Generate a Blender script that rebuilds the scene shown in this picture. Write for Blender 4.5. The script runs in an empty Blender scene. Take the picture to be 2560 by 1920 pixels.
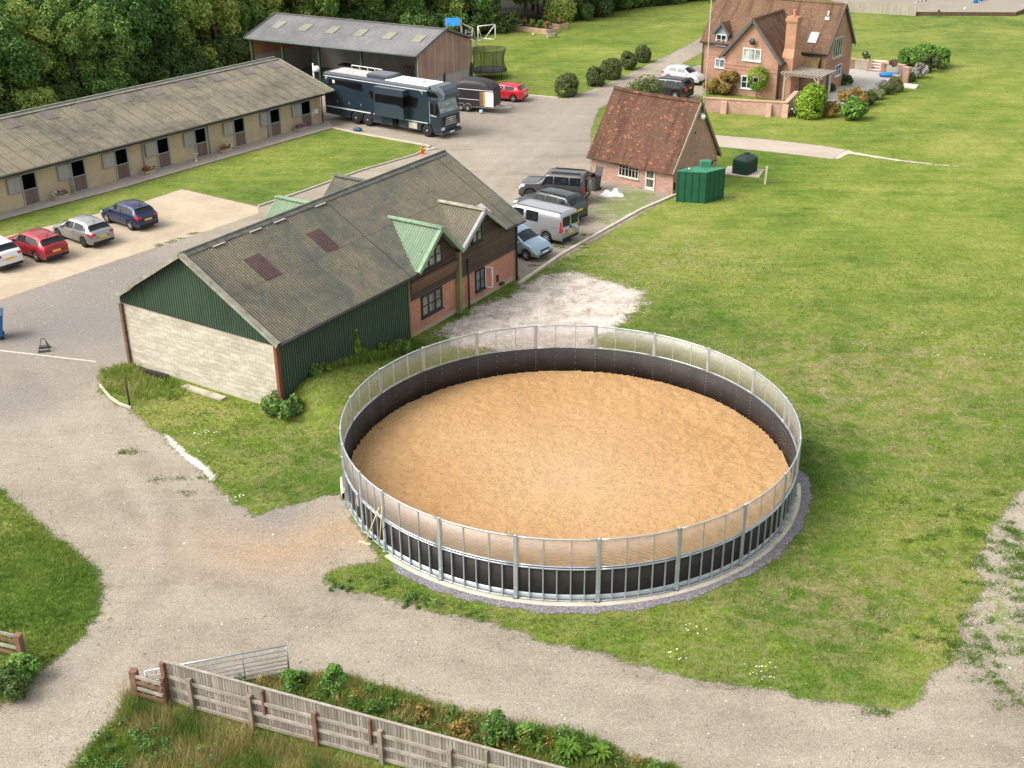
import bpy, bmesh, math, random
import numpy as np
from mathutils import Vector, Matrix
random.seed(7)
RNG = np.random.default_rng(11)
PI = math.pi
R_ = math.radians
S = bpy.context.scene
COL = S.collection
# ------------------------------------------------------------------ camera
FPX, PITCH, ROLL, CH = 2970.56, 0.451986, -0.0072253, 23.6135
_f = np.array([0, math.cos(PITCH), -math.sin(PITCH)]); _u0 = np.array([0, math.sin(PITCH), math.cos(PITCH)]); _r0 = np.array([1., 0, 0])
_r = _r0 * math.cos(ROLL) + _u0 * math.sin(ROLL); _u = -_r0 * math.sin(ROLL) + _u0 * math.cos(ROLL)
cam = bpy.data.cameras.new('camera'); camo = bpy.data.objects.new('camera', cam); COL.objects.link(camo)
cam.sensor_width = 36; cam.lens = 36 * FPX / 2560; cam.clip_start = .5; cam.clip_end = 2000
camo.matrix_world = Matrix([[_r[0], _u[0], -_f[0], 0], [_r[1], _u[1], -_f[1], 0], [_r[2], _u[2], -_f[2], CH], [0, 0, 0, 1]])
S.camera = camo
# ------------------------------------------------------------------ light
SUN_EL, SUN_AZ = 46., 197.      # azimuth of the sun, degrees counter clockwise from +x
w = bpy.data.worlds.new('World'); S.world = w; w.use_nodes = True
nt = w.node_tree; bg = nt.nodes['Background']; sky = nt.nodes.new('ShaderNodeTexSky'); sky.sky_type = 'NISHITA'; sky.sun_disc = False
sky.sun_elevation = R_(SUN_EL); sky.sun_rotation = R_(90 - SUN_AZ); sky.dust_density = 4; sky.air_density = 1.2; sky.ozone_density = .6
hz = nt.nodes.new('ShaderNodeHueSaturation'); hz.inputs['Saturation'].default_value = .30; hz.inputs['Color'].default_value = (1, 1, 1, 1)
wt = nt.nodes.new('ShaderNodeMix'); wt.data_type = 'RGBA'; wt.blend_type = 'MULTIPLY'; wt.inputs[0].default_value = 1; wt.inputs[7].default_value = (1.0, .975, .93, 1)
nt.links.new(sky.outputs[0], hz.inputs['Color']); nt.links.new(hz.outputs[0], wt.inputs[6]); nt.links.new(wt.outputs[2], bg.inputs[0]); bg.inputs[1].default_value = .15
sl = bpy.data.lights.new('sun', 'SUN'); sl.energy = 1.1; sl.angle = R_(30); sl.color = (1, .96, .90)
so = bpy.data.objects.new('sun', sl); COL.objects.link(so)
_d = Vector((math.cos(R_(SUN_AZ)) * math.cos(R_(SUN_EL)), math.sin(R_(SUN_AZ)) * math.cos(R_(SUN_EL)), math.sin(R_(SUN_EL))))
so.rotation_euler = _d.to_track_quat('Z', 'Y').to_euler()
S.view_settings.view_transform = 'Standard'; S.view_settings.look = 'None'; S.view_settings.gamma = 1; S.view_settings.exposure = 1.12
S.render.filter_size = 1.05

def at(px, py, z=0.):
    """world point on height z seen at photo pixel (2560x1920); used to lay the place out on the ground"""
    d = _f + (px - 1280) / FPX * _r - (py - 960) / FPX * _u
    t = (z - CH) / d[2]
    return np.array([d[0] * t, d[1] * t])

def bankh(x, y):
    """grass bank heaped against the long green wall of the barn"""
    a = R_(57.5); dx = x + 9.95; dy = y - 46.0
    u_ = dx * math.cos(a) + dy * math.sin(a); v_ = -dx * math.sin(a) + dy * math.cos(a)
    su = np.where(u_ < 1.2, .85, 4.6)
    return 1.3 * np.exp(-((u_ - 1.2) / su) ** 2) * np.exp(-((v_ + 1.0) / 1.75) ** 2)

# ------------------------------------------------------------------ materials
MATS = {}
class NB:
    def __init__(s, name):
        s.m = bpy.data.materials.new(name); s.m.use_nodes = True; s.t = s.m.node_tree; s.n = s.t.nodes
        s.b = s.n['Principled BSDF']; s.out = s.n['Material Output']
    def new(s, ty, **k):
        o = s.n.new('ShaderNode' + ty)
        for a, v in k.items():
            if a.startswith('i_'):
                o.inputs[a[2:].replace('_', ' ')].default_value = v
            else: setattr(o, a, v)
        return o
    def L(s, a, b): s.t.links.new(a, b)
    def coord(s, kind='Object', scale=None):
        c = s.new('TexCoord').outputs[kind]
        if scale is None: return c
        mp = s.new('Mapping'); mp.inputs['Scale'].default_value = scale; s.L(c, mp.inputs[0]); return mp.outputs[0]
    def noise(s, vec, scale, detail=4, rough=.6, dist=0):
        o = s.new('TexNoise'); o.inputs['Scale'].default_value = scale; o.inputs['Detail'].default_value = detail
        o.inputs['Roughness'].default_value = rough; o.inputs['Distortion'].default_value = dist
        s.L(vec, o.inputs['Vector']); return o.outputs['Fac']
    def ramp(s, fac, stops, const=False):
        r = s.new('ValToRGB'); e = r.color_ramp.elements
        if const: r.color_ramp.interpolation = 'CONSTANT'
        while len(e) < len(stops): e.new(.5)
        for i, (p, c) in enumerate(stops):
            e[i].position = p; e[i].color = (c if isinstance(c, tuple) else (c, c, c)) + (1,)
        s.L(fac, r.inputs[0]); return r.outputs[0]
    def mix(s, fac, a, b, mode='MIX'):
        m = s.new('Mix', data_type='RGBA', blend_type=mode)
        for sock, v in ((m.inputs[0], fac), (m.inputs[6], a), (m.inputs[7], b)):
            if hasattr(v, 'links'): s.L(v, sock)
            elif isinstance(v, tuple): sock.default_value = v + (1,)
            else: sock.default_value = v
        return m.outputs[2]
    def math(s, op, a, b=0., c=0., clamp=False):
        m = s.new('Math', operation=op, use_clamp=clamp)
        for sock, v in zip(m.inputs, (a, b, c)):
            if hasattr(v, 'links'): s.L(v, sock)
            else: sock.default_value = v
        return m.outputs[0]
    def attr(s, name, typ='GEOMETRY'):
        return s.new('Attribute', attribute_name=name, attribute_type=typ).outputs['Fac']
    def bump(s, h, strength=.5, dist=.02):
        b = s.new('Bump'); b.inputs['Strength'].default_value = strength; b.inputs['Distance'].default_value = dist
        s.L(h, b.inputs['Height']); s.L(b.outputs[0], s.b.inputs['Normal'])
    def fin(s, col=None, rough=.8, metal=0., spec=.3, **k):
        if col is not None:
            if hasattr(col, 'links'): s.L(col, s.b.inputs['Base Color'])
            else: s.b.inputs['Base Color'].default_value = col + (1,)
        s.b.inputs['Roughness'].default_value = rough; s.b.inputs['Metallic'].default_value = metal
        s.b.inputs['Specular IOR Level'].default_value = spec
        return s.m

def vmul(c, k): return tuple(min(1, x * k) for x in c)
def mat(name, c, rough=.75, var=.14, sc=2.5, bump=0., bs=40, metal=0., c2=None, spec=.3, uv=False, coat=0.):
    if name in MATS: return MATS[name]
    b = NB(name); v = b.coord('UV' if uv else 'Object'); f = b.noise(v, sc, 6, .65)
    col = b.ramp(f, [(.3, vmul(c, 1 - var)), (.7, vmul(c2, 1) if c2 else vmul(c, 1 + var))])
    fine = b.noise(v, sc * 14, 3, .7)
    col = b.mix(.5, col, b.ramp(fine, [(.3, 1 - var * 1.2), (.7, 1.)]), 'MULTIPLY')
    if bump: b.bump(b.noise(v, bs, 4, .7), bump, .02)
    m = b.fin(col, rough, metal, spec)
    if coat: b.b.inputs['Coat Weight'].default_value = coat; b.b.inputs['Coat Roughness'].default_value = .06
    MATS[name] = m; return m

def paint(name, c, metal=.25, rough=.35):
    if name in MATS: return MATS[name]
    b = NB(name); v = b.coord(); f = b.noise(v, 3, 5, .6)
    z = b.new('SeparateXYZ'); b.L(v, z.inputs[0])
    dirt = b.math('MULTIPLY', b.ramp(z.outputs[2], [(.15, .55), (.75, 0.)]), b.ramp(f, [(.35, .1), (.7, 1.)]))
    col = b.mix(dirt, c, (.2, .17, .13))
    m = b.fin(col, rough, metal, .5); b.b.inputs['Coat Weight'].default_value = .45; b.b.inputs['Coat Roughness'].default_value = .05
    MATS[name] = m; return m

def brickmat(name, c1, c2, mortar, bw=.225, bh=.075, ms=.01, sq=False, patch=None, plinth=None, bump=.3, off=.5, freq=2):
    if name in MATS: return MATS[name]
    b = NB(name); v = b.coord('UV')
    br = b.new('TexBrick', offset=off, offset_frequency=freq); b.L(v, br.inputs['Vector'])
    br.inputs['Scale'].default_value = 1; br.inputs['Brick Width'].default_value = bw; br.inputs['Row Height'].default_value = bh
    br.inputs['Mortar Size'].default_value = ms; br.inputs['Mortar Smooth'].default_value = .2; br.inputs['Bias'].default_value = 0
    br.inputs['Color1'].default_value = c1 + (1,); br.inputs['Color2'].default_value = c2 + (1,); br.inputs['Mortar'].default_value = mortar + (1,)
    big = b.noise(v, .5, 5, .6); fine = b.noise(v, 9, 4, .7)
    col = b.mix(1., br.outputs['Color'], b.ramp(big, [(.3, .78), (.7, 1.12)]), 'MULTIPLY')
    col = b.mix(.6, col, b.ramp(fine, [(.25, .75), (.75, 1.)]), 'MULTIPLY')
    if patch: col = b.mix(b.ramp(b.noise(v if not isinstance(patch[1], tuple) else b.coord('UV', (patch[1][0], patch[1][1], 1)), patch[1] if not isinstance(patch[1], tuple) else 1.5, 5, .6, .6), [(patch[2], 0.), (patch[2] + .12, patch[3])]), col, patch[0])
    if plinth:   # cement splash band with an uneven top
        o = b.new('SeparateXYZ'); b.L(b.coord(), o.inputs[0])
        h = b.math('ADD', o.outputs[2], b.math('MULTIPLY', b.noise(v, 1.2, 4), .35))
        col = b.mix(b.ramp(b.math('MULTIPLY', h, .5), [(plinth[1] * .5 - .03, 1.), (plinth[1] * .5 + .05, 0.)]), col, plinth[0])
    b.bump(br.outputs['Fac'], -bump, .01)
    m = b.fin(col, .88, 0, .2); MATS[name] = m; return m

def glassmat(name, c=(.012, .015, .018), rough=.06, spec=.6):
    if name in MATS: return MATS[name]
    b = NB(name); f = b.noise(b.coord('Generated'), 2.5, 3)
    m = b.fin(b.ramp(f, [(.35, vmul(c, .6)), (.65, vmul(c, 1.6))]), rough, 0, spec)
    MATS[name] = m; return m

GALV = mat('galvanised', (.46, .50, .53), .42, .12, 4, metal=.55, spec=.5)
GALV2 = mat('galvanised_sheet', (.42, .47, .49), .5, .1, 2, metal=.4)
BLACKR = mat('black_rubber_sheet', (.032, .028, .027), .65, .35, 1.1, .25, 25)
TYRE = mat('tyre', (.022, .021, .02), .85, .3, 12)
RIM = mat('rim', (.42, .42, .43), .35, .1, 9, metal=.6)
RIMD = mat('dark_rim', (.07, .07, .075), .4, .1, 9, metal=.5)
DARK = mat('dark_trim', (.02, .02, .022), .6, .2, 5)
VOIDM = mat('dark_inside', (.008, .007, .007), .95, .3, 2)  # near-black colour stands in for shade inside stalls, arches and lockers
WHITE = mat('white_paint', (.72, .74, .74), .5, .08, 2)
WHITEP = mat('white_plastic', (.8, .8, .78), .35, .04, 2)
GLASS = glassmat('glass')
GLASSC = glassmat('car_glass', (.012, .017, .02), .08, .35)
GLASSP = glassmat('pale_glass', (.16, .16, .14), .1)
TAIL = mat('tail_light', (.42, .015, .02), .2, .1, 6, spec=.6)
HEAD = mat('head_light', (.62, .64, .66), .12, .15, 9, spec=.8)
PLATEY = mat('plate_yellow', (.75, .48, .04), .45, .03, 6)
PLATEW = mat('plate_white', (.75, .76, .74), .45, .03, 6)
WEATH = mat('weathered_timber', (.38, .33, .28), .85, .3, 3, .3, 60)
TIMB = mat('brown_timber', (.16, .075, .045), .85, .35, 3, .3, 60)
SOILM = mat('soil', (.10, .07, .045), .95, .3, 4, .6, 20)

# ------------------------------------------------------------------ mesh building
class MB:
    def __init__(s): s.v = []; s.f = []; s.mi = []; s.sm = []; s.cur = 0; s.uv = {}
    def add(s, pts, faces, smooth=False):
        o = len(s.v); s.v += [tuple(p) for p in pts]
        for f in faces: s.f.append(tuple(i + o for i in f)); s.mi.append(s.cur); s.sm.append(smooth)
        return s
    def box(s, x0, y0, z0, x1, y1, z1):
        P = [(x, y, z) for z in (z0, z1) for y in (y0, y1) for x in (x0, x1)]
        return s.add(P, [(0, 2, 3, 1), (4, 5, 7, 6), (0, 1, 5, 4), (2, 6, 7, 3), (0, 4, 6, 2), (1, 3, 7, 5)])
    def bar(s, a, b, w, h=None, up=(0, 0, 1)):
        """rectangular bar from a to b: w across, h along up"""
        h = w if h is None else h
        a = Vector(a); b = Vector(b); d = (b - a).normalized(); up = Vector(up)
        if abs(d.dot(up)) > .98: up = Vector((1, 0, 0))
        x = d.cross(up).normalized(); y = x.cross(d).normalized()
        P = [c + x * (i * w / 2) + y * (j * h / 2) for c in (a, b) for i, j in ((-1, -1), (1, -1), (1, 1), (-1, 1))]
        return s.add(P, [(3, 2, 1, 0), (4, 5, 6, 7), (0, 1, 5, 4), (1, 2, 6, 5), (2, 3, 7, 6), (3, 0, 4, 7)])
    def tube(s, path, r, n=8, closed=False, cap=True):
        P = [Vector(p) for p in path]; rs = r if isinstance(r, (list, tuple)) else [r] * len(P); rings = []; pv = None
        for i, p in enumerate(P):
            if closed: d = (P[(i + 1) % len(P)] - P[i - 1])
            else: d = P[min(i + 1, len(P) - 1)] - P[max(i - 1, 0)]
            d.normalize(); u = Vector((0, 0, 1)) if abs(d.z) < .95 else Vector((1, 0, 0))
            if pv is not None: u = pv
            x = d.cross(u).normalized(); y = x.cross(d).normalized(); pv = y
            rings.append([p + (x * math.cos(2 * PI * k / n) + y * math.sin(2 * PI * k / n)) * rs[i] for k in range(n)])
        pts = [q for rg in rings for q in rg]; F = []; m = len(P)
        for i in range(m if closed else m - 1):
            j = (i + 1) % m
            for k in range(n): F.append((i * n + k, i * n + (k + 1) % n, j * n + (k + 1) % n, j * n + k))
        if cap and not closed: F += [tuple(range(n))[::-1], tuple((m - 1) * n + k for k in range(n))]
        return s.add(pts, F, True)
    def prism(s, poly, v0, v1, f=lambda a, b, c: (a, c, b)):
        """poly in (a,b), extruded along c from v0 to v1; f maps (a,b,c)->xyz, default a=x,b=z,c=y"""
        n = len(poly); P = [f(a, b, v0) for a, b in poly] + [f(a, b, v1) for a, b in poly]
        return s.add(P, [tuple(range(n)), tuple(range(2 * n - 1, n - 1, -1))] + [((i + 1) % n, i, n + i, n + (i + 1) % n) for i in range(n)])
    def lathe(s, prof, c=(0, 0, 0), n=16, axis='z'):
        P = []; m = len(prof)
        for r, z in prof:
            for k in range(n):
                a = 2 * PI * k / n; q = (r * math.cos(a), r * math.sin(a), z)
                if axis == 'y': q = (q[0], q[2], q[1])
                P.append((q[0] + c[0], q[1] + c[1], q[2] + c[2]))
        F = [(i * n + k, i * n + (k + 1) % n, (i + 1) * n + (k + 1) % n, (i + 1) * n + k) for i in range(m - 1) for k in range(n)]
        F += [tuple(range(n))[::-1], tuple((m - 1) * n + k for k in range(n))]
        return s.add(P, F, True)
    def corr(s, P, U, L, V, amp=.034, pitch=.15, sub=4, st=None):
        """corrugated sheet: P + U*t (waves run along V)"""
        P = Vector(P); U = Vector(U).normalized(); V = Vector(V); n = U.cross(V).normalized()
        k = int(L / pitch * sub); pts = []; q = []
        for i in range(k + 1):
            t = i * L / k; o = n * (amp * math.sin(2 * PI * t / pitch)); f = st(t) if st else 0.
            pts += [P + U * t + V * f + o, P + U * t + V + o]; q.append((t * .15 / pitch, f * V.length))
        b = len(s.f); s.add(pts, [(2 * i, 2 * i + 2, 2 * i + 3, 2 * i + 1) for i in range(k)], True)
        for i in range(k): s.uv[b + i] = [q[i], q[i + 1], (q[i + 1][0], V.length), (q[i][0], V.length)]
        return s
    def wallo(s, P, U, L, H, holes, top=None):
        """vertical wall sheet from P along U with rectangular holes (u0,z0,u1,z1)"""
        P = Vector(P); U = Vector(U).normalized()
        us = sorted({0, L} | {h[0] for h in holes} | {h[2] for h in holes}); zs = sorted({0, H} | {h[1] for h in holes} | {h[3] for h in holes})
        for a, b in zip(us, us[1:]):
            for c, d in zip(zs, zs[1:]):
                mx, mz = (a + b) / 2, (c + d) / 2
                if any(h[0] < mx < h[2] and h[1] < mz < h[3] for h in holes): continue
                s.add([P + U * a + Vector((0, 0, c)), P + U * b + Vector((0, 0, c)), P + U * b + Vector((0, 0, d)), P + U * a + Vector((0, 0, d))], [(0, 1, 2, 3)])
        return s
    def mesh(s, name, mats):
        me = bpy.data.meshes.new(name); me.from_pydata(s.v, [], s.f)
        for m in (mats if isinstance(mats, (list, tuple)) else [mats]): me.materials.append(m)
        me.polygons.foreach_set('material_index', s.mi); me.polygons.foreach_set('use_smooth', s.sm)
        me.update(); box_uv(me)
        if s.uv:
            d = me.uv_layers[0].data
            for fi, q in s.uv.items():
                ls = me.polygons[fi].loop_start
                for k, c in enumerate(q): d[ls + k].uv = c
        return me
    def build(s, name, mats, parent=None, loc=(0, 0, 0), rz=0):
        o = bpy.data.objects.new(name, s.mesh(name, mats)); COL.objects.link(o); o.location = loc; o.rotation_euler = (0, 0, rz)
        if parent: o.parent = parent
        return o

def box_uv(me):
    n = len(me.loops)
    if not n: return
    uv = me.uv_layers.new(name='UVMap')
    nor = np.empty(len(me.polygons) * 3, 'f'); me.polygons.foreach_get('normal', nor); nor = nor.reshape(-1, 3)
    tot = np.empty(len(me.polygons), 'i'); me.polygons.foreach_get('loop_total', tot)
    li = np.empty(n, 'i'); me.loops.foreach_get('vertex_index', li)
    co = np.empty(len(me.vertices) * 3, 'f'); me.vertices.foreach_get('co', co); co = co.reshape(-1, 3)[li]
    N = np.repeat(nor, tot, 0)
    t = np.stack([-N[:, 1], N[:, 0], np.zeros(n)], 1); l = np.linalg.norm(t, axis=1); flat = l < .05
    t[flat] = (1, 0, 0); t /= np.linalg.norm(t, axis=1)[:, None]; b = np.cross(N, t)
    uv.data.foreach_set('uv', np.stack([(co * t).sum(1), (co * b).sum(1)], 1).ravel().astype('f'))

def npmesh(name, V, F, mats, attrs=None, smooth=False, fattr=None):
    me = bpy.data.meshes.new(name); V = np.asarray(V, 'f'); F = np.asarray(F, 'i'); k = F.shape[1]
    me.vertices.add(len(V)); me.vertices.foreach_set('co', V.ravel()); me.loops.add(F.size); me.loops.foreach_set('vertex_index', F.ravel())
    me.polygons.add(len(F)); me.polygons.foreach_set('loop_start', np.arange(0, F.size, k, dtype='i'))
    for m in (mats if isinstance(mats, list) else [mats]): me.materials.append(m)
    for an, av in (attrs or {}).items():
        a = me.attributes.new(an, 'FLOAT', 'POINT'); a.data.foreach_set('value', np.asarray(av, 'f'))
    me.update(); me.validate()
    if smooth: me.polygons.foreach_set('use_smooth', np.ones(len(F), bool))
    return me

def link(name, me, parent=None, loc=(0, 0, 0), rz=0, sc=None):
    o = bpy.data.objects.new(name, me); COL.objects.link(o); o.location = loc; o.rotation_euler = (0, 0, rz)
    if sc is not None: o.scale = sc if isinstance(sc, tuple) else (sc, sc, sc)
    if parent: o.parent = parent
    return o
def tag(o, label, cat, group=None):
    o['label'] = label; o['category'] = cat
    if group: o['group'] = group
    return o
def thing(name, label, cat, loc=(0, 0, 0), rz=0, group=None):
    o = bpy.data.objects.new(name, None); COL.objects.link(o); o.empty_display_size = .3
    o.location = (loc[0], loc[1], loc[2] if len(loc) > 2 else 0); o.rotation_euler = (0, 0, rz); return tag(o, label, cat, group)
def struct(o): o['kind'] = 'structure'; return o
def copy_tree(o, parent=None):
    c = o.copy(); COL.objects.link(c); c.parent = parent
    for ch in list(o.children): copy_tree(ch, c)
    return c
# ------------------------------------------------------------------ ground
def W(pts): return np.array([at(*p) for p in pts])
def sdf(P, poly):
    """signed distance, positive inside"""
    A = np.asarray(poly); B = np.roll(A, -1, 0); d2 = np.full(len(P), 1e18); ins = np.zeros(len(P), bool)
    for a, b in zip(A, B):
        e = b - a; w_ = P - a; t = np.clip((w_ @ e) / (e @ e + 1e-12), 0, 1); q = w_ - t[:, None] * e
        d2 = np.minimum(d2, (q * q).sum(1))
        c = ((a[1] > P[:, 1]) != (b[1] > P[:, 1]))
        with np.errstate(divide='ignore', invalid='ignore'):
            xi = (b[0] - a[0]) * (P[:, 1] - a[1]) / (b[1] - a[1] + 1e-12) + a[0]
        ins ^= c & (P[:, 0] < xi)
    d = np.sqrt(d2); return np.where(ins, d, -d)
RC = np.array([2.19, 40.886]); RR = 8.78
def disc(r): return lambda P: r - np.hypot(P[:, 0] - RC[0], P[:, 1] - RC[1])
def poly(pts): p = W(pts); return lambda P: sdf(P, p)
def region(add, sub=()):
    def f(P):
        d = np.full(len(P), -1e9)
        for a in add: d = np.maximum(d, a(P))
        for a in sub: d = np.minimum(d, -a(P))
        return d
    return f
fieldpoly = poly([(250, 925), (252, 985), (300, 1012), (330, 1030), (385, 1070), (411, 1087), (440, 1115), (463, 1139), (506, 1168), (538, 1197), (573, 1249), (636, 1278), (735, 1258), (796, 1238), (848, 1216), (900, 1180),
 (1200, 1180), (1000, 1390), (929, 1405), (842, 1420), (800, 1437), (813, 1454), (892, 1483), (987, 1495), (1045, 1515), (1091, 1532), (1146, 1540), (1190, 1548), (1256, 1567), (1300, 1580), (1367, 1608), (1453, 1625), (1555, 1640),
 (1610, 1668), (1653, 1671), (1699, 1692), (1798, 1712), (1920, 1718), (2010, 1749), (2122, 1761), (2232, 1775), (2296, 1755), (2319, 1690), (2371, 1665), (2394, 1625), (2412, 1527), (2455, 1492), (2461, 1440), (2412, 1420), (2418, 1380),
 (2470, 1342), (2478, 1293), (2513, 1249), (2560, 1215), (2800, 1130), (2800, 380), (2119, 374), (1789, 366), (1790, 470), (1680, 492), (1297, 708), (1280, 640), (700, 950), (330, 905)])
leftisl = poly([(-300, 1150), (0, 1225), (50, 1265), (120, 1330), (185, 1375), (240, 1420), (257, 1480), (245, 1540), (205, 1590), (150, 1640), (90, 1690), (40, 1740), (0, 1765), (-300, 1850)])
botgrass = poly([(170, 1930), (240, 1850), (290, 1790), (320, 1738), (345, 1712), (520, 1715), (640, 1700), (720, 1690), (775, 1700), (830, 1684), (880, 1698), (960, 1722), (1050, 1742), (1110, 1772), (1190, 1790), (1270, 1812), (1350, 1832), (1430, 1830), (1482, 1874),
 (1531, 1868), (1569, 1891), (1641, 1906), (1690, 1925), (1720, 2300), (-400, 2300)])
lawn = poly([(353, 507), (455, 473), (560, 498), (645, 517), (756, 480), (900, 428), (1039, 388), (1074, 367), (886, 333), (831, 321), (640, 375), (272, 480), (0, 552), (-400, 665), (-400, 715), (0, 596)])
padp = poly([(-300, 850), (0, 751), (208, 680), (362, 628), (492, 587), (648, 534), (645, 517), (560, 498), (455, 473), (353, 507), (0, 596), (-400, 715)])
nl2 = poly([(1160, 225), (1232, 228), (1312, 237), (1393, 244), (1419, 247), (1465, 229), (1540, 200), (1613, 165), (1714, 116), (1757, 91), (1830, 45), (1890, -10), (1900, -120), (600, -120), (620, 60), (800, 100), (1100, 150)])
eastland = poly([(1495, 272), (1654, 186), (1757, 131), (1870, 60), (1930, -10), (1990, -160), (3200, -160), (3200, 1000), (2560, 1215), (1290, 715), (1680, 492), (1790, 470), (1790, 420), (1480, 440), (1479, 330)])
forec = poly([(1500, 262), (1590, 214), (1653, 184), (1720, 170), (1754, 160), (1760, 240), (1700, 262)])
yardp = poly([(-600, 700), (0, 560), (640, 370), (800, 318), (560, 190), (640, 140), (1100, 190), (1312, 237), (1419, 247), (1465, 229), (1540, 200), (1613, 165), (1714, 116), (1757, 91), (1830, 45), (1890, -10), (1950, -60), (1990, -60), (1930, 10), (1870, 60), (1757, 131),
 (1654, 186), (1495, 272), (1478, 330), (1478, 440), (1690, 488), (1297, 707), (1280, 640), (700, 950), (330, 905), (250, 930), (250, 985), (330, 1030), (463, 1139), (573, 1249), (640, 1290), (850, 1230), (950, 1400), (800, 1437), (900, 1480), (1256, 1567), (1699, 1692), (2232, 1775), (2296, 1755), (2412, 1500),
 (2470, 1342), (2560, 1215), (3000, 1080), (3000, 2300), (-900, 2300), (-900, 1000)])
gravel = region([yardp, forec], [fieldpoly, leftisl, botgrass, lawn, nl2, disc(RR + .05)])
def vnoise(P, s, seed=0):
    """cheap smooth value noise, 0..1"""
    q = P * s + seed * 17.3; i = np.floor(q).astype(int); f = q - i; f = f * f * (3 - 2 * f)
    def h(a, b_): x = np.sin(a * 127.1 + b_ * 311.7 + seed) * 43758.5453; return x - np.floor(x)
    return (h(i[:, 0], i[:, 1]) * (1 - f[:, 0]) + h(i[:, 0] + 1, i[:, 1]) * f[:, 0]) * (1 - f[:, 1]) + (h(i[:, 0], i[:, 1] + 1) * (1 - f[:, 0]) + h(i[:, 0] + 1, i[:, 1] + 1) * f[:, 0]) * f[:, 1]
def splat(P, items):
    o = np.zeros(len(P))
    for px, py, r, val in items:
        c = at(px, py); r = np.broadcast_to(r, 2) if not isinstance(r, tuple) else r
        o += val * np.exp(-(((P[:, 0] - c[0]) / r[0]) ** 2 + ((P[:, 1] - c[1]) / r[1]) ** 2))
    return o
def sheet(name, reg, bbox, res, off, material, soft=.3, attrs=None):
    x0, y0, x1, y1 = bbox; xs = np.arange(x0, x1 + res, res); ys = np.arange(y0, y1 + res, res); nx, ny = len(xs), len(ys)
    X, Y = np.meshgrid(xs, ys); P = np.stack([X.ravel(), Y.ravel()], 1); d = reg(P)
    i = np.arange((nx - 1) * (ny - 1)); i = i // (nx - 1) * nx + i % (nx - 1); F = np.stack([i, i + 1, i + nx + 1, i + nx], 1)
    F = F[(d[F] > -soft).any(1)]; u, inv = np.unique(F, return_inverse=True); P = P[u]; d = d[u]
    V = np.c_[P, bankh(P[:, 0], P[:, 1]) + off]; A = {'sd': d}
    for k, fn in (attrs or {}).items(): A[k] = fn(P)
    return struct(link(name, npmesh(name, V, inv.reshape(F.shape), material, A, True)))

def edge_alpha(b, amp=.35, sc=1.3, sharp=.05, amp2=.12):
    v = b.coord(); n = b.noise(v, sc, 6, .7); n2 = b.noise(v, sc * 9, 3, .7)
    e = b.math('ADD', b.attr('sd'), b.math('ADD', b.math('MULTIPLY_ADD', n, amp * 2, -amp), b.math('MULTIPLY_ADD', n2, amp2 * 2, -amp2)))
    a = b.math('MULTIPLY_ADD', e, 1 / sharp, .5, clamp=True); b.L(a, b.b.inputs['Alpha'])

GREEN1, GREEN2, DRY = (.085, .15, .022), (.17, .24, .04), (.30, .27, .10)
def grassmat():
    b = NB('grass'); v = b.coord(); big = b.noise(v, .09, 5, .6, .5); med = b.noise(v, .55, 5, .65); fine = b.noise(v, 7, 5, .75); tiny = b.noise(v, 30, 3, .7)
    t = b.attr('tone'); dr = b.attr('dry')
    # mowing swathes
    mow = b.noise(b.coord('Object', (.10, .9, 1)), 1.1, 3, .5)
    sp = b.new('SeparateXYZ'); b.L(v, sp.inputs[0]); st = b.math('SINE', b.math('MULTIPLY_ADD', sp.outputs[0], -1.55, b.math('MULTIPLY', sp.outputs[1], 1.15)))
    f = b.math('ADD', b.math('MULTIPLY_ADD', big, .75, -.22), b.math('MULTIPLY', med, .44)); f = b.math('ADD', f, b.math('MULTIPLY', mow, .25)); f = b.math('ADD', f, b.math('MULTIPLY', st, .018)); f = b.math('ADD', f, b.math('MULTIPLY', t, .5))
    col = b.ramp(f, [(.30, (.066, .135, .016)), (.43, (.122, .203, .027)), (.56, (.20, .265, .042)), (.72, (.305, .33, .08))])
    dd = b.math('MULTIPLY', b.ramp(b.noise(v, 1.1, 7, .78, .8), [(.44, 0.), (.6, 1.)]), dr, clamp=True)
    col = b.mix(b.math('MULTIPLY', dd, .8), col, (.34, .28, .15))
    col = b.mix(b.math('MULTIPLY', b.ramp(b.noise(v, .8, 7, .8, 1.2), [(.60, 0.), (.66, .75)]), dr, clamp=True), col, (.42, .33, .24))
    cl = b.noise(v, 2.6, 6, .8, .4); col = b.mix(.85, col, b.ramp(cl, [(.3, .58), (.5, .95), (.72, 1.3)]), 'MULTIPLY')
    col = b.mix(.75, col, b.ramp(fine, [(.28, .45), (.7, 1.25)]), 'MULTIPLY'); col = b.mix(.6, col, b.ramp(tiny, [(.25, .5), (.75, 1.1)]), 'MULTIPLY')
    b.bump(b.math('ADD', b.math('MULTIPLY', fine, 1.), b.math('MULTIPLY', tiny, .6)), .9, .05)
    return b.fin(col, .95, 0, .1)
GRASSM = grassmat()
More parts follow.
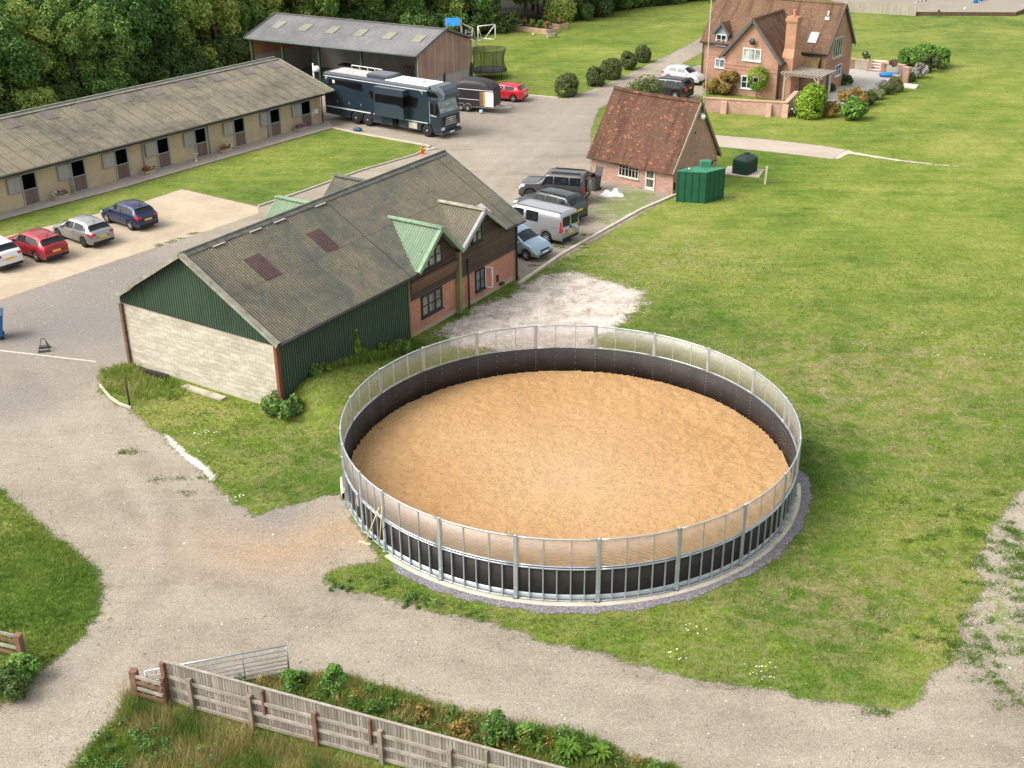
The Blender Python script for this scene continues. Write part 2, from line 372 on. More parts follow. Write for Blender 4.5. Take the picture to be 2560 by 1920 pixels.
def gravelmat():
    b = NB('gravel'); v = b.coord(); big = b.noise(v, .14, 5, .6, .4); med = b.noise(v, 1.0, 5, .65); fine = b.noise(v, 16, 4, .8); tiny = b.noise(v, 55, 3, .8)
    tr = b.noise(b.coord('Object', (.22, 1.5, 1)), .55, 5, .7, 1.0)
    f = b.math('ADD', b.math('MULTIPLY', big, .5), b.math('ADD', b.math('MULTIPLY', med, .25), b.math('MULTIPLY', tr, .25)))
    col = b.ramp(f, [(.38, (.285, .245, .195)), (.5, (.385, .335, .27)), (.62, (.455, .40, .325))])
    rt = b.attr('rut'); col = b.mix(b.math('MULTIPLY', rt, .28, clamp=True), col, (.47, .42, .35)); col = b.mix(b.math('MULTIPLY', rt, -.25, clamp=True), col, (.24, .215, .18))
    col = b.mix(b.math('MULTIPLY', b.attr('grey'), 1., clamp=True), col, (.27, .25, .235))
    col = b.mix(b.math('MULTIPLY', b.math('MULTIPLY', b.attr('tan'), 1.3), b.ramp(med, [(.3, .4), (.7, 1.)]), clamp=True), col, (.52, .33, .17))
    col = b.mix(.8, col, b.ramp(fine, [(.32, .55), (.66, 1.18)]), 'MULTIPLY'); col = b.mix(.8, col, b.ramp(tiny, [(.34, .42), (.66, 1.25)]), 'MULTIPLY'); col = b.mix(.6, col, b.ramp(b.noise(v, 5, 4, .75), [(.35, .78), (.65, 1.1)]), 'MULTIPLY')
    st = b.new('TexVoronoi', feature='F1'); st.inputs['Scale'].default_value = 9; b.L(v, st.inputs['Vector'])
    col = b.mix(b.ramp(st.outputs['Distance'], [(.05, .35), (.10, 0.)]), col, (.55, .51, .45))
    wn = b.math('ADD', b.math('MULTIPLY', b.noise(v, 1.1, 6, .72, .5), 1.), b.math('MULTIPLY', b.noise(v, 6, 4, .7), .25))
    wf = b.math('MULTIPLY_ADD', b.math('ADD', wn, b.math('MULTIPLY_ADD', b.attr('weed'), .6, -1.02)), 12, 0, clamp=True)
    col = b.mix(b.math('MULTIPLY', wf, .85), col, b.mix(b.ramp(fine, [(.35, 0.), (.65, 1.)]), (.06, .12, .02), (.24, .27, .09)))
    b.bump(b.math('ADD', fine, tiny), .5, .03); edge_alpha(b, .5, 1.4, .16, .3)
    return b.fin(col, .95, 0, .15)
GRAVM = gravelmat()
def ruts(P):
    o = np.zeros(len(P))
    for pts in ([(20, 900), (150, 1050), (300, 1250), (480, 1430), (760, 1540), (1100, 1650), (1500, 1760), (2000, 1850), (2560, 1880), (2900, 1850)], [(260, 1010), (420, 1250), (420, 1450), (250, 1640), (60, 1900), (-60, 2100)], [(1050, 650), (1180, 470), (1350, 350), (1500, 235), (1640, 160), (1780, 60)]):
        q = W(pts); d = np.full(len(P), 1e9)
        for a, b in zip(q, q[1:]): e = b - a; t = np.clip(((P - a) @ e) / (e @ e), 0, 1); d = np.minimum(d, np.linalg.norm(P - a - t[:, None] * e, axis=1))
        d = d + (vnoise(P, .25, 61) - .5) * .8; o += np.exp(-((d - .85) / .28) ** 2) - .6 * np.exp(-(d / .35) ** 2)
    return o
# one ground sheet, denser near the camera
gx = np.r_[-420, -300, -200, -130, -90, -65, np.arange(-50, 50.1, .5), 60, 75, 95, 130, 180, 260, 420]
gy = np.r_[-40, -10, 5, np.arange(12, 80, .5), np.arange(80, 180, 1.5), 190, 220, 260, 320, 420, 600]
X, Y = np.meshgrid(gx, gy); P = np.stack([X.ravel(), Y.ravel()], 1); nx = len(gx)
i = np.arange((nx - 1) * (len(gy) - 1)); i = i // (nx - 1) * nx + i % (nx - 1); F = np.stack([i, i + 1, i + nx + 1, i + nx], 1)
tone = splat(P, [(2300, 600, (13, 12), .16), (1750, 560, (6, 10), .16), (2400, 250, (30, 30), .16), (1500, 80, (14, 14), .10), (2050, 1180, (2.2, 2.8), -.55), (2010, 1400, (3, 2.5), -.16), (1650, 830, (4, 5), -.16), (2350, 1640, (1.6, 1.6), .25), (2330, 1150, (3, 4), -.05),  # strongest dip: pen's soft shade and lusher grass painted right of it
 (800, 1150, (2.5, 4), -.25), (420, 1030, (2.4, 3.0), .5), (560, 1040, (1.6, 1.6), .3), (120, 1450, (3, 3.5), -.3), (700, 420, (10, 8), .05), (100, 590, (12, 5), -.12), (900, 950, (3, 4), .12), (1900, 1580, (3, 1.6), -.1), (620, 1880, (6, 2), -.1), (1000, 1780, (5, 1), -.3), (1350, 620, (3, 3), -.2), (2100, 330, (6, 6), -.05), (2550, 560, (6, 6), -.12)])
dry = .42 + splat(P, [(2100, 920, (12, 4), .55), (2250, 1060, (5, 6), .5), (2150, 1500, (5, 3), .5), (1900, 1500, (4, 2), .3), (1500, 640, (4, 4), .55), (1650, 640, (5, 4), .3), (900, 1090, (1.5, 2), .35), (700, 1140, (1.8, 2.5), .4), (2450, 900, (5, 3), .2), (2150, 500, (14, 14), -.35), (2300, 250, (25, 22), -.3), (1450, 120, (16, 14), -.25), (660, 410, (10, 8), -.2), (120, 1450, (3, 3.5), -.4), (2050, 1200, (2, 3), -.3), (2420, 330, (6, 2), .25)])
ground = struct(link('ground', npmesh('ground', np.c_[P, bankh(P[:, 0], P[:, 1])], F, GRASSM, {'tone': tone, 'dry': dry}, True)))

yard = sheet('track', gravel, (-60, 12, 45, 175), .3, .006, GRAVM, .7, {
 'rut': ruts,
 'weed': lambda P: splat(P, [(2530, 1400, (2.4, 4.4), .66), (2470, 1580, (2.0, 2.2), .55), (2540, 1700, (1.5, 1.5), .3), (1425, 600, (2.8, 5.5), .62), (1560, 520, (3.2, 4.5), .85), (1330, 670, (2, 3), .5), (1600, 480, (2, 2), .5), (480, 1140, (1.0, 1.6), .45), (560, 1280, (1, 1), .3), (60, 1290, (1.0, 1.6), .25), (270, 900, (1, 2), .4), (400, 1660, (1.2, .5), .3)]),
 'grey': lambda P: splat(P, [(150, 820, (7, 5), .9), (450, 680, (9, 5), .8), (1500, 330, (9, 14), .35), (30, 1010, (2, 2.5), .7), (1150, 620, (6, 5), .6), (680, 1290, (1.6, 1.2), .7)]),
 'tan': lambda P: splat(P, [(850, 1330, (1.3, 1.0), .55), (700, 1390, (2.0, 1.2), .42), (560, 1350, (2.2, 1.5), .2), (980, 1390, (.8, .5), .2)])})

def concmat(name, c1, c2, joint=None, amp=.12):
    b = NB(name); v = b.coord(); f = b.noise(v, .35, 6, .65, .6); g = b.noise(v, 2.2, 5, .7); h = b.noise(v, 28, 3, .7)
    col = b.ramp(b.math('ADD', b.math('MULTIPLY', f, .6), b.math('MULTIPLY', g, .4)), [(.36, c1), (.64, c2)])
    col = b.mix(.7, col, b.ramp(h, [(.3, .78), (.7, 1.05)]), 'MULTIPLY')
    if joint:
        br = b.new('TexBrick', offset=0); mp = b.new('Mapping'); mp.inputs['Rotation'].default_value = (0, 0, R_(-joint[0])); b.L(v, mp.inputs[0]); b.L(mp.outputs[0], br.inputs['Vector'])
        br.inputs['Scale'].default_value = 1; br.inputs['Brick Width'].default_value = joint[1]; br.inputs['Row Height'].default_value = joint[2]; br.inputs['Mortar Size'].default_value = joint[3]
        col = b.mix(b.math('MULTIPLY', br.outputs['Fac'], .6), col, joint[4])
    b.bump(h, .2, .01); edge_alpha(b, amp, 1.5, .04, .05)
    return b.fin(col, .9, 0, .2)
pad = sheet('concrete_apron', region([padp]), (-50, 55, -15, 85), .25, .014, concmat('pad_concrete', (.35, .29, .21), (.48, .40, .30), (56, 6.5, 40, .03, (.3, .27, .2))), .3)
path = sheet('path', region([poly([(1700, 325), (1792, 338), (1920, 349), (2050, 364), (2119, 375), (2082, 398), (1920, 379), (1789, 366), (1700, 355)])]), (10, 75, 50, 100), .25, .01, concmat('path_gravel', (.34, .29, .24), (.44, .38, .32), None, .15), .3)
patio = sheet('patio', region([poly([(2128, 168), (2250, 186), (2215, 215), (2200, 240), (2165, 262), (2060, 282), (1990, 275), (1965, 245), (2050, 200), (2090, 190)])]), (20, 92, 48, 125), .25, .016, concmat('patio_slabs', (.38, .36, .33), (.48, .46, .42), (-35, .8, .55, .012, (.36, .34, .3)), .02), .05)
pav = sheet('stable_pavement', region([poly([(-300, 640), (0, 552), (272, 480), (640, 375), (831, 321), (826, 305), (803, 300), (640, 345), (0, 520), (-300, 610)])]), (-50, 60, -12, 102), .25, .05, concmat('pavement_concrete', (.36, .32, .28), (.47, .42, .36), (54, 3.2, 30, .03, (.2, .19, .15)), .03), .06)
def spallmat(name, c1, c2, dark, amp, sc, holes):
    b = NB(name); v = b.coord(); f = b.noise(v, 1.1, 6, .7, .6); h = b.noise(v, 22, 4, .8); k = b.noise(v, 5, 5, .8)
    col = b.mix(b.ramp(f, [(.38, 0.), (.6, 1.)]), c1, c2)
    col = b.mix(b.ramp(h, [(.38, holes), (.50, 0.)]), col, dark); hk = b.noise(v, 1.7, 6, .75, .3); col = b.mix(b.math('MULTIPLY', b.ramp(hk, [(.36, holes), (.47, 0.)]), .8), col, vmul(dark, 1.2)); col = b.mix(.5, col, b.ramp(k, [(.3, .75), (.6, 1.05)]), 'MULTIPLY')
    b.bump(h, .6, .03)
    n = b.noise(v, sc, 7, .78, .4); n2 = b.noise(v, 14, 4, .8)
    e = b.math('ADD', b.attr('sd'), b.math('ADD', b.math('MULTIPLY_ADD', n, amp * 2, -amp), b.math('MULTIPLY_ADD', n2, amp * 1.3, -amp * .65)))
    b.L(b.math('MULTIPLY_ADD', e, 8, .5, clamp=True), b.b.inputs['Alpha'])
    return b.fin(col, .95, 0, .15)
chalk = sheet('chalk_patch', region([poly([(1110, 815), (1170, 790), (1200, 768), (1290, 735), (1345, 695), (1430, 682), (1480, 692), (1545, 712), (1608, 730), (1615, 748), (1590, 778), (1550, 800), (1530, 830), (1480, 850), (1500, 880), (1300, 880), (1150, 870), (1100, 840)])]),
 (-8, 48, 14, 70), .2, .009, spallmat('chalk', (.42, .37, .33), (.68, .61, .55), (.19, .16, .11), 1.8, .8, .9), 1.6)
chalkl = sheet('chalk_streak', region([poly([(2100, 384), (2119, 375), (2130, 380), (2200, 392), (2258, 401), (2340, 411), (2450, 420), (2340, 413), (2255, 404), (2190, 395), (2122, 384), (2092, 399), (2086, 397)])]), (24, 78, 45, 96), .2, .02, spallmat('chalk2', (.46, .41, .34), (.62, .56, .49), (.22, .24, .10), .34, 1.6, .9), .6)
kerbst = sheet('chalk_kerb', region([poly([(411, 1087), (425, 1092), (463, 1130), (485, 1145), (520, 1170), (542, 1196), (530, 1204), (500, 1172), (465, 1150), (430, 1118)])]), (-17, 38, -8, 46), .1, .02, spallmat('chalk3', (.72, .67, .6), (.85, .8, .74), (.3, .26, .18), .28, 2, .6), .5)
wood = sheet('wood_floor', region([lambda P: sdf(P, np.array([(-70, 50), (-61, 62), (-47, 88), (-36.5, 106), (-30, 118), (-26.5, 128.5), (-14, 140), (-2, 141), (2, 148), (9.5, 151), (14.5, 159), (22, 164), (32, 171), (50, 190), (40, 260), (-120, 260), (-160, 50)]))]), (-110, 50, 50, 220), 1.5, .02, concmat('leaf_litter', (.014, .016, .008), (.03, .03, .014), None, .5), 1.)
# arena far right
sandfar = sheet('riding_arena', region([poly([(2080, 5), (2289, 34), (2540, 38), (2600, -10), (3300, -60), (3300, -200), (2000, -200)])]), (38, 150, 160, 240), 2., .03, concmat('arena_sand', (.25, .22, .18), (.30, .27, .22), None, .2), .5)

# tufts of grass: one mass of blades over the near ground
def blades(name, P, hgt, wid, col, mats, per=3, lean=.5, zoff=0.):
    n = len(P); P = np.repeat(P, per, 0); N = len(P); h = np.repeat(hgt, per) * RNG.uniform(.6, 1.2, N); wd = np.repeat(wid, per)
    a = RNG.uniform(0, 2 * PI, N); a2 = RNG.uniform(0, 2 * PI, N); P = P + RNG.normal(0, .035, P.shape) * (1 + np.repeat(hgt, per)[:, None] * 2)
    z = bankh(P[:, 0], P[:, 1]) + zoff; V = np.empty((N, 3, 3)); dx = np.cos(a) * wd / 2; dy = np.sin(a) * wd / 2
    V[:, 0] = np.c_[P[:, 0] - dx, P[:, 1] - dy, z]; V[:, 1] = np.c_[P[:, 0] + dx, P[:, 1] + dy, z]
    V[:, 2] = np.c_[P[:, 0] + np.cos(a2) * h * lean, P[:, 1] + np.sin(a2) * h * lean, z + h]
    c = np.repeat(np.repeat(col, per) + RNG.normal(0, .1, N), 3)
    return npmesh(name, V.reshape(-1, 3), np.arange(N * 3).reshape(-1, 3), mats, {'v': c})
def blademat(name, stops):
    b = NB(name); col = b.ramp(b.attr('v'), stops); tr = b.new('BsdfTranslucent'); b.L(col, tr.inputs[0]); b.fin(col, .8, 0, .15)
    mx = b.new('MixShader'); mx.inputs[0].default_value = .3; b.L(b.b.outputs[0], mx.inputs[1]); b.L(tr.outputs[0], mx.inputs[2]); b.L(mx.outputs[0], b.out.inputs[0]); return b.m
BLADE = blademat('grass_blades', [(0., (.05, .12, .018)), (.35, (.11, .21, .03)), (.6, (.205, .28, .05)), (.8, (.32, .31, .11)), (1., (.47, .38, .2))])
allsheets = [gravel, region([padp]), disc(RR + .75), lawn]
def off_sheets(P, m=.1):
    ok = np.ones(len(P), bool)
    for r in (gravel, disc(RR + .7)): ok &= r(P) < -m + .45 * RNG.uniform(0, 1, len(P)) ** 3 * (vnoise(P, 1.7, 31) - .1) * 3
    bx = P - np.array([-9.95, 46.0]); a = R_(57.5); u_ = bx @ (math.cos(a), math.sin(a)); v_ = bx @ (-math.sin(a), math.cos(a))
    return ok & ~((u_ > -.05) & (u_ < 19.2) & (v_ > -.05))
n = 330000; P = np.c_[RNG.uniform(-24, 30, n), 16 + 52 * RNG.uniform(0, 1, n) ** 1.25]
vis = (np.abs(P[:, 0]) < 3 + P[:, 1] * .48) & (P[:, 1] < 69 - 26 * RNG.uniform(0, 1, n) ** 2.); P = P[vis]; P = P[off_sheets(P)]
P = P[chalk_ok] if (chalk_ok := (region([poly([(1170, 810), (1290, 735), (1430, 682), (1608, 730), (1550, 800), (1480, 860), (1180, 870)])])(P) < RNG.uniform(-1., .6, len(P)))) is not None else P
tn = .36 + .95 * (vnoise(P, .6, 1) * .35 + vnoise(P, 2.1, 2) * .35 + vnoise(P, 6.1, 21) * .3 - .42) + splat(P, [(2050, 1180, (2.2, 2.8), -.3), (420, 1030, (2.4, 3.0), .22), (2100, 920, (12, 4), .24), (2150, 1500, (5, 3), .22), (2250, 1060, (5, 6), .12), (120, 1450, (3, 3.5), -.15), (2350, 1640, (1.6, 1.6), .1), (1000, 1780, (5, 1), -.12)])  # first splat darkens blades for the pen's shade and lush growth
hg = .05 + .09 * vnoise(P, .8, 4) * vnoise(P, 3.1, 41)
g = link('rough_grass', blades('rough_grass', P, hg, np.full(len(P), .028), tn, BLADE, 2, .8)); g['kind'] = 'stuff'; tag(g, 'short green grass with dry straws round the pen and along the tracks', 'grass')
def ring_pts(n, reg, bbox): 
    Q = np.c_[RNG.uniform(bbox[0], bbox[2], n), RNG.uniform(bbox[1], bbox[3], n)]; return Q[reg(Q)]
# ------------------------------------------------------------------ round pen
PEN_A = [79.3, 97.2, 115.3, 133.6, 151.5, 169.5, 187.4, 195.4, 209.8, 220.3, 238.1, 256.1, 273.8, 291.7, 310., 327.8, 345.8, 364., 367.9, 385.7, 403.6, 421.4]
ZM, ZT = 1.33, 2.43
def pc(a, r, z): return (r * math.cos(R_(a)), r * math.sin(R_(a)), z)
def arc(a0, a1, r, z, n=8): return [pc(a0 + (a1 - a0) * i / n, r, z) for i in range(n + 1)]
def ringsheet(mb, a0, a1, r0, z0, z1, n=10, th=.012):
    pts = []
    for i in range(n + 1):
        a = a0 + (a1 - a0) * i / n
        pts += [pc(a, r0, z0), pc(a, r0, z1), pc(a, r0 - th, z1), pc(a, r0 - th, z0)]
    F = []
    for i in range(n):
        for k in range(4): F.append((4 * i + k, 4 * i + (k + 1) % 4, 4 * i + 4 + (k + 1) % 4, 4 * i + 4 + k)[::-1])
    mb.add(pts, F, True)
def meshmat():
    b = NB('pen_mesh'); z = b.new('SeparateXYZ'); b.L(b.coord('Object'), z.inputs[0])
    fr = b.math('FRACT', b.math('MULTIPLY', z.outputs[2], 18.)); a = b.math('LESS_THAN', fr, .44)
    an = b.math('ARCTAN2', z.outputs[1], z.outputs[0]); fv = b.math('FRACT', b.math('MULTIPLY', an, RR / .05)); a2 = b.math('LESS_THAN', fv, .05)
    b.L(b.math('MAXIMUM', a, a2), b.b.inputs['Alpha']); return b.fin((.40, .385, .38), .5, .3, .4)
PENMESH = meshmat()
pen = thing('round_pen', 'round galvanised steel horse pen with black rubber kickboards and mesh above, full of orange sand', 'round pen', (RC[0], RC[1], .01))
m = MB(); ringsheet(m, 222, 352, RR + .24, -.12, .015, 60, .30); ringsheet(m, 186, 194, RR + .16, -.1, .25, 4, .14); foot = m.build('concrete_footing', mat('footing_concrete', (.52, .47, .38), .9, .3, 1.3, .3, 20), pen)
for i, a0 in enumerate(PEN_A):
    a1 = PEN_A[(i + 1) % len(PEN_A)] + (360 if i == len(PEN_A) - 1 else 0)
    m = MB(); q0, q1 = pc(a0, RR, 0), pc(a0, RR, ZT + .03); rad = Vector(pc(a0, 1, 0)); m.bar(q0, q1, .085, .085, rad)
    m.bar(Vector(pc(a0, RR + .06, 0)), Vector(pc(a0, RR + .06, .45)), .10, .02, rad); m.box(q0[0] - .09, q0[1] - .09, 0, q0[0] + .09, q0[1] + .09, .015)
    m.tube([Vector(q1) - Vector((0, 0, .02)), Vector(q1) + Vector((0, 0, .03))], .05, 8)
    m.build('post', GALV, pen)
    gate = abs(a0 - 195.4) < .1; small = (a1 - a0) < 5; e = .35
    nU = 1 if small else 3; nL = 1 if small else (6 if a1 - a0 > 15 else 4)
    m = MB(); m.tube(arc(a0 + e, a1 - e, RR, ZT, 8), .03, 6); m.tube(arc(a0 + e, a1 - e, RR, ZM + .045, 8), .026, 6); m.tube(arc(a0 + e, a1 - e, RR, ZM - .045, 8), .03, 6); m.tube(arc(a0 + e, a1 - e, RR, .04, 8), .028, 6)
    for k in range(1, nU):
        a = a0 + (a1 - a0) * k / nU; m.bar(pc(a, RR, ZM), pc(a, RR, ZT), .035, .035, Vector(pc(a, 1, 0)))
    for k in range(1, nL):
        a = a0 + (a1 - a0) * k / nL; m.bar(pc(a, RR + .01, .03), pc(a, RR + .01, ZM), .038, .05, Vector(pc(a, 1, 0)))
    for a in (a0 + e, a1 - e): m.bar(pc(a, RR, .03), pc(a, RR, ZT), .045, .045, Vector(pc(a, 1, 0)))
    fr = m.build('gate' if gate else 'panel', GALV, pen)
    if gate:
        fr['label'] = 'entrance gate of the pen with a latch and small red tag'
        m = MB(); m.box(-.03, -.05, -.25, .03, .05, .25); m.build('latch', GALV2, fr, pc(a1 - 1.1, RR + .07, ZM - .1), R_(a1))
        m = MB(); m.box(-.01, -.06, -.08, .01, .06, .08); m.build('safety_tag', mat('red_tag', (.75, .06, .08), .5), fr, pc(a1 - 1.6, RR + .09, ZM - .2), R_(a1))
        m = MB()
        for zz in (.5, 1.9): m.tube([pc(a0, RR + .05, zz - .06), pc(a0, RR + .05, zz + .06)], .04, 6)
        m.build('hinge', GALV, fr)
    m = MB(); ringsheet(m, a0 + e, a1 - e, RR - .01, ZM + .05, ZT - .02, 8, .002); m.build('mesh_infill', PENMESH, fr)
    m = MB(); ringsheet(m, a0, a1, RR - .05, .12, ZM + .01, 12, .02)
    m.build('kickboard', BLACKR, fr)
    m = MB(); ringsheet(m, a0 + e, a1 - e, RR - .03, .0, .27, 8, .012); m.build('base_plate', GALV2, fr)
    m = MB()
    for aa in (a0, a0 + (a1 - a0) / 3, a0 + 2 * (a1 - a0) / 3):
        for k in range(7 if aa == a0 else 4):
            z = .3 + k * (.15 if aa == a0 else .3); c = Vector(pc(aa, RR - .075, z)); rd = Vector(pc(aa, 1, 0)); m.tube([c, c - rd * .012], .014, 5)
    m.build('fixing_bolts', GALV, fr)
# sand floor
def sandmat():
    b = NB('sand'); v = b.coord(); big = b.noise(v, .16, 4, .5); med = b.noise(v, 2.6, 6, .7, .4); lump = b.noise(v, 8.5, 5, .7); fine = b.noise(v, 26, 4, .75)
    col = b.ramp(b.math('ADD', b.math('MULTIPLY', big, .55), b.math('MULTIPLY', med, .45)), [(.35, (.395, .222, .095)), (.52, (.465, .284, .132)), (.68, (.51, .332, .172))])
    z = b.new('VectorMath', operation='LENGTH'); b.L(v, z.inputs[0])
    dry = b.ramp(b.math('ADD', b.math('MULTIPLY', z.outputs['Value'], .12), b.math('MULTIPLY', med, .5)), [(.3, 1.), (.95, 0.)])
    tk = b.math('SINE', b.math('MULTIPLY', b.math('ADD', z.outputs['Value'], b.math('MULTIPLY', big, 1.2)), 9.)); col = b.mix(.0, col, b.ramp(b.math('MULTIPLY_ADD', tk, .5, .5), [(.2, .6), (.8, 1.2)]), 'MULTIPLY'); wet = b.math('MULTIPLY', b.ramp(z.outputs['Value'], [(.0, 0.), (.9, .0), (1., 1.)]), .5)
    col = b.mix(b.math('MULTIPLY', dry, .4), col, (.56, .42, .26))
    lm = b.ramp(lump, [(.36, .66), (.50, 1.04)]); col = b.mix(.8, col, lm, 'MULTIPLY'); col = b.mix(.5, col, b.ramp(fine, [(.3, .75), (.7, 1.05)]), 'MULTIPLY')
    b.bump(b.math('ADD', b.math('MULTIPLY', lump, 1.5), b.math('ADD', b.math('MULTIPLY', fine, .5), med)), .8, .06)
    return b.fin(col, .95, 0, .15)
res = .09; xs = np.arange(-8.8, 8.81, res); X, Y = np.meshgrid(xs, xs); P = np.stack([X.ravel(), Y.ravel()], 1); nx = len(xs)
rr = np.hypot(P[:, 0], P[:, 1]); hoof = sum(vnoise(P, s_, k) * a_ for k, (s_, a_) in enumerate([(1.2, .03), (3.1, .05), (6.3, .055)]))
i = np.arange((nx - 1) ** 2); i = i // (nx - 1) * nx + i % (nx - 1); F = np.stack([i, i + 1, i + nx + 1, i + nx], 1); F = F[(rr[F] < 8.72).all(1)]
u, inv = np.unique(F, return_inverse=True); zz = .02 + hoof * (.5 + .7 * np.clip(rr / 7, 0, 1) ** 2) * (1 - .75 * np.clip((rr - 7.9) / .8, 0, 1)) + .12 * np.clip((rr - 6.5) / 2.2, 0, 1) ** 2
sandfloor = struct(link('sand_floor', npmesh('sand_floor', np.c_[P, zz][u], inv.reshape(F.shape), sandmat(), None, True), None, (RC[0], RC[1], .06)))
def pebmat():
    b = NB('pebbles'); v = b.coord(); vo = b.new('TexVoronoi'); vo.inputs['Scale'].default_value = 22; b.L(v, vo.inputs['Vector'])
    col = b.mix(1., b.ramp(b.noise(v, 20, 2), [(.35, (.16, .15, .17)), (.65, (.42, .39, .42))]), b.ramp(vo.outputs['Distance'], [(.1, 1.), (.7, .5)]), 'MULTIPLY')
    b.bump(vo.outputs['Distance'], -.6, .03); edge_alpha(b, .42, .8, .05, .15); return b.fin(col, .8, 0, .3)
pebbles = sheet('pebble_border', region([lambda P: RR + .60 - np.hypot(P[:, 0] - RC[0], P[:, 1] - RC[1]) - 1.2 * np.clip(np.abs((np.degrees(np.arctan2(P[:, 1] - RC[1], P[:, 0] - RC[0])) % 360) - 292) / 68 - .93, 0, 1) * 6], [disc(RR + .12)]), (-8.5, 30, 13, 52), .15, .018, pebmat(), .4)

# ------------------------------------------------------------------ foliage
def leafmat(name, stops, vary=.25):
    b = NB(name); stops = [(p, vmul(c, 1.5)) for p, c in stops]; v = b.coord(); n = b.noise(v, .9, 4, .6); lv = b.attr('v'); oi = b.new('ObjectInfo').outputs['Random']
    f = b.math('ADD', b.math('MULTIPLY', n, .45), b.math('MULTIPLY', lv, .45)); f = b.math('ADD', f, b.math('MULTIPLY_ADD', oi, vary, -vary * .35))
    col = b.ramp(f, stops); tr = b.new('BsdfTranslucent'); b.L(col, tr.inputs[0]); b.fin(col, .6, 0, .25)
    mx = b.new('MixShader'); mx.inputs[0].default_value = .28; b.L(b.b.outputs[0], mx.inputs[1]); b.L(tr.outputs[0], mx.inputs[2]); b.L(mx.outputs[0], b.out.inputs[0]); return b.m
LEAF_T = leafmat('tree_leaves', [(.12, (.035, .085, .025)), (.36, (.075, .16, .04)), (.54, (.13, .215, .05)), (.72, (.23, .29, .065)), (.92, (.46, .42, .09))], .35)
LEAF_H = leafmat('hedge_leaves', [(.2, (.025, .055, .016)), (.5, (.055, .095, .024)), (.8, (.13, .16, .04))], .15)
LEAF_B = leafmat('box_leaves', [(.2, (.035, .055, .018)), (.5, (.085, .11, .035)), (.8, (.17, .18, .065))], .1)
LEAF_L = leafmat('lime_leaves', [(.2, (.06, .12, .012)), (.5, (.15, .24, .02)), (.8, (.30, .36, .05))], .05)
LEAF_G = leafmat('bright_leaves', [(.2, (.05, .12, .02)), (.5, (.10, .20, .035)), (.8, (.20, .30, .07))], .05)
LEAF_R = leafmat('russet_leaves', [(.2, (.10, .08, .02)), (.5, (.22, .16, .04)), (.8, (.34, .22, .09))], .1)
LEAF_S = leafmat('silver_leaves', [(.2, (.12, .12, .10)), (.5, (.26, .25, .24)), (.8, (.42, .40, .42))], .1)
LEAF_W = leafmat('weed_leaves', [(.2, (.03, .08, .02)), (.5, (.08, .16, .03)), (.8, (.2, .24, .07))], .1)
BARK = mat('bark', (.16, .12, .09), .95, .35, 3, .6, 18)
BARKP = mat('pale_bark', (.34, .27, .22), .95, .3, 3, .5, 18)
def leafmesh(name, spheres, n, size, material, seed=0, shell=.7, aspect=1.7, up=.25):
    rg = np.random.default_rng(seed); sp = np.array(spheres, float); r = sp[:, 3]; wgt = r ** 2; k = rg.choice(len(sp), n, p=wgt / wgt.sum())
    d = rg.normal(size=(n, 3)); d /= np.linalg.norm(d, axis=1)[:, None]; rad = shell + (1.08 - shell) * rg.uniform(0, 1, n) ** .6
    sc = np.ones(3); c = sp[k, :3] + d * (rad * r[k])[:, None]
    bump_ = vnoise(c[:, [0, 2]] + c[:, [1, 1]] * .7, 1.6 / max(.3, r.mean()), seed); keep = bump_ > .22; c = c[keep]; d = d[keep]; k = k[keep]; n = len(c)
    inside = np.zeros(n, bool)
    for j in range(len(sp)): inside |= (np.linalg.norm(c - sp[j, :3], axis=1) < sp[j, 3] * shell * .92) & (k != j)
    c = c[~inside]; d = d[~inside]; n = len(c)
    nn = d * .8 + rg.normal(size=(n, 3)) * .55 + np.array([0, 0, up]); nn /= np.linalg.norm(nn, axis=1)[:, None]
    t = np.cross(nn, rg.normal(size=(n, 3))); t /= np.linalg.norm(t, axis=1)[:, None]; b = np.cross(nn, t)
    s = size * rg.uniform(.55, 1.25, n)[:, None]; V = np.stack([c - t * s * aspect / 2, c - b * s / 2, c + t * s * aspect / 2, c + b * s / 2], 1)
    V[:, 1] += nn * s * .15; V[:, 3] += nn * s * .15
    return npmesh(name, V.reshape(-1, 3), np.arange(n * 4).reshape(-1, 4), material, {'v': np.repeat(rg.uniform(0, 1, n), 4)})
def blobs(rg, n, rx, ry, z0, z1, r0, r1):
    o = []
    for _ in range(n):
        t = rg.uniform(0, 1); z = z0 + (z1 - z0) * t; wv = math.sqrt(max(.08, 1 - (2 * t - .85) ** 2)); a = rg.uniform(0, 2 * PI); q = rg.uniform(.35, 1) ** .5
        o.append((rx * wv * q * math.cos(a), ry * wv * q * math.sin(a), z, rg.uniform(r0, r1)))
    return o
def trunkmesh(name, h, r, seed, material, limbs=5, spread=2.):
    rg = random.Random(seed); m = MB(); p = [(0, 0, -.1), (rg.uniform(-.1, .1), rg.uniform(-.1, .1), h * .3), (rg.uniform(-.3, .3), rg.uniform(-.3, .3), h * .65), (rg.uniform(-.4, .4), rg.uniform(-.4, .4), h)]
    m.tube(p, [r, r * .8, r * .5, r * .15], 8)
    for k in range(limbs):
        t = .35 + .5 * k / limbs; z = h * t; a = rg.uniform(0, 2 * PI); L = spread * rg.uniform(.6, 1)
        m.tube([(p[1][0], p[1][1], z), (math.cos(a) * L * .5, math.sin(a) * L * .5, z + L * .5), (math.cos(a) * L, math.sin(a) * L, z + L * .75)], [r * .4, r * .25, r * .07], 6)
    return m.mesh(name, material)
TREES = []
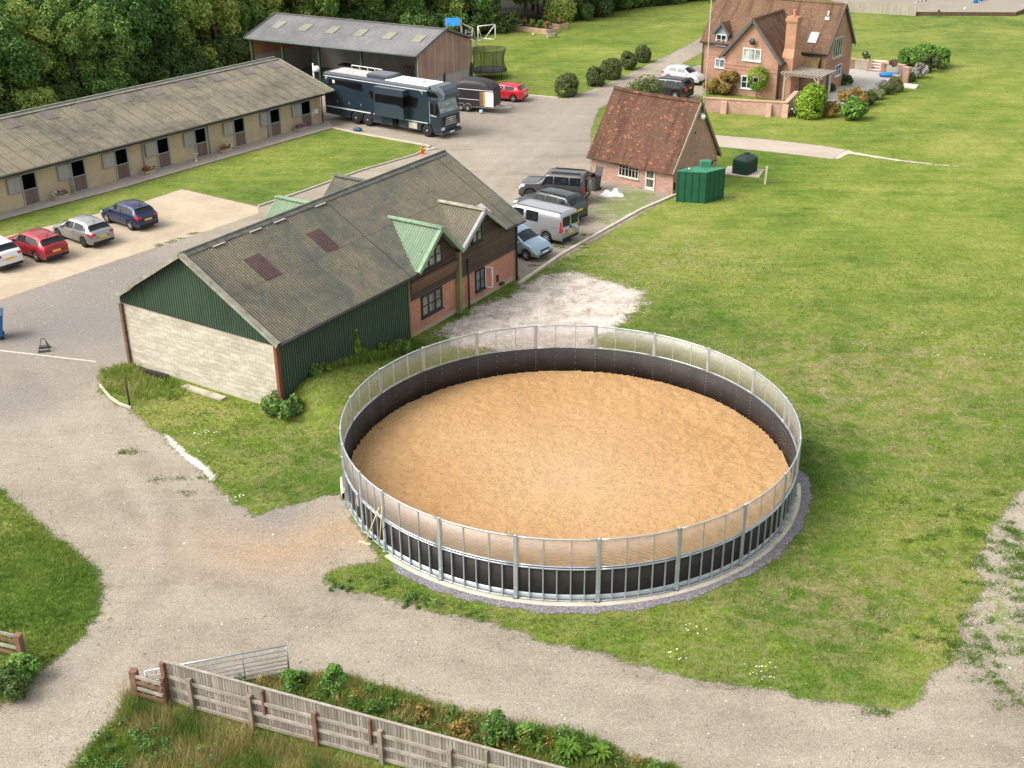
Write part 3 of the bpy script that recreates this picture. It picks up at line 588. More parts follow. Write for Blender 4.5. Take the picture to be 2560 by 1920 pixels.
for k in range(7):
    rg = np.random.default_rng(100 + k); h = [11, 12.5, 10, 13, 9.5, 11.5, 12][k]; lo = [1.2, 2.2, 1., 3.2, .8, 2.5, 1.4][k]
    sp = blobs(rg, 30, 2.5, 2.5, lo + .8, h - .8, .7, 1.4)
    TREES.append((leafmesh('crown', sp, 15000, .21, LEAF_T, 200 + k, .55), trunkmesh('trunk', h * .85, .22, k, BARK if k % 3 else BARKP)))
KIND = ['broad green', 'tall olive', 'dense dark', 'high crowned', 'low bushy', 'feathery', 'yellowing']
def tree(x, y, k, s, rz, label, group='trees of the wood behind the yard', zs=1.):
    t = thing('tree', label, 'tree', (x, y, 0), rz, group); t.scale = (s, s, s * zs)
    link('crown', TREES[k][0], t); link('trunk', TREES[k][1], t); return t
edge = [(-62, 62), (-48, 88), (-37.5, 106), (-31, 118), (-27.5, 129), (-15, 141), (-3, 141.5), (1.5, 149), (9, 152), (14, 160), (22, 165), (31, 172), (45, 190)]
def along(pl, step):
    out = []; carry = 0
    for a, b in zip(pl, pl[1:]):
        a = np.array(a, float); b = np.array(b, float); L = np.linalg.norm(b - a); t = carry
        while t < L: out.append((a + (b - a) * t / L, (b - a) / L)); t += step
        carry = t - L
    return out
tr = random.Random(5); cnt = 0
where = lambda x, y, row: (('behind the left end of stable roof', 'behind the middle stable roof', 'behind the right end of stable roof', 'behind the open shed', 'beyond the play frame', 'behind the raised beds', 'beyond the far lawn', 'at the far end of the drive')[min(7, int(np.searchsorted([-46, -38, -30, -12, -3, 6, 20], x)))])
ORD = ['first', 'second', 'third', 'fourth', 'fifth', 'sixth', 'seventh', 'eighth', 'ninth', 'tenth', 'eleventh', 'twelfth', 'thirteenth', 'fourteenth', 'fifteenth', 'sixteenth']
seen = {}
for row, (off, step, s0) in enumerate([(1.5, 3.6, .88), (5.5, 4.2, 1.05), (10.5, 4.8, 1.25)]):
    for c, d in along(edge, step):
        x = c[0] - d[1] * off + tr.uniform(-.9, .9); y = c[1] + d[0] * off + tr.uniform(-.9, .9)
        if abs(x) > 13 + y * .46: continue
        k = tr.randrange(7); wh = where(x, y, row); rn = ('front', 'second', 'back')[row]; key = (wh, rn); seen[key] = seen.get(key, 0) + 1
        tree(x, y, k, s0 * tr.uniform(.85, 1.15), tr.uniform(0, 6.3), KIND[k] + ' tree ' + wh + ', ' + rn + ' row, ' + ORD[seen[key] - 1])
# bushes closing the foot of the wood
HB = [leafmesh('foliage', blobs(np.random.default_rng(40 + k), 14, 1.7, 1.3, .3, 2.6, .55, 1.0), 5200, .17, LEAF_H if k else LEAF_T, 300 + k, .6) for k in range(4)]
seen = {}
for c, d in along(edge[1:12], 2.4):
    x = c[0] + d[1] * .6 + tr.uniform(-.4, .4); y = c[1] - d[0] * .6 + tr.uniform(-.4, .4); k = tr.randrange(4); wh = where(x, y, 0); seen[wh] = seen.get(wh, 0) + 1
    if -1.2 < x < 4.6 and y < 151: continue
    if tr.random() < .6 and x < 6: q_ = link('hedge_bush', HB[k], None, (x - d[1] * 3.4, y + d[0] * 3.4, 0), tr.uniform(0, 6.3), 1.35); tag(q_, 'tall dark bush set back in the wood ' + wh + ', ' + ORD[min(15, seen[wh] - 1)], 'bush', 'bushes set back in the wood')
    o = link('hedge_bush', HB[k], None, (x, y, 0), tr.uniform(0, 6.3), tr.uniform(.7, 1.15)); tag(o, 'dark leafy bush ' + wh + ', ' + ORD[min(15, seen[wh] - 1)] + ' from left', 'bush', 'bushes along the foot of the wood')
def shrub(name, px, py, label, cat, r, h, material, n=1500, leaf=.08, seed=1, group=None, ball=False, z=0., flowers=None, stem=0., xy=None):
    n = int(n * 1.8); leaf *= 1.3; rg = np.random.default_rng(seed); x, y = xy if xy is not None else at(px, py, z)
    if ball: sp = [(0, 0, h / 2 + stem, min(r, h / 2))] * 1 + [(rg.uniform(-.3, .3) * r, rg.uniform(-.3, .3) * r, stem + h * rg.uniform(.25, .75), r * rg.uniform(.7, .85)) for _ in range(9)]
    else: sp = blobs(rg, 12, r * .75, r * .75, stem + h * .2, stem + h * .85, min(r, h) * .22, min(r, h) * .42)
    t = thing(name, label, cat, (x, y, z + float(bankh(x, y))), 0, group)
    link('foliage', leafmesh('foliage', sp, n, leaf, material, seed, .8 if ball else .5), t)
    m = MB(); hh = stem + h * .6
    for k in range(1 if stem else 4): a = k * 1.7; m.tube([(.03 * math.cos(a), .03 * math.sin(a), -.05), (r * .2 * math.cos(a) * (0 if stem else 1), r * .2 * math.sin(a) * (0 if stem else 1), hh)], [.035, .02], 5)
    m.build('stem', BARK, t)
    if flowers:
        fm, fn, fs = flowers; sp2 = [(a, b_, c + .02, q * 1.05) for a, b_, c, q in sp]; link('flowers', leafmesh('flowers', sp2, fn, fs, fm, seed + 9, .95, 1.1, .6), t)
    return t
FLW = mat('white_petals', (.85, .83, .8), .6, .05, 9); FLR = mat('red_petals', (.5, .02, .03), .6, .2, 9); FLP = mat('pink_petals', (.7, .2, .35), .6, .2, 9)
# ------------------------------------------------------------------ building helpers and materials
def win(parent, P, d, n, w_, h, cols=2, rows=1, fm=WHITE, gm=GLASS, t=.055, sill=True, name='window', label=None, mt=None):
    """window: lower left corner P, along d, outward n (unit vectors)"""
    P = Vector(P); d = Vector(d).normalized(); n = Vector(n).normalized(); z = Vector((0, 0, 1)); m = MB(); mt = mt or t * .8
    c = P + n * .02
    for a, b in (((0, t / 2), (w_, t / 2)), ((0, h - t / 2), (w_, h - t / 2))): m.bar(c + d * a[0] + z * a[1], c + d * b[0] + z * b[1], .09, t)
    for x in [t / 2, w_ - t / 2] + [w_ * k / cols for k in range(1, cols)]:
        q = t if x in (t / 2, w_ - t / 2) else mt; m.bar(c + d * x + z * t, c + d * x + z * (h - t), q, .085, n)
    for k in range(1, rows):
        m.bar(c + d * t + z * (h * k / rows), c + d * (w_ - t) + z * (h * k / rows), .06, t * .45)
    if sill: m.bar(c - z * .03 + n * .03 - d * .05, c - z * .03 + n * .03 + d * (w_ + .05), .14, .05)
    f = m.build(name, fm, parent)
    if label: f['label'] = label
    g = MB(); q = P + n * .012; g.add([q + d * .01 + z * .01, q + d * (w_ - .01) + z * .01, q + d * (w_ - .01) + z * (h - .01), q + d * .01 + z * (h - .01)], [(0, 1, 2, 3)] if d.cross(z).dot(n) > 0 else [(3, 2, 1, 0)]); g.build('pane', gm, f)
    return f
def corrmat(name, base, moss, lich, mossamt=.5, laps=(1.05, 2.4), grad=.0, dk=False):
    b = NB(name); v = b.coord('UV'); o = b.coord(); big = b.noise(o, .28, 6, .65, .5); med = b.noise(o, 2.4, 5, .75); sp = b.noise(o, 13, 3, .8); st = b.noise(b.coord('UV', (5, .5, 1)), 1.6, 4, .6)
    col = b.mix(b.ramp(b.math('ADD', b.math('MULTIPLY', big, .6), b.math('MULTIPLY', med, .4)), [(.5 - mossamt * .18, 0.), (.62 - mossamt * .1, 1.)]), base, moss)
    col = b.mix(b.math('MULTIPLY', b.ramp(sp, [(.56, 0.), (.66, 1.)]), b.ramp(big, [(.38, .15), (.6, .85)])), col, lich)
    col = b.mix(.6, col, b.ramp(st, [(.3, .72), (.7, 1.08)]), 'MULTIPLY'); col = b.mix(.5, col, b.ramp(b.noise(o, 30, 3, .8), [(.3, .65), (.65, 1.05)]), 'MULTIPLY')
    sx = b.new('SeparateXYZ'); b.L(v, sx.inputs[0]); wv = b.math('SINE', b.math('MULTIPLY', sx.outputs[0], 2 * PI / .15)); col = b.mix(.75 if grad else .6, col, b.ramp(b.math('MULTIPLY_ADD', wv, .5, .5), [(.1, .5 if not dk else .25), (.75, 1.15 if not dk else 1.45)]), 'MULTIPLY')  # grooves: dirt plus shading put in the colour, valleys darkened, crests lightened
    br = b.new('TexBrick', offset=0); b.L(v, br.inputs['Vector']); br.inputs['Scale'].default_value = 1; br.inputs['Brick Width'].default_value = laps[0]; br.inputs['Row Height'].default_value = laps[1]; br.inputs['Mortar Size'].default_value = .016
    col = b.mix(b.math('MULTIPLY', br.outputs['Fac'], .7), col, (.04, .04, .032))
    b.bump(med, .3, .02); return b.fin(col, .9, 0, .15)
ROOF_BARN = corrmat('barn_roof', (.105, .112, .098), (.18, .16, .118), (.38, .33, .22), .5, (3.1, 3.1), .1)
ROOF_STAB = corrmat('stable_roof', (.115, .115, .095), (.225, .20, .145), (.36, .33, .25), .55, (1.05, 2.35))
ROOF_SHED = corrmat('shed_roof', (.19, .19, .195), (.26, .255, .26), (.32, .31, .31), .3, (1.05, 2.6))
GREENW = corrmat('green_cladding', (.055, .088, .06), (.062, .10, .068), (.09, .125, .09), .3, (4, 9), .1, True)
GREENL = corrmat('pale_green_sheet', (.18, .265, .175), (.22, .30, .205), (.33, .37, .28), .5, (4, 9))
ROOFLIGHT = corrmat('maroon_rooflight', (.085, .052, .055), (.11, .072, .07), (.2, .15, .13), .3, (4, 9))
RLGREY = corrmat('grey_rooflight', (.15, .12, .12), (.19, .155, .15), (.26, .23, .2), .3, (4, 9))
RLYEL = corrmat('yellow_rooflight', (.30, .295, .22), (.34, .33, .245), (.38, .36, .28), .3, (4, 9))
CAP = mat('cement_capping', (.27, .26, .21), .9, .35, 3, .3, 30)
CAPD = mat('dark_capping', (.13, .135, .12), .9, .35, 3, .3, 30)
BRICKR = brickmat('red_brick', (.40, .135, .08), (.52, .21, .125), (.44, .32, .26), .225, .075, .011, plinth=((.40, .31, .235), .38))
BRICKO = brickmat('old_red_brick', (.32, .145, .10), (.50, .27, .19), (.50, .41, .35), .225, .075, .012)
BRICKH = brickmat('house_brick', (.34, .155, .095), (.47, .24, .15), (.42, .34, .28), .225, .075, .01)
BRICKG = brickmat('garden_brick', (.42, .21, .14), (.54, .32, .23), (.52, .43, .36), .225, .075, .012)
BLOCK = brickmat('pale_blockwork', (.435, .40, .325), (.495, .455, .38), (.33, .30, .24), .45, .225, .014, patch=((.60, .56, .49), (.8, 2.6), .5, .5), plinth=((.40, .36, .27), .22))
BLOCKG = brickmat('grey_blockwork', (.38, .36, .34), (.43, .41, .38), (.33, .31, .29), .45, .225, .01)
CREAM = brickmat('cream_wall', (.52, .425, .285), (.54, .44, .30), (.48, .39, .265), .45, .225, .008, bump=.1, plinth=((.42, .35, .25), .16))
PLANKV = brickmat('vertical_boards', (.34, .23, .17), (.46, .335, .26), (.16, .10, .07), .19, 9., .012, patch=((.26, .20, .17), 1.2, .6, .5))
PLANKD = brickmat('dark_boards', (.075, .055, .042), (.11, .08, .06), (.03, .022, .018), 9., .16, .012, patch=((.16, .09, .06), .9, .62, .55))
PLANKR = brickmat('reddish_boards', (.14, .075, .05), (.20, .12, .085), (.04, .025, .02), 9., .16, .012)
PLANKI = brickmat('orange_boards', (.42, .22, .11), (.5, .28, .15), (.2, .1, .05), .19, 9., .012)
def tilemat(name, c1, c2, c3, moss, amt=.5):
    b = NB(name); v = b.coord('UV'); br = b.new('TexBrick', offset=.5); b.L(v, br.inputs['Vector']); br.inputs['Scale'].default_value = 1
    br.inputs['Brick Width'].default_value = .17; br.inputs['Row Height'].default_value = .11; br.inputs['Mortar Size'].default_value = .008; br.inputs['Bias'].default_value = -.1
    br.inputs['Color1'].default_value = c1 + (1,); br.inputs['Color2'].default_value = c2 + (1,); br.inputs['Mortar'].default_value = vmul(c1, .35) + (1,)
    b2 = b.new('TexBrick', offset=.5); b.L(v, b2.inputs['Vector']); b2.inputs['Scale'].default_value = 1; b2.inputs['Brick Width'].default_value = .17; b2.inputs['Row Height'].default_value = .11; b2.inputs['Mortar Size'].default_value = 0
    b2.inputs['Color1'].default_value = (0, 0, 0, 1); b2.inputs['Color2'].default_value = (1, 1, 1, 1)
    cl = b.noise(v, 3.2, 2, .5); big = b.noise(v, .45, 6, .65, .8)
    pick = b.math('MULTIPLY', b.ramp(b2.outputs['Color'], [(.8, 0.), (.88, 1.)]), b.ramp(cl, [(.48, 0.), (.6, .8)]))
    col = b.mix(pick, br.outputs['Color'], c3); col = b.mix(b.math('MULTIPLY', b.ramp(big, [(.45, 0.), (.68, 1.)]), amt), col, moss)
    col = b.mix(.7, col, b.ramp(b.noise(b.coord('UV', (1.3, .16, 1)), 1.1, 5, .6, .5), [(.38, .5), (.52, 1.05)]), 'MULTIPLY'); col = b.mix(.6, col, b.ramp(b.noise(v, 12, 4, .8), [(.3, .7), (.7, 1.1)]), 'MULTIPLY'); b.bump(b.math('ADD', b.math('MULTIPLY', br.outputs['Fac'], -1.), b2.outputs['Color']), .5, .02)
    return b.fin(col, .9, 0, .15)
TILEO = tilemat('old_clay_tiles', (.12, .06, .043), (.185, .095, .062), (.36, .15, .075), (.085, .062, .04), .75)
TILEH = tilemat('house_clay_tiles', (.155, .09, .062), (.215, .13, .088), (.25, .15, .09), (.17, .12, .065), .6)
GUT = mat('black_gutter', (.025, .03, .03), .5, .2, 6)
def slope_slab(mb, u0, u1, v0, z0, v1, z1, th=.1):
    """roof slab between eave (v0,z0) and ridge (v1,z1), top surface at those lines"""
    P = [(u0, v0, z0), (u1, v0, z0), (u1, v1, z1), (u0, v1, z1)]; P += [(a, b, c - th) for a, b, c in P]
    F = [(0, 1, 2, 3), (7, 6, 5, 4), (0, 4, 5, 1), (1, 5, 6, 2), (2, 6, 7, 3), (3, 7, 4, 0)]
    if v1 < v0: F = [f[::-1] for f in F]
    mb.add(P, F)
def slope_slab_u(mb, v0, v1, u0, z0, u1, z1, th=.1):
    P = [(u0, v0, z0), (u0, v1, z0), (u1, v1, z1), (u1, v0, z1)]; P += [(a, b, c - th) for a, b, c in P]
    F = [(0, 1, 2, 3), (7, 6, 5, 4), (0, 4, 5, 1), (1, 5, 6, 2), (2, 6, 7, 3), (3, 7, 4, 0)]
    if (v1 - v0) * (u1 - u0) > 0: F = [f[::-1] for f in F]
    mb.add(P, F)

# ------------------------------------------------------------------ green barn with brick end
ba = R_(57.5); barn = thing('barn', 'long green clad barn with mossy corrugated roof, pale block gable and brick far end', 'barn', (-9.95, 46.0), ba)
BL, BW, EZ, RZ = 18.95, 9.6, 3.45, 6.45
m = MB(); m.prism([(0, 0), (BW, 0), (BW, 3.32), (0, 3.32)], 0, .22, lambda a, b, c: (c, a, b)); m.build('block_wall', BLOCK, barn)
m = MB(); U = Vector((0, -1, 0))
# green gable cladding: strips following the rafters
pts = []; F = []; k = int((BW + .1) / .15 * 4)
for i in range(k + 1):
    v_ = -.05 + (BW + .1) * i / k; zt = EZ + (RZ - EZ) * (1 - abs(v_ - BW / 2) / (BW / 2)) - .04; o = -.05 + .03 * math.sin(2 * PI * v_ / .15)
    zb = 3.15 - .0 * v_; pts += [(o, v_, zb), (o, v_, max(zt, zb + .02))]
m.add(pts, [(2 * i + 2, 2 * i, 2 * i + 1, 2 * i + 3) for i in range(k)], True)
for i in range(k): m.uv[i] = [(pts[2 * i + 2][1], 0), (pts[2 * i][1], 0), (pts[2 * i][1], 1), (pts[2 * i + 2][1], 1)]
m.build('gable_cladding', GREENW, barn)
m = MB(); m.corr((0, -.02, .0), (1, 0, 0), 9.15, (0, 0, EZ - .03), .022, .15); m.build('side_cladding', GREENW, barn)
m = MB(); m.bar((9.2, -.05, 0), (9.2, -.05, EZ - .15), .09, .07); m.build('corner_board', mat('tan_board', (.30, .21, .11), .85), barn)
m = MB(); m.bar((-.03, .02, -.1), (-.03, .02, EZ - .2), .16, .2); m.build('corner_post', mat('rusty_steel', (.20, .07, .04), .8, .35, 4), barn)
m = MB(); m.bar((-.03, BW - .02, -.1), (-.03, BW - .02, 3.1), .16, .2); m.build('corner_post', mat('brown_post', (.15, .09, .06), .8, .35, 4), barn)
# brick and timber bays
m = MB(); m.wallo((9.22, 0, 0), (1, 0, 0), 4.05, 1.93, [(.95, .78, 2.72, 1.92)]); m.build('brick_wall', BRICKR, barn)
m = MB(); m.wallo((13.3, -.02, 0), (1, 0, 0), BL - 13.3, 1.78, [(1.63, .56, 2.55, 1.74)]); m.build('brick_wall', BRICKR, barn)
m = MB(); m.add([(BL, 0, 0), (BL, BW, 0), (BL, BW, 3.3), (BL, 0, 3.3)], [(0, 1, 2, 3)]); m.build('brick_wall', BRICKR, barn)
m = MB(); m.add([(0, BW, 0), (BL, BW, 0), (BL, BW, 3.3), (0, BW, 3.3)], [(3, 2, 1, 0)]); m.build('rear_cladding', GREENW, barn)
def gpoly(u0, u1, z0, ze, ua, za, v_): return [(u0, v_, z0), (u1, v_, z0), (u1, v_, ze), (ua, v_, za), (u0, v_, ze)]
m = MB(); m.box(9.25, -.03, 1.93, 13.2, .05, 2.86); m.build('timber_band', PLANKD, barn)
m = MB(); m.box(9.25, -.17, 2.42, 13.2, .05, 2.98); m.build('timber_boarding', PLANKR, barn)
m = MB(); m.prism([(9.3, 2.98), (13.2, 2.98), (13.2, 3.45), (11.45, 5.08), (9.35, 3.4)], -.05, .05); m.build('gable_boarding', PLANKD, barn)
m = MB(); m.prism([(13.45, 1.78), (BL, 1.78), (BL, 3.42), (17.3, 3.45), (15.35, 4.95), (13.45, 3.5)], -.07, .05); m.build('timber_boarding', PLANKD, barn)
m = MB(); m.prism([(0, 3.3), (BW, 3.3), (BW, EZ), (BW / 2, RZ - .1), (0, EZ)], BL - .06, BL, lambda a, b, c: (c, a, b)); m.build('gable_boarding', PLANKD, barn)
m = MB(); m.bar((13.3, -.14, 0), (13.3, -.14, 3.35), .26, .22); m.build('timber_post', mat('mossy_green_post', (.21, .20, .09), .85, .25, 2), barn)
m = MB(); m.tube([(14.15, -.16, 0), (14.15, -.16, 2.7)], .05, 8); m.build('downpipe', GUT, barn)
m = MB(); m.tube([(BL - .04, -.12, 0), (BL - .04, -.12, 3.4)], .06, 8); m.build('downpipe', GUT, barn)
FRB = mat('black_frame', (.035, .035, .04), .5, .1, 5)
win(barn, (10.2, 0, .78), (1, 0, 0), (0, -1, 0), 1.75, 1.13, 3, 2, FRB, GLASSP, .09, label='lower triple casement window with black frame')
win(barn, (10.3, -.06, 3.22), (1, 0, 0), (0, -1, 0), 1.7, 1.02, 3, 2, FRB, GLASSP, .08, label='dormer window under the green gable')
win(barn, (14.95, -.02, .57), (1, 0, 0), (0, -1, 0), .9, 1.15, 2, 2, FRB, glassmat('mid_glass', (.10, .12, .13)), .05, label='open casement window in the brick wall')
m = MB(); m.bar((15.86, -.06, .58), (16.0, -.42, .58), .02, .05); m.bar((15.86, -.06, 1.7), (16.0, -.42, 1.7), .02, .05); m.bar((15.86, -.06, .6), (15.86, -.06, 1.7), .05); m.bar((16.0, -.42, .6), (16.0, -.42, 1.7), .05); m.build('open_casement', WHITE, barn)
win(barn, (14.62, -.08, 3.32), (1, 0, 0), (0, -1, 0), .95, 1.0, 2, 2, FRB, GLASSP, .08, label='small upstairs window in the second dormer')
m = MB(); m.box(17.0, -.10, .48, 17.1, -.02, .86); m.build('black_vent', DARK, barn)
m = MB(); m.box(17.25, -.2, .2, 17.55, -.02, .34); m.build('meter_box', mat('dark_green_box', (.05, .06, .06), .5), barn)
# main roof
slope = (RZ - EZ + .03) / (BW / 2 + .42)
def cut(t):   # the sheets stop at the valleys of the two gabled dormers
    u_ = t - .32; zd = None
    for (a, b_, ze, um, za) in ((9.45, 13.22, 3.5, 11.45, 5.18), (13.32, 17.35, 3.55, 15.35, 5.02)):
        if a - .1 < u_ < b_ + .1: zd = ze + (za - ze) * max(0, (1 - (um - u_) / (um - a)) if u_ < um else (1 - (u_ - um) / (b_ - um)))
    if 13.2 < u_ < 13.34: zd = 3.52
    return 0. if zd is None else max(0., ((zd - EZ + .03) / slope - .12) / (BW / 2 + .42))
m = MB(); m.corr((-.32, -.42, EZ - .03), (1, 0, 0), BL + .65, (0, BW / 2 + .42, RZ - EZ + .03 + (RZ - EZ) * .0), .034, .15, st=cut); m.build('roof', ROOF_BARN, barn)
m = MB(); m.corr((BL + .33, BW + .18, EZ + .06), (-1, 0, 0), BL + .65, (0, -(BW / 2 + .18), RZ - EZ - .06), .03, .15); m.build('roof', ROOF_BARN, barn)
m = MB(); m.prism([(0, 3.3), (BW, 3.3), (BW, EZ), (BW / 2, RZ - .1), (0, EZ)], .0, .06, lambda a, b, c: (c, a, b)); m.build('gable_lining', VOIDM, barn)
m = MB()
for k in range(13):
    u0 = -.35 + k * (BL + .7) / 13; u1 = u0 + (BL + .7) / 13 + .03; z = RZ + .05 + (k % 2) * .012
    m.prism([(-.22, -.13), (0, .02), (.22, -.13), (.20, -.17), (0, -.03), (-.20, -.17)], u0, u1, lambda a, b, c, z=z: (c, BW / 2 + a, z + b))
m.tube([(-.36, BW / 2, RZ + .07), (BL + .36, BW / 2, RZ + .07)], .055, 6); m.build('ridge_capping', CAPD, barn)
m = MB()
for ss in (0, 1):
    for k in range(3):
        a, b = k / 3, (k + 1) / 3 + .01; f = lambda t, dz=0: (-.34, (-.45 + (BW / 2 + .45) * t) if ss == 0 else (BW + .08 - (BW / 2 + .08) * t), (EZ - .02 if ss == 0 else EZ + .08) + (RZ - (EZ if ss == 0 else EZ + .1) + .04) * t + .05 + k * .008)
        m.bar(f(a), f(b), .24 if ss == 0 else .13, .03, (0, 0, 1)); p0, p1 = Vector(f(a)), Vector(f(b)); m.bar(p0 + Vector((-.11, 0, -.09)), p1 + Vector((-.11, 0, -.09)), .02, .2)
m.build('verge_capping', CAP, barn)
m = MB()
for ss in (0, 1):
    f = lambda t: Vector((BL + .33, (-.45 + (BW / 2 + .45) * t) if ss == 0 else (BW + .45 - (BW / 2 + .45) * t), EZ - .02 + (RZ - EZ + .04) * t + .04)); m.bar(f(0), f(1), .1, .06)
m.build('verge_capping', CAPD, barn)
for ua, ub in ((-.3, 9.2), (17.35, BL + .3)):
    m = MB(); m.tube([(ua, -.47, EZ - .09), (ub, -.47, EZ - .09)], .055, 6); m.build('gutter', GUT, barn)
rz_ = lambda v_: EZ - .03 + slope * (v_ + .42)
for u0, v0, v1 in ((2.05, 2.25, 3.5), (6.15, 2.3, 3.5)):
    m = MB(); m.corr((u0, v0, rz_(v0) + .03), (1, 0, 0), .95, (0, v1 - v0, slope * (v1 - v0)), .03, .15); m.build('roof_light', ROOFLIGHT, barn)
m = MB()
for u_ in (1.3, 3.6, 5.2, 8.1):
    m.bar((u_, BW / 2 - .28, rz_(BW / 2 - .28) + .07), (u_ + .75, BW / 2 - .28, rz_(BW / 2 - .28) + .07), .07, .03)
m.build('ridge_flashing', mat('pale_flashing', (.55, .5, .42), .7), barn)
m = MB(); m.bar((17.35, .62, rz_(.62) + .09), (17.35, 1.3, rz_(1.3) + .09), .5, .1); fr_ = m.build('skylight', CAP, barn)
m = MB(); m.bar((17.35, .68, rz_(.68) + .15), (17.35, 1.24, rz_(1.24) + .15), .38, .015); m.build('pane', mat('sky_pane', (.45, .47, .47), .15, .05), fr_)
# dormer roofs
def dormer(u0, u1, ze, ua, za, vf, vb, M_, capm, nm='dormer_roof'):
    for ss in (0, 1):
        m = MB(); ue = u0 if ss == 0 else u1; L = math.hypot(ua - ue, za - ze); d = Vector((ua - ue, 0, za - ze))
        if ss == 0: m.corr((ue, vb, ze), (0, -1, 0), vb - vf, d, .022, .15)
        else: m.corr((ue, vf, ze), (0, 1, 0), vb - vf, d, .022, .15)
        # clip below main roof is hidden by the roof sheet itself
        m.build(nm, M_, barn)
    m = MB(); m.bar((ua, vf - .03, za + .05), (ua, vb, za + .05), .34, .05); m.tube([(ua, vf - .04, za + .08), (ua, vb, za + .08)], .05, 6); m.build('dormer_ridge', capm, barn)
    m = MB(); 
    for ue in (u0, u1):
        a = Vector((ue, vf - .02, ze)); b = Vector((ua, vf - .02, za)); m.bar(a + Vector((0, 0, -.03)), b + Vector((0, 0, -.03)), .05, .2, (0, 0, 1)); m.bar(a + Vector((0, .08, .04)), b + Vector((0, .08, .04)), .2, .03, (0, 0, 1))
    m.build('bargeboard', capm if M_ is GREENL else mat('grey_barge', (.30, .31, .33), .6), barn)
PG = mat('pale_green_cap', (.23, .33, .22), .7, .25, 3)
dormer(9.45, 13.22, 3.5, 11.45, 5.18, -.55, 3.0, GREENL, PG)
dormer(13.32, 17.35, 3.55, 15.35, 5.02, -.5, 2.7, ROOF_BARN, mat('lichen_cap', (.36, .34, .26), .9, .3, 3))
# west side dormers just seen over the ridge
for u0, u1, M_, cm in ((9.7, 13.0, GREENL, PG), (14.3, 17.9, ROOF_BARN, CAPD)):
    ua = (u0 + u1) / 2; n0 = len(barn.children)
    for ss in (0, 1):
        m = MB(); ue = u0 if ss == 0 else u1; d = Vector((ua - ue, 0, 1.5))
        if ss == 0: m.corr((ue, BW + .55, 3.6), (0, -1, 0), 3.4, d, .022, .15)
        else: m.corr((ue, BW - 2.85, 3.6), (0, 1, 0), 3.4, d, .022, .15)
        m.build('dormer_roof', M_, barn)
    m = MB(); m.bar((ua, BW - 2.6, 5.15), (ua, BW + .58, 5.15), .3, .06); m.build('dormer_ridge', cm, barn)
    m = MB(); m.prism([(u0 + .2, 3.3), (u1 - .2, 3.3), (ua, 4.95)], BW + .3, BW + .4); m.build('gable_boarding', PLANKD, barn)
def wl(o_, a_, u_, v_, z=0):   # local building point to world
    return (o_[0] + u_ * math.cos(a_) - v_ * math.sin(a_), o_[1] + u_ * math.sin(a_) + v_ * math.cos(a_), z)
BO = (-9.95, 46.0)

# ------------------------------------------------------------------ brick outbuilding
oa = R_(-37 - 2.9); OO = tuple(at(1479, 443.5)); outb = thing('brick_outbuilding', 'small red brick outbuilding with a steep old clay tile roof beside the green tank', 'outbuilding', OO, oa)
OL, OW, OE, OR = 6.75, 5.6, 1.98, 5.85
m = MB(); m.wallo((0, 0, 0), (1, 0, 0), OL, 1.9, [(2.32, .58, 3.98, 1.68), (4.55, 0, 5.32, 1.7)])
m.add([(OL, 0, 0), (OL, OW, 0), (OL, OW, OE), (OL, OW / 2, OR - .1), (OL, 0, OE)], [(0, 1, 2, 3, 4)]); m.add([(0, 0, 0), (0, OW, 0), (0, OW, OE), (0, OW / 2, OR - .1), (0, 0, OE)], [(4, 3, 2, 1, 0)])
m.add([(0, OW, 0), (OL, OW, 0), (OL, OW, OE), (0, OW, OE)], [(3, 2, 1, 0)]); m.build('wall', BRICKO, outb)
def gable_tiles(par, u0, u1, w_, ze, zr, ov, M_, sag=0., th=.1):
    sl = (zr - ze) / (w_ / 2)
    for ss in (0, 1):
        m = MB(); n = 14; pts = []; F = []
        for i in range(n + 1):
            u_ = u0 + (u1 - u0) * i / n; dz = -sag * math.sin(PI * i / n)
            for j in range(7):
                t = j / 6; v_ = -ov + (w_ / 2 + ov) * t; z = ze - ov * sl + (zr - ze + ov * sl) * t + dz * (.4 + .6 * t) - .05 * math.sin(PI * t)
                pts.append((u_, v_ if ss == 0 else w_ - v_, z))
        for i in range(n):
            for j in range(6): a = i * 7 + j; f = (a, a + 7, a + 8, a + 1); F.append(f if ss == 0 else f[::-1])
        o = len(pts); pts2 = pts + [(a, b, c - th) for a, b, c in pts]; F2 = F + [tuple(q + o for q in f[::-1]) for f in F]
        bd = [(i * 7, (i + 1) * 7) for i in range(n)] + [((i + 1) * 7 + 6, i * 7 + 6) for i in range(n)] + [(j + 1, j) for j in range(6)] + [(n * 7 + j, n * 7 + j + 1) for j in range(6)]
        for a, b in bd: f = (b, a, a + o, b + o); F2.append(f if ss == 0 else f[::-1])
        m.add(pts2, F2); m.build('roof', M_, par)
    m = MB()
    for k in range(int((u1 - u0) / .42)):
        a = u0 + k * .42; c = -sag * math.sin(PI * (a - u0) / (u1 - u0)); m.prism([(-.17, -.14), (-.08, .02), (.08, .02), (.17, -.14)], a, min(a + .43, u1), lambda p, q, r, c=c, k=k: (r, w_ / 2 + p, zr + .05 + q + c + (k % 2) * .008))
    m.build('ridge_tiles', TILEO if M_ is TILEO else TILEH, par)
gable_tiles(outb, -.25, OL + .14, OW, OE, OR, .33, TILEO, .10)
win(outb, (2.32, 0, .58), (1, 0, 0), (0, -1, 0), 1.66, 1.1, 6, 2, mat('cream_frame', (.62, .58, .5), .6), GLASS, .05, label='wide many paned cream window under the eaves')
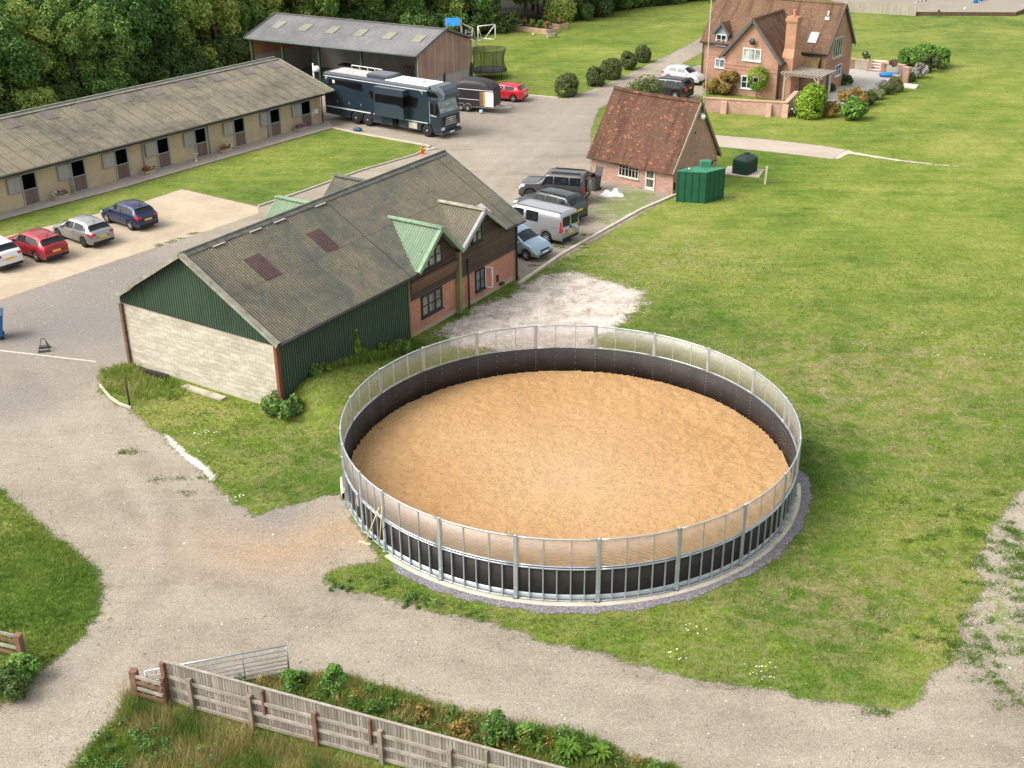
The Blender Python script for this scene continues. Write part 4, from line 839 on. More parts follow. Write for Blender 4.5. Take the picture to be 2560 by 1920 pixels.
m = MB(); m.bar((4.6, -.02, 0), (4.6, -.02, 1.7), .09, .09); m.bar((5.27, -.02, 0), (5.27, -.02, 1.7), .09, .09); m.bar((4.55, -.02, 1.66), (5.32, -.02, 1.66), .09, .08); m.bar((4.6, -.02, .1), (5.27, -.02, .1), .06, .22); m.bar((4.6, -.02, .8), (5.27, -.02, .8), .06, .1)
dr_ = m.build('door', mat('cream_frame', (.62, .58, .5), .6), outb); m = MB(); m.add([(4.6, .02, 0), (5.27, .02, 0), (5.27, .02, 1.68), (4.6, .02, 1.68)], [(0, 1, 2, 3)]); m.build('pane', glassmat('grey_glass', (.07, .085, .08)), dr_)
m = MB(); m.tube([(-.2, -.42, OE - .48), (3.2, -.42, OE - .50)], .05, 6); m.build('gutter', GUT, outb)
for vv in ((-.3, OW / 2), (OW + .3, OW / 2)):
    m = MB(); sl_ = (OR - OE) / (OW / 2); m.bar((OL + .17, vv[0], OE - .3 * sl_ - .1), (OL + .17, vv[1], OR - .1), .04, .2); m.build('bargeboard', mat('olive_barge', (.17, .16, .10), .7) if vv[0] > 0 else mat('pale_barge', (.4, .36, .28), .8), outb)
m = MB(); m.lathe([(.02, .22), (.13, .2), (.19, .05), (.13, -.12), (.02, -.14)], (OL + .3, OW / 2 + .05, 4.75), 12); m.bar((OL, OW / 2 + .05, 5.0), (OL + .3, OW / 2 + .05, 5.0), .03); lm = m.build('floodlight', mat('pale_lamp_glass', (.7, .76, .8), .2, .05), outb)
m = MB(); m.box(OL, .05, .35, OL + .05, .25, .8); m.build('air_brick', DARK, outb)
m = MB(); m.box(OL, OW / 2 - .4, 3.7, OL + .06, OW / 2 - .3, 3.8); m.build('vent_cap', DARK, outb)
px_ = wl(OO, oa, OL + .25, OW / 2 + .22); tag(MB().tube([(0, 0, 4.6), (0, 0, 8), (.02, 0, 13.5)], [.035, .03, .02], 6).build('aerial_mast', mat('mast', (.5, .45, .4), .6), None, px_), 'very tall thin pale mast rising from the right gable of the brick outbuilding', 'mast')

# ------------------------------------------------------------------ open fronted shed
SO = gz_ = at(617, 89, 4.3); sa = R_(-30.4); shed = thing('open_shed', 'open fronted shed with grey corrugated roof, boarded gable and grey block base', 'shed', tuple(SO), sa)
SL, SW, SE, SR = 19.4, 9.3, 4.2, 5.72
m = MB(); m.box(SL - .3, .35, 0, SL - .1, SW - .2, 1.9); m.box(.1, SW - .4, 0, SL - .3, SW - .2, 3.1); m.box(.1, .35, 0, .3, SW - .4, 2.4); m.build('block_wall', BLOCKG, shed)
m = MB(); m.prism([(.2, 1.88), (SW - .1, 1.6), (SW - .1, SE - .12), (SW / 2, SR - .12), (.2, SE - .12)], SL - .09, SL - .02, lambda a, b, c: (c, a, b)); m.build('gable_boarding', PLANKV, shed)
m = MB(); m.box(.1, SW - .19, 2.6, SL - .3, SW - .12, SE - .1); m.box(.3, SW - .45, 3.1, SL - .3, SW - .41, SE - .1); m.box(.02, .3, 2.0, .09, SW - .2, SE - .1); m.box(.31, .3, 2.4, .35, SW - .45, SE - .1); m.box(SL - .36, .36, 1.5, SL - .31, SW - .5, SE - .15); m.build('wall_boarding', PLANKI, shed)
GP = mat('green_steel', (.03, .06, .035), .6, .2, 5)
for u_ in (.25, 4.0, 8.3, 13.15, SL - .2):
    m = MB(); m.bar((u_, .3, 0), (u_, .3, SE - .15), .2, .2); m.build('post', GP, shed)
m = MB(); m.bar((.1, .3, SE - .2), (SL, .3, SE - .2), .12, .22); m.build('lintel', GP, shed)
m = MB(); m.bar((SL - .06, SW - .35, 0), (SL - .06, SW - .35, 2.0), .25, .3); m.bar((SL - .06, 4.4, 0), (SL - .06, 4.4, 1.9), .12, .2); m.build('post', GP, shed)
m = MB(); m.corr((-.15, -.25, SE - .08), (1, 0, 0), SL + .35, (0, SW / 2 + .25, SR - SE + .08), .025, .17); m.build('roof', ROOF_SHED, shed)
m = MB(); m.corr((SL + .2, SW + .25, SE - .08), (-1, 0, 0), SL + .35, (0, -SW / 2 - .25, SR - SE + .08), .025, .17); m.build('roof', ROOF_SHED, shed)
ss_ = (SR - SE + .08) / (SW / 2 + .25)
for k in range(6):
    u0 = 1.3 + k * 3.22; v0 = 1.95; m = MB(); m.corr((u0, v0, SE - .08 + ss_ * (v0 + .25) + .028), (1, 0, 0), 1.05, (0, 1.3, 1.3 * ss_), .025, .17); m.build('roof_light', RLYEL, shed)
m = MB(); m.bar((-.17, SW / 2, SR + .03), (SL + .22, SW / 2, SR + .03), .3, .05); m.build('ridge_capping', CAPD, shed)
m = MB()
for uu in (-.17, SL + .22):
    for a, b in ((-.27, SW / 2), (SW + .27, SW / 2)): m.bar((uu, a, SE - .06), (uu, b, SR + .03), .06, .2)
m.build('bargeboard', mat('slate_grey_trim', (.12, .13, .14), .6), shed)
m = MB(); m.tube([(-.15, -.32, SE - .12), (SL + .1, -.32, SE - .12)], .06, 6); m.build('gutter', mat('green_gutter', (.09, .14, .13), .5), shed)
fl = struct(MB().box(0, .3, 0, SL - .3, SW - .4, .012).build('shed_floor', mat('shed_floor', (.16, .13, .11), .9), None, (SO[0], SO[1], .004), sa))
sp_ = lambda u_, v_: wl(SO, sa, u_, v_)
# things in the shed
t = thing('ride_on_mower', 'dark red machine with a black canopy at the back of the shed', 'machine', sp_(8.9, 3.6), sa)
m = MB(); m.box(-.9, -.5, .35, .5, .5, 1.0); m.box(.5, -.4, .5, 1.2, .4, .85); m.build('body', mat('dark_red_paint', (.16, .02, .03), .4), t)
m = MB(); m.box(-.7, -.5, 1.75, .5, .5, 1.85); [m.bar((a, b, .9), (a, b, 1.78), .05) for a in (-.65, .45) for b in (-.45, .45)]; m.build('canopy', DARK, t)
for a, b, r in ((-.6, -.55, .4), (-.6, .55, .4), (.85, -.5, .28), (.85, .5, .28)): m = MB(); m.lathe([(r * .6, -.1), (r, -.09), (r, .09), (r * .6, .1)], (a, b, r), 14, 'y'); m.build('wheel', TYRE, t)
t = thing('quad_bike', 'small black quad bike with a tubular rack in the shed', 'quad bike', sp_(11.0, 3.9), sa)
m = MB(); m.box(-.6, -.3, .45, .6, .3, .75); m.box(-.2, -.2, .75, .35, .2, .9); m.build('body', DARK, t); m = MB(); m.tube([(-.6, -.3, .8), (-.6, -.3, 1.45), (-.6, .3, 1.45), (-.6, .3, .8)], .03, 6); m.tube([(.3, -.35, 1.1), (.4, 0, 1.05), (.3, .35, 1.1)], .025, 6); m.build('rack', DARK, t)
for a in (-.5, .5):
    for b in (-.42, .42): m = MB(); m.lathe([(.15, -.11), (.3, -.1), (.3, .1), (.15, .11)], (a, b, .3), 14, 'y'); m.build('wheel', TYRE, t)
for j, (u_, v_, ww, hh, lb) in enumerate([(12.2, 8.0, .9, 1.2, 'brown slatted pallet leaning on the rear wall of the shed'), (15.2, 7.9, 1.5, 2.0, 'grey framed panel leaning on the shed wall beside a black board')]):
    m = MB(); m.bar((0, 0, .05), (ww, 0, .05), .06); m.bar((0, .3, hh), (ww, .3, hh), .06)
    for q in range(4 + 2 * j): m.bar((ww * q / (3 + 2 * j), 0, .05), (ww * q / (3 + 2 * j), .3, hh), .09, .03, (0, 1, 0))
    if j: m.add([(0, .02, .08), (ww, .02, .08), (ww, .32, hh - .05), (0, .32, hh - .05)], [(0, 1, 2, 3)])
    tag(m.build('leaning_panel' if j else 'pallet', BLOCKG if j else TIMB, None, sp_(u_, v_), sa), lb, 'panel' if j else 'pallet')
m = MB(); m.add([(0, 0, .02), (.75, 0, .02), (.75, .35, 2.1), (0, .35, 2.1), (0, .06, .02), (.75, .06, .02), (.75, .41, 2.1), (0, .41, 2.1)], [(0, 1, 2, 3), (7, 6, 5, 4), (0, 4, 5, 1), (1, 5, 6, 2), (2, 6, 7, 3), (3, 7, 4, 0)]); tag(m.build('black_board', DARK, None, sp_(16.8, 7.8), sa), 'tall black board leaning on the rear wall of the shed', 'board')
STRAW = mat('straw', (.50, .33, .12), .95, .35, 6, .8, 40, c2=(.66, .48, .2))
hb = MB()
q = 0
for row in range(4):
    for k in range(2):
        for j in range(2 if row < 3 else 1):
            m = MB(); m.box(-.5, -.25, 0, .5, .25, .42); mm = m.build('straw_bale', STRAW, None, (*sp_(18.35 - .0 * k, 5.2 + k * .56 + row * .1 - j * 1.3)[:2], .02 + row * .43), sa + (.04 if q % 2 else -.03))
            tag(mm, 'yellow straw bale, %s layer from floor, %s column, %s' % (ORD[row], 'front' if j else 'rear', 'nearer the lorry' if k == 0 else 'nearer the rear wall'), 'straw bale', 'straw bales in the shed'); q += 1
m = MB(); m.lathe([(.35, 0), (.5, .25), (.42, .6), (.2, .8)], n=12); tag(m.build('brown_sack', mat('rust_sack', (.30, .13, .05), .9, .3), None, sp_(17.3, 5.6)), 'rust brown bulk sack in front of the straw bales', 'sack')

# ------------------------------------------------------------------ stable block
ta = R_(54.1); TO = tuple(at(803, 308)); TL = 46.; st = thing('stable_block', 'long low cream stable block with mossy corrugated roof and nine half open doors', 'stable', TO, ta)
m = MB(); doors = [-1.12, -4.6, -8.4, -12.25, -15.78, -19.45, -23.05, -26.85, -30.4]
holes = [(TL + d - 1.08, 0, TL + d, 2.12) for d in doors if d > -TL]
m.wallo((-TL, 0, 0), (1, 0, 0), TL + .1, 2.62, holes); m.add([(.1, 0, 0), (.1, 10.2, 0), (.1, 10.2, 2.5), (.1, 5.1, 4.3), (.1, 0, 2.6)], [(0, 1, 2, 3, 4)]); m.add([(-TL, 10.2, 0), (.1, 10.2, 0), (.1, 10.2, 2.6), (-TL, 10.2, 2.6)], [(3, 2, 1, 0)])
m.build('wall', CREAM, st)
m = MB(); m.box(-TL, .9, -.02, 0, 1.0, 2.6); m.box(-TL, .1, .01, 0, .9, .03); m.build('stall_interior', VOIDM, st)  # near-black sheets paint the unlit depth behind the open doors
GREYF = mat('grey_door_frame', (.30, .33, .34), .6, .15, 4); DOORL = brickmat('stable_door_boards', (.17, .12, .10), (.23, .165, .14), (.07, .05, .04), .12, 9., .012); DOORU = brickmat('stable_door_grey', (.38, .36, .35), (.43, .41, .39), (.3, .29, .28), .12, 9., .006)
for i, d in enumerate(doors):
    m = MB(); a, b = d - 1.08, d
    for x in (a, b): m.bar((x, -.03, 0), (x, -.03, 2.16), .09, .1)
    m.bar((a, -.03, 2.16), (b, -.03, 2.16), .1, .09); m.bar((a, -.035, 1.08), (b, -.035, 1.08), .06, .06); m.bar((a, -.035, .04), (b, -.035, .04), .08, .08)
    f = m.build('stable_door', GREYF, st); f['label'] = 'stable door with its top leaf folded open, ' + ORD[i] + ' from right'
    m = MB(); m.box(a + .04, -.05, .08, b - .04, -.01, 1.08); lo_ = m.build('lower_leaf', DOORL, f)
    m = MB(); m.box(a - 1.06, -.10, 1.1, a - .06, -.05, 2.1); up_ = m.build('upper_leaf', DOORU, f)
    m = MB(); [m.bar(p, q, .05, .07, (0, 1, 0)) for p, q in (((a - 1.06, -.11, 1.12), (a - .04, -.11, 1.12)), ((a - 1.06, -.11, 2.09), (a - .04, -.11, 2.09)), ((a - 1.05, -.11, 1.1), (a - 1.05, -.11, 2.1)), ((a - .06, -.11, 1.1), (a - .06, -.11, 2.1)))]; m.build('leaf_frame', GREYF, f)
m = MB(); 
EZS = 2.72; RZS = 4.52; RV = 5.45
m.corr((-TL, -.75, EZS - .12), (1, 0, 0), TL + 1.0, (0, RV + .75, RZS - EZS + .12), .028, .15); m.build('roof', ROOF_STAB, st)
m = MB(); m.corr((1.0, 11.3, EZS - .12), (-1, 0, 0), TL + 1., (0, -(11.3 - RV - .35), RZS - EZS + .05), .028, .15); m.build('roof', ROOF_STAB, st)
ssl = (RZS - EZS + .12) / (RV + .75); rzs = lambda v_: EZS - .12 + ssl * (v_ + .75)
m = MB(); m.bar((-TL, RV + .0, RZS + .05), (1.0, RV + .0, RZS + .05), .16, .05); m.bar((-TL, RV + .5, RZS + .16), (1.0, RV + .5, RZS + .16), .14, .06); m.build('ridge_capping', CAP, st)
m = MB(); m.add([(-TL, RV + .05, RZS + .02), (1., RV + .05, RZS + .02), (1., RV + .5, RZS + .14), (-TL, RV + .5, RZS + .14)], [(0, 1, 2, 3)]); m.build('ridge_vent', mat('dark_vent', (.10, .11, .10), .8, .3, 2), st)
m = MB(); m.bar((1.02, -.78, EZS - .08), (1.02, RV, RZS + .04), .16, .05); m.bar((1.09, -.78, EZS - .16), (1.09, RV, RZS - .04), .03, .2); m.build('verge_capping', CAP, st)
for i, c in enumerate((-.2, -3.4, -6.55, -9.5, -12.75, -15.6, -18.95, -21.95, -24.9, -27.9)):
    m = MB(); m.corr((c - .5, 4.15, rzs(4.15) + .03), (1, 0, 0), 1.0, (0, 1.2, 1.2 * ssl), .028, .15); m.build('roof_light', RLGREY, st)
m = MB(); m.tube([(-TL, -.82, EZS - .2), (1.0, -.82, EZS - .2)], .065, 6); m.bar((-TL, -.7, EZS - .26), (1., -.7, EZS - .26), .03, .12); m.build('gutter', GUT, st)
for u_ in (.15, -6.0, -12.05, -18.15, -24.35):
    m = MB(); m.tube([(u_, -.08, 0), (u_, -.08, 2.5)], .05, 6); m.build('downpipe', mat('grey_pipe', (.28, .32, .35), .5) if u_ < 0 else GUT, st)
m = MB(); m.box(-.75, -.2, .95, -.45, 0, 1.3); m.box(-.95, -.06, .8, -.9, 0, 1.15); m.build('wall_box', WHITEP, st)
m = MB()
for k in range(8): m.bar((-5 * k - 2.9, -.35, 2.4), (-5 * k - .9, -.35, 2.4), .1, .05)
m.build('strip_lights', mat('cream_batten', (.6, .56, .45), .6), st)
tw = lambda u_, v_, z=0: wl(TO, ta, u_, v_, z)
# flower troughs on the pavement
wtr = MB(); wtr.box(-.55, -.18, 0, .55, .18, .05)
for zz in (.06, .17): wtr.box(-.55, -.2, zz, .55, -.16, zz + .1); wtr.box(-.55, .16, zz, .55, .2, zz + .1); wtr.box(-.55, -.2, zz, -.51, .2, zz + .1); wtr.box(.51, -.2, zz, .55, .2, zz + .1)
wtr.box(-.5, -.16, .2, .5, .16, .24)
wme = wtr.mesh('planter_box', mat('pale_planter', (.42, .33, .28), .85, .2))
for i, (u_, fa, fb, lb) in enumerate([(-2.95, FLP, LEAF_W, 'timber flower trough with pink flowers nearest the horse lorry'), (-10.95, FLR, FLW, 'timber flower trough with red and white flowers beyond the bird bath'), (-18.2, FLR, FLW, 'timber flower trough overflowing with deep red flowers at the middle of the stables'), (-25.6, FLW, FLP, 'timber flower trough with white and pink flowers nearest the blue car')]):
    t = thing('flower_trough', lb, 'flower trough', tw(u_, -.55, .055), ta, 'flower troughs along the stable wall'); link('planter_box', wme, t)
    link('foliage', leafmesh('foliage', [(-.35, 0, .35, .2), (0, 0, .38, .2), (.35, 0, .34, .2)], 420, .07, LEAF_W, i, .5), t)
    link('flowers', leafmesh('flowers', [(-.35, -.02, .38, .22), (-.1, 0, .42, .2)], 170, .07, fa, i + 5, .95, 1), t); link('flowers', leafmesh('flowers', [(.12, -.02, .4, .2), (.38, 0, .36, .2)], 150, .07, fb if fb is not LEAF_W else FLP, i + 8, .95, 1), t)
m = MB(); m.lathe([(.16, 0), (.16, .05), (.07, .1), (.06, .45), (.09, .5), (.22, .56), (.24, .6), (.2, .58), (.05, .56)], n=14); tag(m.build('bird_bath', mat('pale_stone', (.55, .52, .45), .8, .15), None, tw(-14.1, -.8, .055)), 'small pale stone bird bath on the pavement by the stables', 'bird bath')
m = MB(); m.tube([(0, 0, 0), (0, 0, 4.3)], .07, 8); t = thing('yard_lamp', 'pale lamp post with a round white floodlight behind the stable end', 'lamp post', (-16.6, 102.)); m.build('pole', mat('pale_pole', (.55, .6, .62), .5), t)
m = MB(); m.lathe([(.05, .25), (.2, .2), (.27, 0), (.2, -.2), (.05, -.25)], (.3, -.1, 3.85), 14); m.bar((0, 0, 3.95), (.3, -.1, 3.95), .05); m.build('lamp_head', mat('lamp_white', (.9, .9, .9), .3, .03), t)
# ------------------------------------------------------------------ house
ha = R_(-34.8); HO = tuple(at(1754, 200)); house = thing('brick_house', 'red brick house with steep brown tiled roofs, projecting front gable and tall chimney', 'house', HO, ha)
hw = lambda u_, v_, z=0: wl(HO, ha, u_, v_, z)
HL, HW, HE, HR = 12.05, 6.5, 4.0, 7.55
m = MB(); m.add([(0, 0, 0), (HL, 0, 0), (HL, 0, HE), (0, 0, HE)], [(0, 1, 2, 3)]); m.add([(HL, 0, 0), (HL, HW, 0), (HL, HW, HE), (HL, HW / 2, HR - .12), (HL, 0, HE)], [(0, 1, 2, 3, 4)])
m.add([(0, 0, 0), (0, HW, 0), (0, HW, HE), (0, HW / 2, HR - .12), (0, 0, HE)], [(4, 3, 2, 1, 0)]); m.add([(0, HW, 0), (HL, HW, 0), (HL, HW, HE), (0, HW, HE)], [(3, 2, 1, 0)])
m.build('main_wall', BRICKH, house)
WL, WR_, WV, WE, WA = 4.1, 9.25, -4.05, 3.72, 6.75; wm = (WL + WR_) / 2
m = MB(); m.add([(WL, WV, 0), (WR_, WV, 0), (WR_, WV, WE), (wm, WV, WA - .1), (WL, WV, WE)], [(0, 1, 2, 3, 4)]); m.add([(WL, WV, 0), (WL, 0, 0), (WL, 0, WE), (WL, WV, WE)], [(3, 2, 1, 0)]); m.add([(WR_, WV, 0), (WR_, 0, 0), (WR_, 0, WE), (WR_, WV, WE)], [(0, 1, 2, 3)])
m.build('wing_wall', BRICKH, house)
m = MB()
for z in (2.25, 2.55): m.box(WL - .03, WV - .03, z, WR_ + .03, WV + .02, z + .07); m.box(-.03, -.03, z - .1, WL, .02, z - .03); m.box(HL - .02, -.03, z, HL + .03, HW, z + .07)
m.build('brick_band', brickmat('band_brick', (.36, .17, .12), (.42, .21, .15), (.3, .2, .15)), house)
gable_tiles(house, -.28, HL + .2, HW, HE, HR, .32, TILEH, .0, .12)
sw = (WA - WE) / (wm - WL)
m = MB()
for ss in (0, 1):
    ue = WL - .42 if ss == 0 else WR_ + .42; slope_slab_u(m, WV - .3, 3.0, ue, WE - .42 * sw, wm, WA, .12)
m.build('wing_roof', TILEH, house)
m = MB()
for k in range(16): m.prism([(-.16, -.12), (-.08, .03), (.08, .03), (.16, -.12)], WV - .32 + k * .4, WV + .09 + k * .4, lambda p, q, r, k=k: (wm + p, r, WA + .05 + q + (k % 2) * .008))
m.build('ridge_tiles', TILEH, house)
BGE = mat('grey_bargeboard', (.10, .10, .10), .6, .15)
m = MB()
for ue in (WL - .42, WR_ + .42): m.bar((ue, WV - .33, WE - .42 * sw - .1), (wm, WV - .33, WA - .08), .05, .26, (0, 0, 1))
for uu in (HL + .22,):
    for vv in (-.32, HW + .32): m.bar((uu, vv, HE - .5), (uu, HW / 2, HR - .08), .05, .26)
m.build('bargeboard', BGE, house)
m = MB(); m.tube([(-.28, -.4, HE - .42), (WL - .3, -.4, HE - .42)], .06, 6); m.tube([(WR_, -.4, HE - .42), (HL + .2, -.4, HE - .42)], .06, 6); m.tube([(WR_ + .48, WV - .3, WE - .55), (WR_ + .48, 0, WE - .55)], .06, 6); m.build('gutter', GUT, house)
m = MB(); m.tube([(-.02, -.1, 0), (-.02, -.1, 3.7)], .05, 6); m.tube([(WR_ + .12, WV + .15, 0), (WR_ + .12, WV + .15, 3.3)], .05, 6); m.tube([(11.6, -.1, 0), (11.6, -.1, 3.6)], .05, 6); m.build('downpipe', GUT, house)
HWN = mat('pale_blue_frame', (.62, .68, .74), .5, .05)
win(house, (5.85, WV, 3.12), (1, 0, 0), (0, -1, 0), 1.75, 1.1, 3, 1, HWN, glassmat('curtained_glass', (.30, .32, .28), .1), .09, label='upper three light window in the front gable')
win(house, (5.88, WV, .65), (1, 0, 0), (0, -1, 0), 1.72, 1.15, 3, 2, HWN, GLASS, .09, label='ground floor window behind the round bush')
win(house, (1.3, 0, 1.35), (1, 0, 0), (0, -1, 0), 1.0, .85, 2, 1, HWN, glassmat('grey_blind_glass', (.14, .16, .17), .1), .08, label='small landing window beside the gable')
# dormer
m = MB(); dm = 1.83; m.prism([(1.2, 3.3), (2.46, 3.3), (2.46, 4.55), (dm, 5.35), (1.2, 4.55)], -.12, 1.6); dw = m.build('dormer', mat('dormer_lead', (.28, .30, .33), .6, .15), house)
win(house, (1.3, -.13, 3.42), (1, 0, 0), (0, -1, 0), 1.06, 1.02, 2, 2, HWN, GLASS, .08, label='dormer window')
m = MB(); sd_ = (5.42 - 4.5) / (dm - .98)
for ss in (0, 1): slope_slab_u(m, -.38, 2.3, .98 if ss == 0 else 2.68, 4.45, dm, 5.5, .08)
m.build('dormer_roof', TILEH, house)
m = MB(); [m.bar((a, -.4, 4.4), (dm, -.4, 5.45), .04, .2) for a in (.98, 2.68)]; m.build('dormer_bargeboard', BGE, house)
# right gable glazing and doors
win(house, (HL, 1.5, 2.95), (0, 1, 0), (1, 0, 0), 2.3, 1.75, 4, 1, mat('olive_frame', (.50, .52, .42), .5), glassmat('green_glass', (.05, .09, .05)), .1, label='large gable window with four tall panes')
win(house, (HL, 2.7, 1.15), (0, 1, 0), (1, 0, 0), 1.35, 1.05, 2, 2, HWN, GLASS, .08)
m = MB(); m.box(HL, .6, .05, HL + .05, 1.5, 2.1); m.build('door', mat('navy_door', (.05, .06, .08), .4), house)
m = MB(); m.lathe([(.02, .05), (.28, .04), (.3, 0), (.02, -.06)], (wm + .1, WV - .3, 4.85), 14, 'y'); m.bar((wm + .1, WV, 4.8), (wm + .1, WV - .3, 4.85), .03); m.build('satellite_dish', mat('dark_dish', (.06, .06, .07), .5), house)
m = MB(); sh = (HR - HE) / (HW / 2); m.bar((10.45, .30, HE + sh * .30 + .06), (10.45, 1.05, HE + sh * 1.05 + .06), .8, .1); f = m.build('roof_window', mat('rooflight_frame', (.38, .40, .42), .5), house)
m = MB(); m.bar((10.45, .38, HE + sh * .38 + .12), (10.45, .97, HE + sh * .97 + .12), .62, .015); m.build('pane', mat('pinkish_pane', (.13, .11, .12), .35, .08, spec=.15), f)
m = MB(); m.tube([(11.0, 2.3, HE + sh * 2.3), (11.0, 2.3, HE + sh * 2.3 + .45)], .07, 6); m.box(10.82, 2.05, HE + sh * 2.05 - .02, 11.18, 2.3, HE + sh * 2.2 + .04); m.build('flue', WHITEP, house)
# chimney
m = MB(); cu0, cu1, cv0, cv1 = 9.25, 10.2, -2.95, -2.0
m.box(cu0, cv0 - .5, 0, cu1 + .15, cv1 + .5, 3.6); m.add([(cu0, cv0 - .5, 3.6), (cu1 + .15, cv0 - .5, 3.6), (cu1 + .15, cv1 + .5, 3.6), (cu0, cv1 + .5, 3.6), (cu0, cv0, 4.3), (cu1, cv0, 4.3), (cu1, cv1, 4.3), (cu0, cv1, 4.3)], [(0, 1, 5, 4), (1, 2, 6, 5), (2, 3, 7, 6), (3, 0, 4, 7)])
m.box(cu0, cv0, 4.3, cu1, cv1, 6.5); m.box(cu0 - .05, cv0 - .05, 6.5, cu1 + .05, cv1 + .05, 6.62); m.box(cu0 - .1, cv0 - .1, 6.62, cu1 + .1, cv1 + .1, 6.85); m.box(cu0 - .04, cv0 - .04, 6.85, cu1 + .04, cv1 + .04, 7.0)
ch = m.build('chimney', brickmat('chimney_brick', (.40, .18, .10), (.48, .25, .15), (.42, .3, .22)), house)
m = MB(); m.lathe([(.15, 7.0), (.13, 7.1), (.12, 7.5), (.16, 7.56), (.12, 7.6)], ((cu0 + cu1) / 2, (cv0 + cv1) / 2, 0), 10); m.build('chimney_pot', mat('terracotta', (.60, .20, .09), .8), ch)
# lean-to between wing and main wall
m = MB(); m.add([(WR_ + 1.0, -1.0, 0), (11.5, -1.0, 0), (11.5, -1.0, 2.3), (WR_ + .0, -1.0, 2.3), (WR_, -1.0, 0)], [(0, 1, 2, 3, 4)]); m.add([(11.5, -1.0, 0), (11.5, 0, 0), (11.5, 0, 3.3), (11.5, -1.0, 2.3)], [(0, 1, 2, 3)]); m.build('porch_wall', BRICKH, house)
m = MB(); slope_slab(m, WR_, 11.65, -1.35, 2.05, .0, 3.55, .1); m.build('porch_roof', tilemat('mossy_tiles', (.20, .13, .07), (.27, .19, .10), (.3, .2, .1), (.27, .20, .09), .8), house)
m = MB(); m.tube([(WR_, -1.4, 2.0), (11.65, -1.4, 2.0)], .05, 6); m.bar((WR_, -.02, 3.6), (HL, -.02, 3.6), .05, .12); m.build('porch_gutter', GUT, house)
# pergola
PGM = mat('bleached_timber', (.36, .32, .27), .85, .2, 3)
pg = thing('pergola', 'bleached timber pergola with slatted top and curved braces on the patio', 'pergola', hw(9.9, -4.3), ha)
PW, PD, PH = 3.4, 2.9, 2.35
for a, b in ((.15, .1), (PW - .15, .1), (.15, PD), (PW - .15, PD)):
    m = MB(); m.bar((a, b, 0), (a, b, PH), .15); m.build('post', PGM, pg)
for a, sx in ((.15, 1), (PW - .15, -1)):
    m = MB(); m.tube([(a, .1, 1.6), (a + sx * .15, .1, 1.95), (a + sx * .5, .1, 2.3)], .06, 5); m.build('brace', PGM, pg)
m = MB(); m.bar((-.2, .1, PH), (PW + .2, .1, PH), .08, .18); m.bar((-.2, PD, PH), (PW + .2, PD, PH), .08, .18)
for k in range(13): m.bar((-.1 + k * (PW + .2) / 12, -.2, PH + .16), (-.1 + k * (PW + .2) / 12, PD + .2, PH + .16), .17, .06)
m.build('slatted_top', PGM, pg)
# garden wall with buttresses
gwall = thing('garden_wall', 'low orange brick garden wall with brick buttresses below the house', 'wall', tuple(at(1757, 278)))
A = Vector((*at(1757, 278), 0)); B = Vector((*at(1962, 291), 0)); Cc = Vector((*at(1988, 262), 0)); A2 = Vector((*at(1757, 240), 0)); d = (B - A).normalized(); m = MB()
m.bar(Vector((0, 0, .56)), B - A + Vector((0, 0, .56)), .3, 1.14); m.bar(B - A + Vector((0, .15, .56)), Cc - A + Vector((0, 0, .56)), .3, 1.14); m.build('wall', BRICKG, gwall)
m = MB(); m.bar(-d * .05 + Vector((0, 0, 1.17)), B - A + d * .1 + Vector((0, 0, 1.17)), .4, .08); m.bar(B - A + Vector((0, 0, 1.172)), Cc - A + Vector((0, 0, 1.172)), .4, .08); m.build('coping', brickmat('coping_brick', (.5, .27, .18), (.6, .36, .27), (.5, .4, .3)), gwall)
n_ = Vector((d.y, -d.x, 0))
for t in (.26, .80, 1.0):
    m = MB(); c = (B - A) * t; m.add([c - d * .25 + n_ * .14, c + d * .25 + n_ * .14, c + d * .25 + n_ * .6, c - d * .25 + n_ * .6, c - d * .25 + n_ * .14 + Vector((0, 0, 1.05)), c + d * .25 + n_ * .14 + Vector((0, 0, 1.05)), c + d * .25 + n_ * .3 + Vector((0, 0, .95)), c - d * .25 + n_ * .3 + Vector((0, 0, .95))], [(3, 2, 6, 7), (0, 3, 7, 4), (2, 1, 5, 6), (4, 7, 6, 5)]); m.build('buttress', BRICKG, gwall)
# terrace retaining wall with steps behind patio
FLINT = spall = mat('flint_infill', (.42, .37, .30), .9, .5, 9, .6, 20, c2=(.6, .55, .46))
rt = thing('retaining_wall', 'low flint and brick retaining wall at the back of the patio', 'wall', tuple(at(2128, 172))); o = Vector((*at(2128, 172), 0))
Pn = [Vector((*at(*q), 0)) - o for q in ((2128, 172), (2172, 178), (2207, 181), (2262, 190))]
for i, (a, b) in enumerate(((Pn[0], Pn[1]), (Pn[2], Pn[3]))):
    dd = (b - a).normalized(); m = MB(); m.bar(a + dd * .5 + Vector((0, .2, .45)), b - dd * .1 + Vector((0, .2, .45)), .34, .9); m.build('flint_panel', FLINT, rt)
    m = MB(); m.bar(a + Vector((0, .2, .95)), b + Vector((0, .2, .95)), .42, .12); m.bar(a + Vector((0, .2, 0)), a + Vector((0, .2, .9)), .45); m.bar(b + Vector((0, .2, 0)), b + Vector((0, .2, .9)), .45); m.build('brick_trim', BRICKG, rt)
sx0, sx1 = at(2170, 178), at(2208, 181); stp = thing('garden_steps', 'four pale stone garden steps between the flint walls', 'steps', tuple(sx0), math.atan2(*(sx1 - sx0)[::-1])); Ls = float(np.linalg.norm(sx1 - sx0))
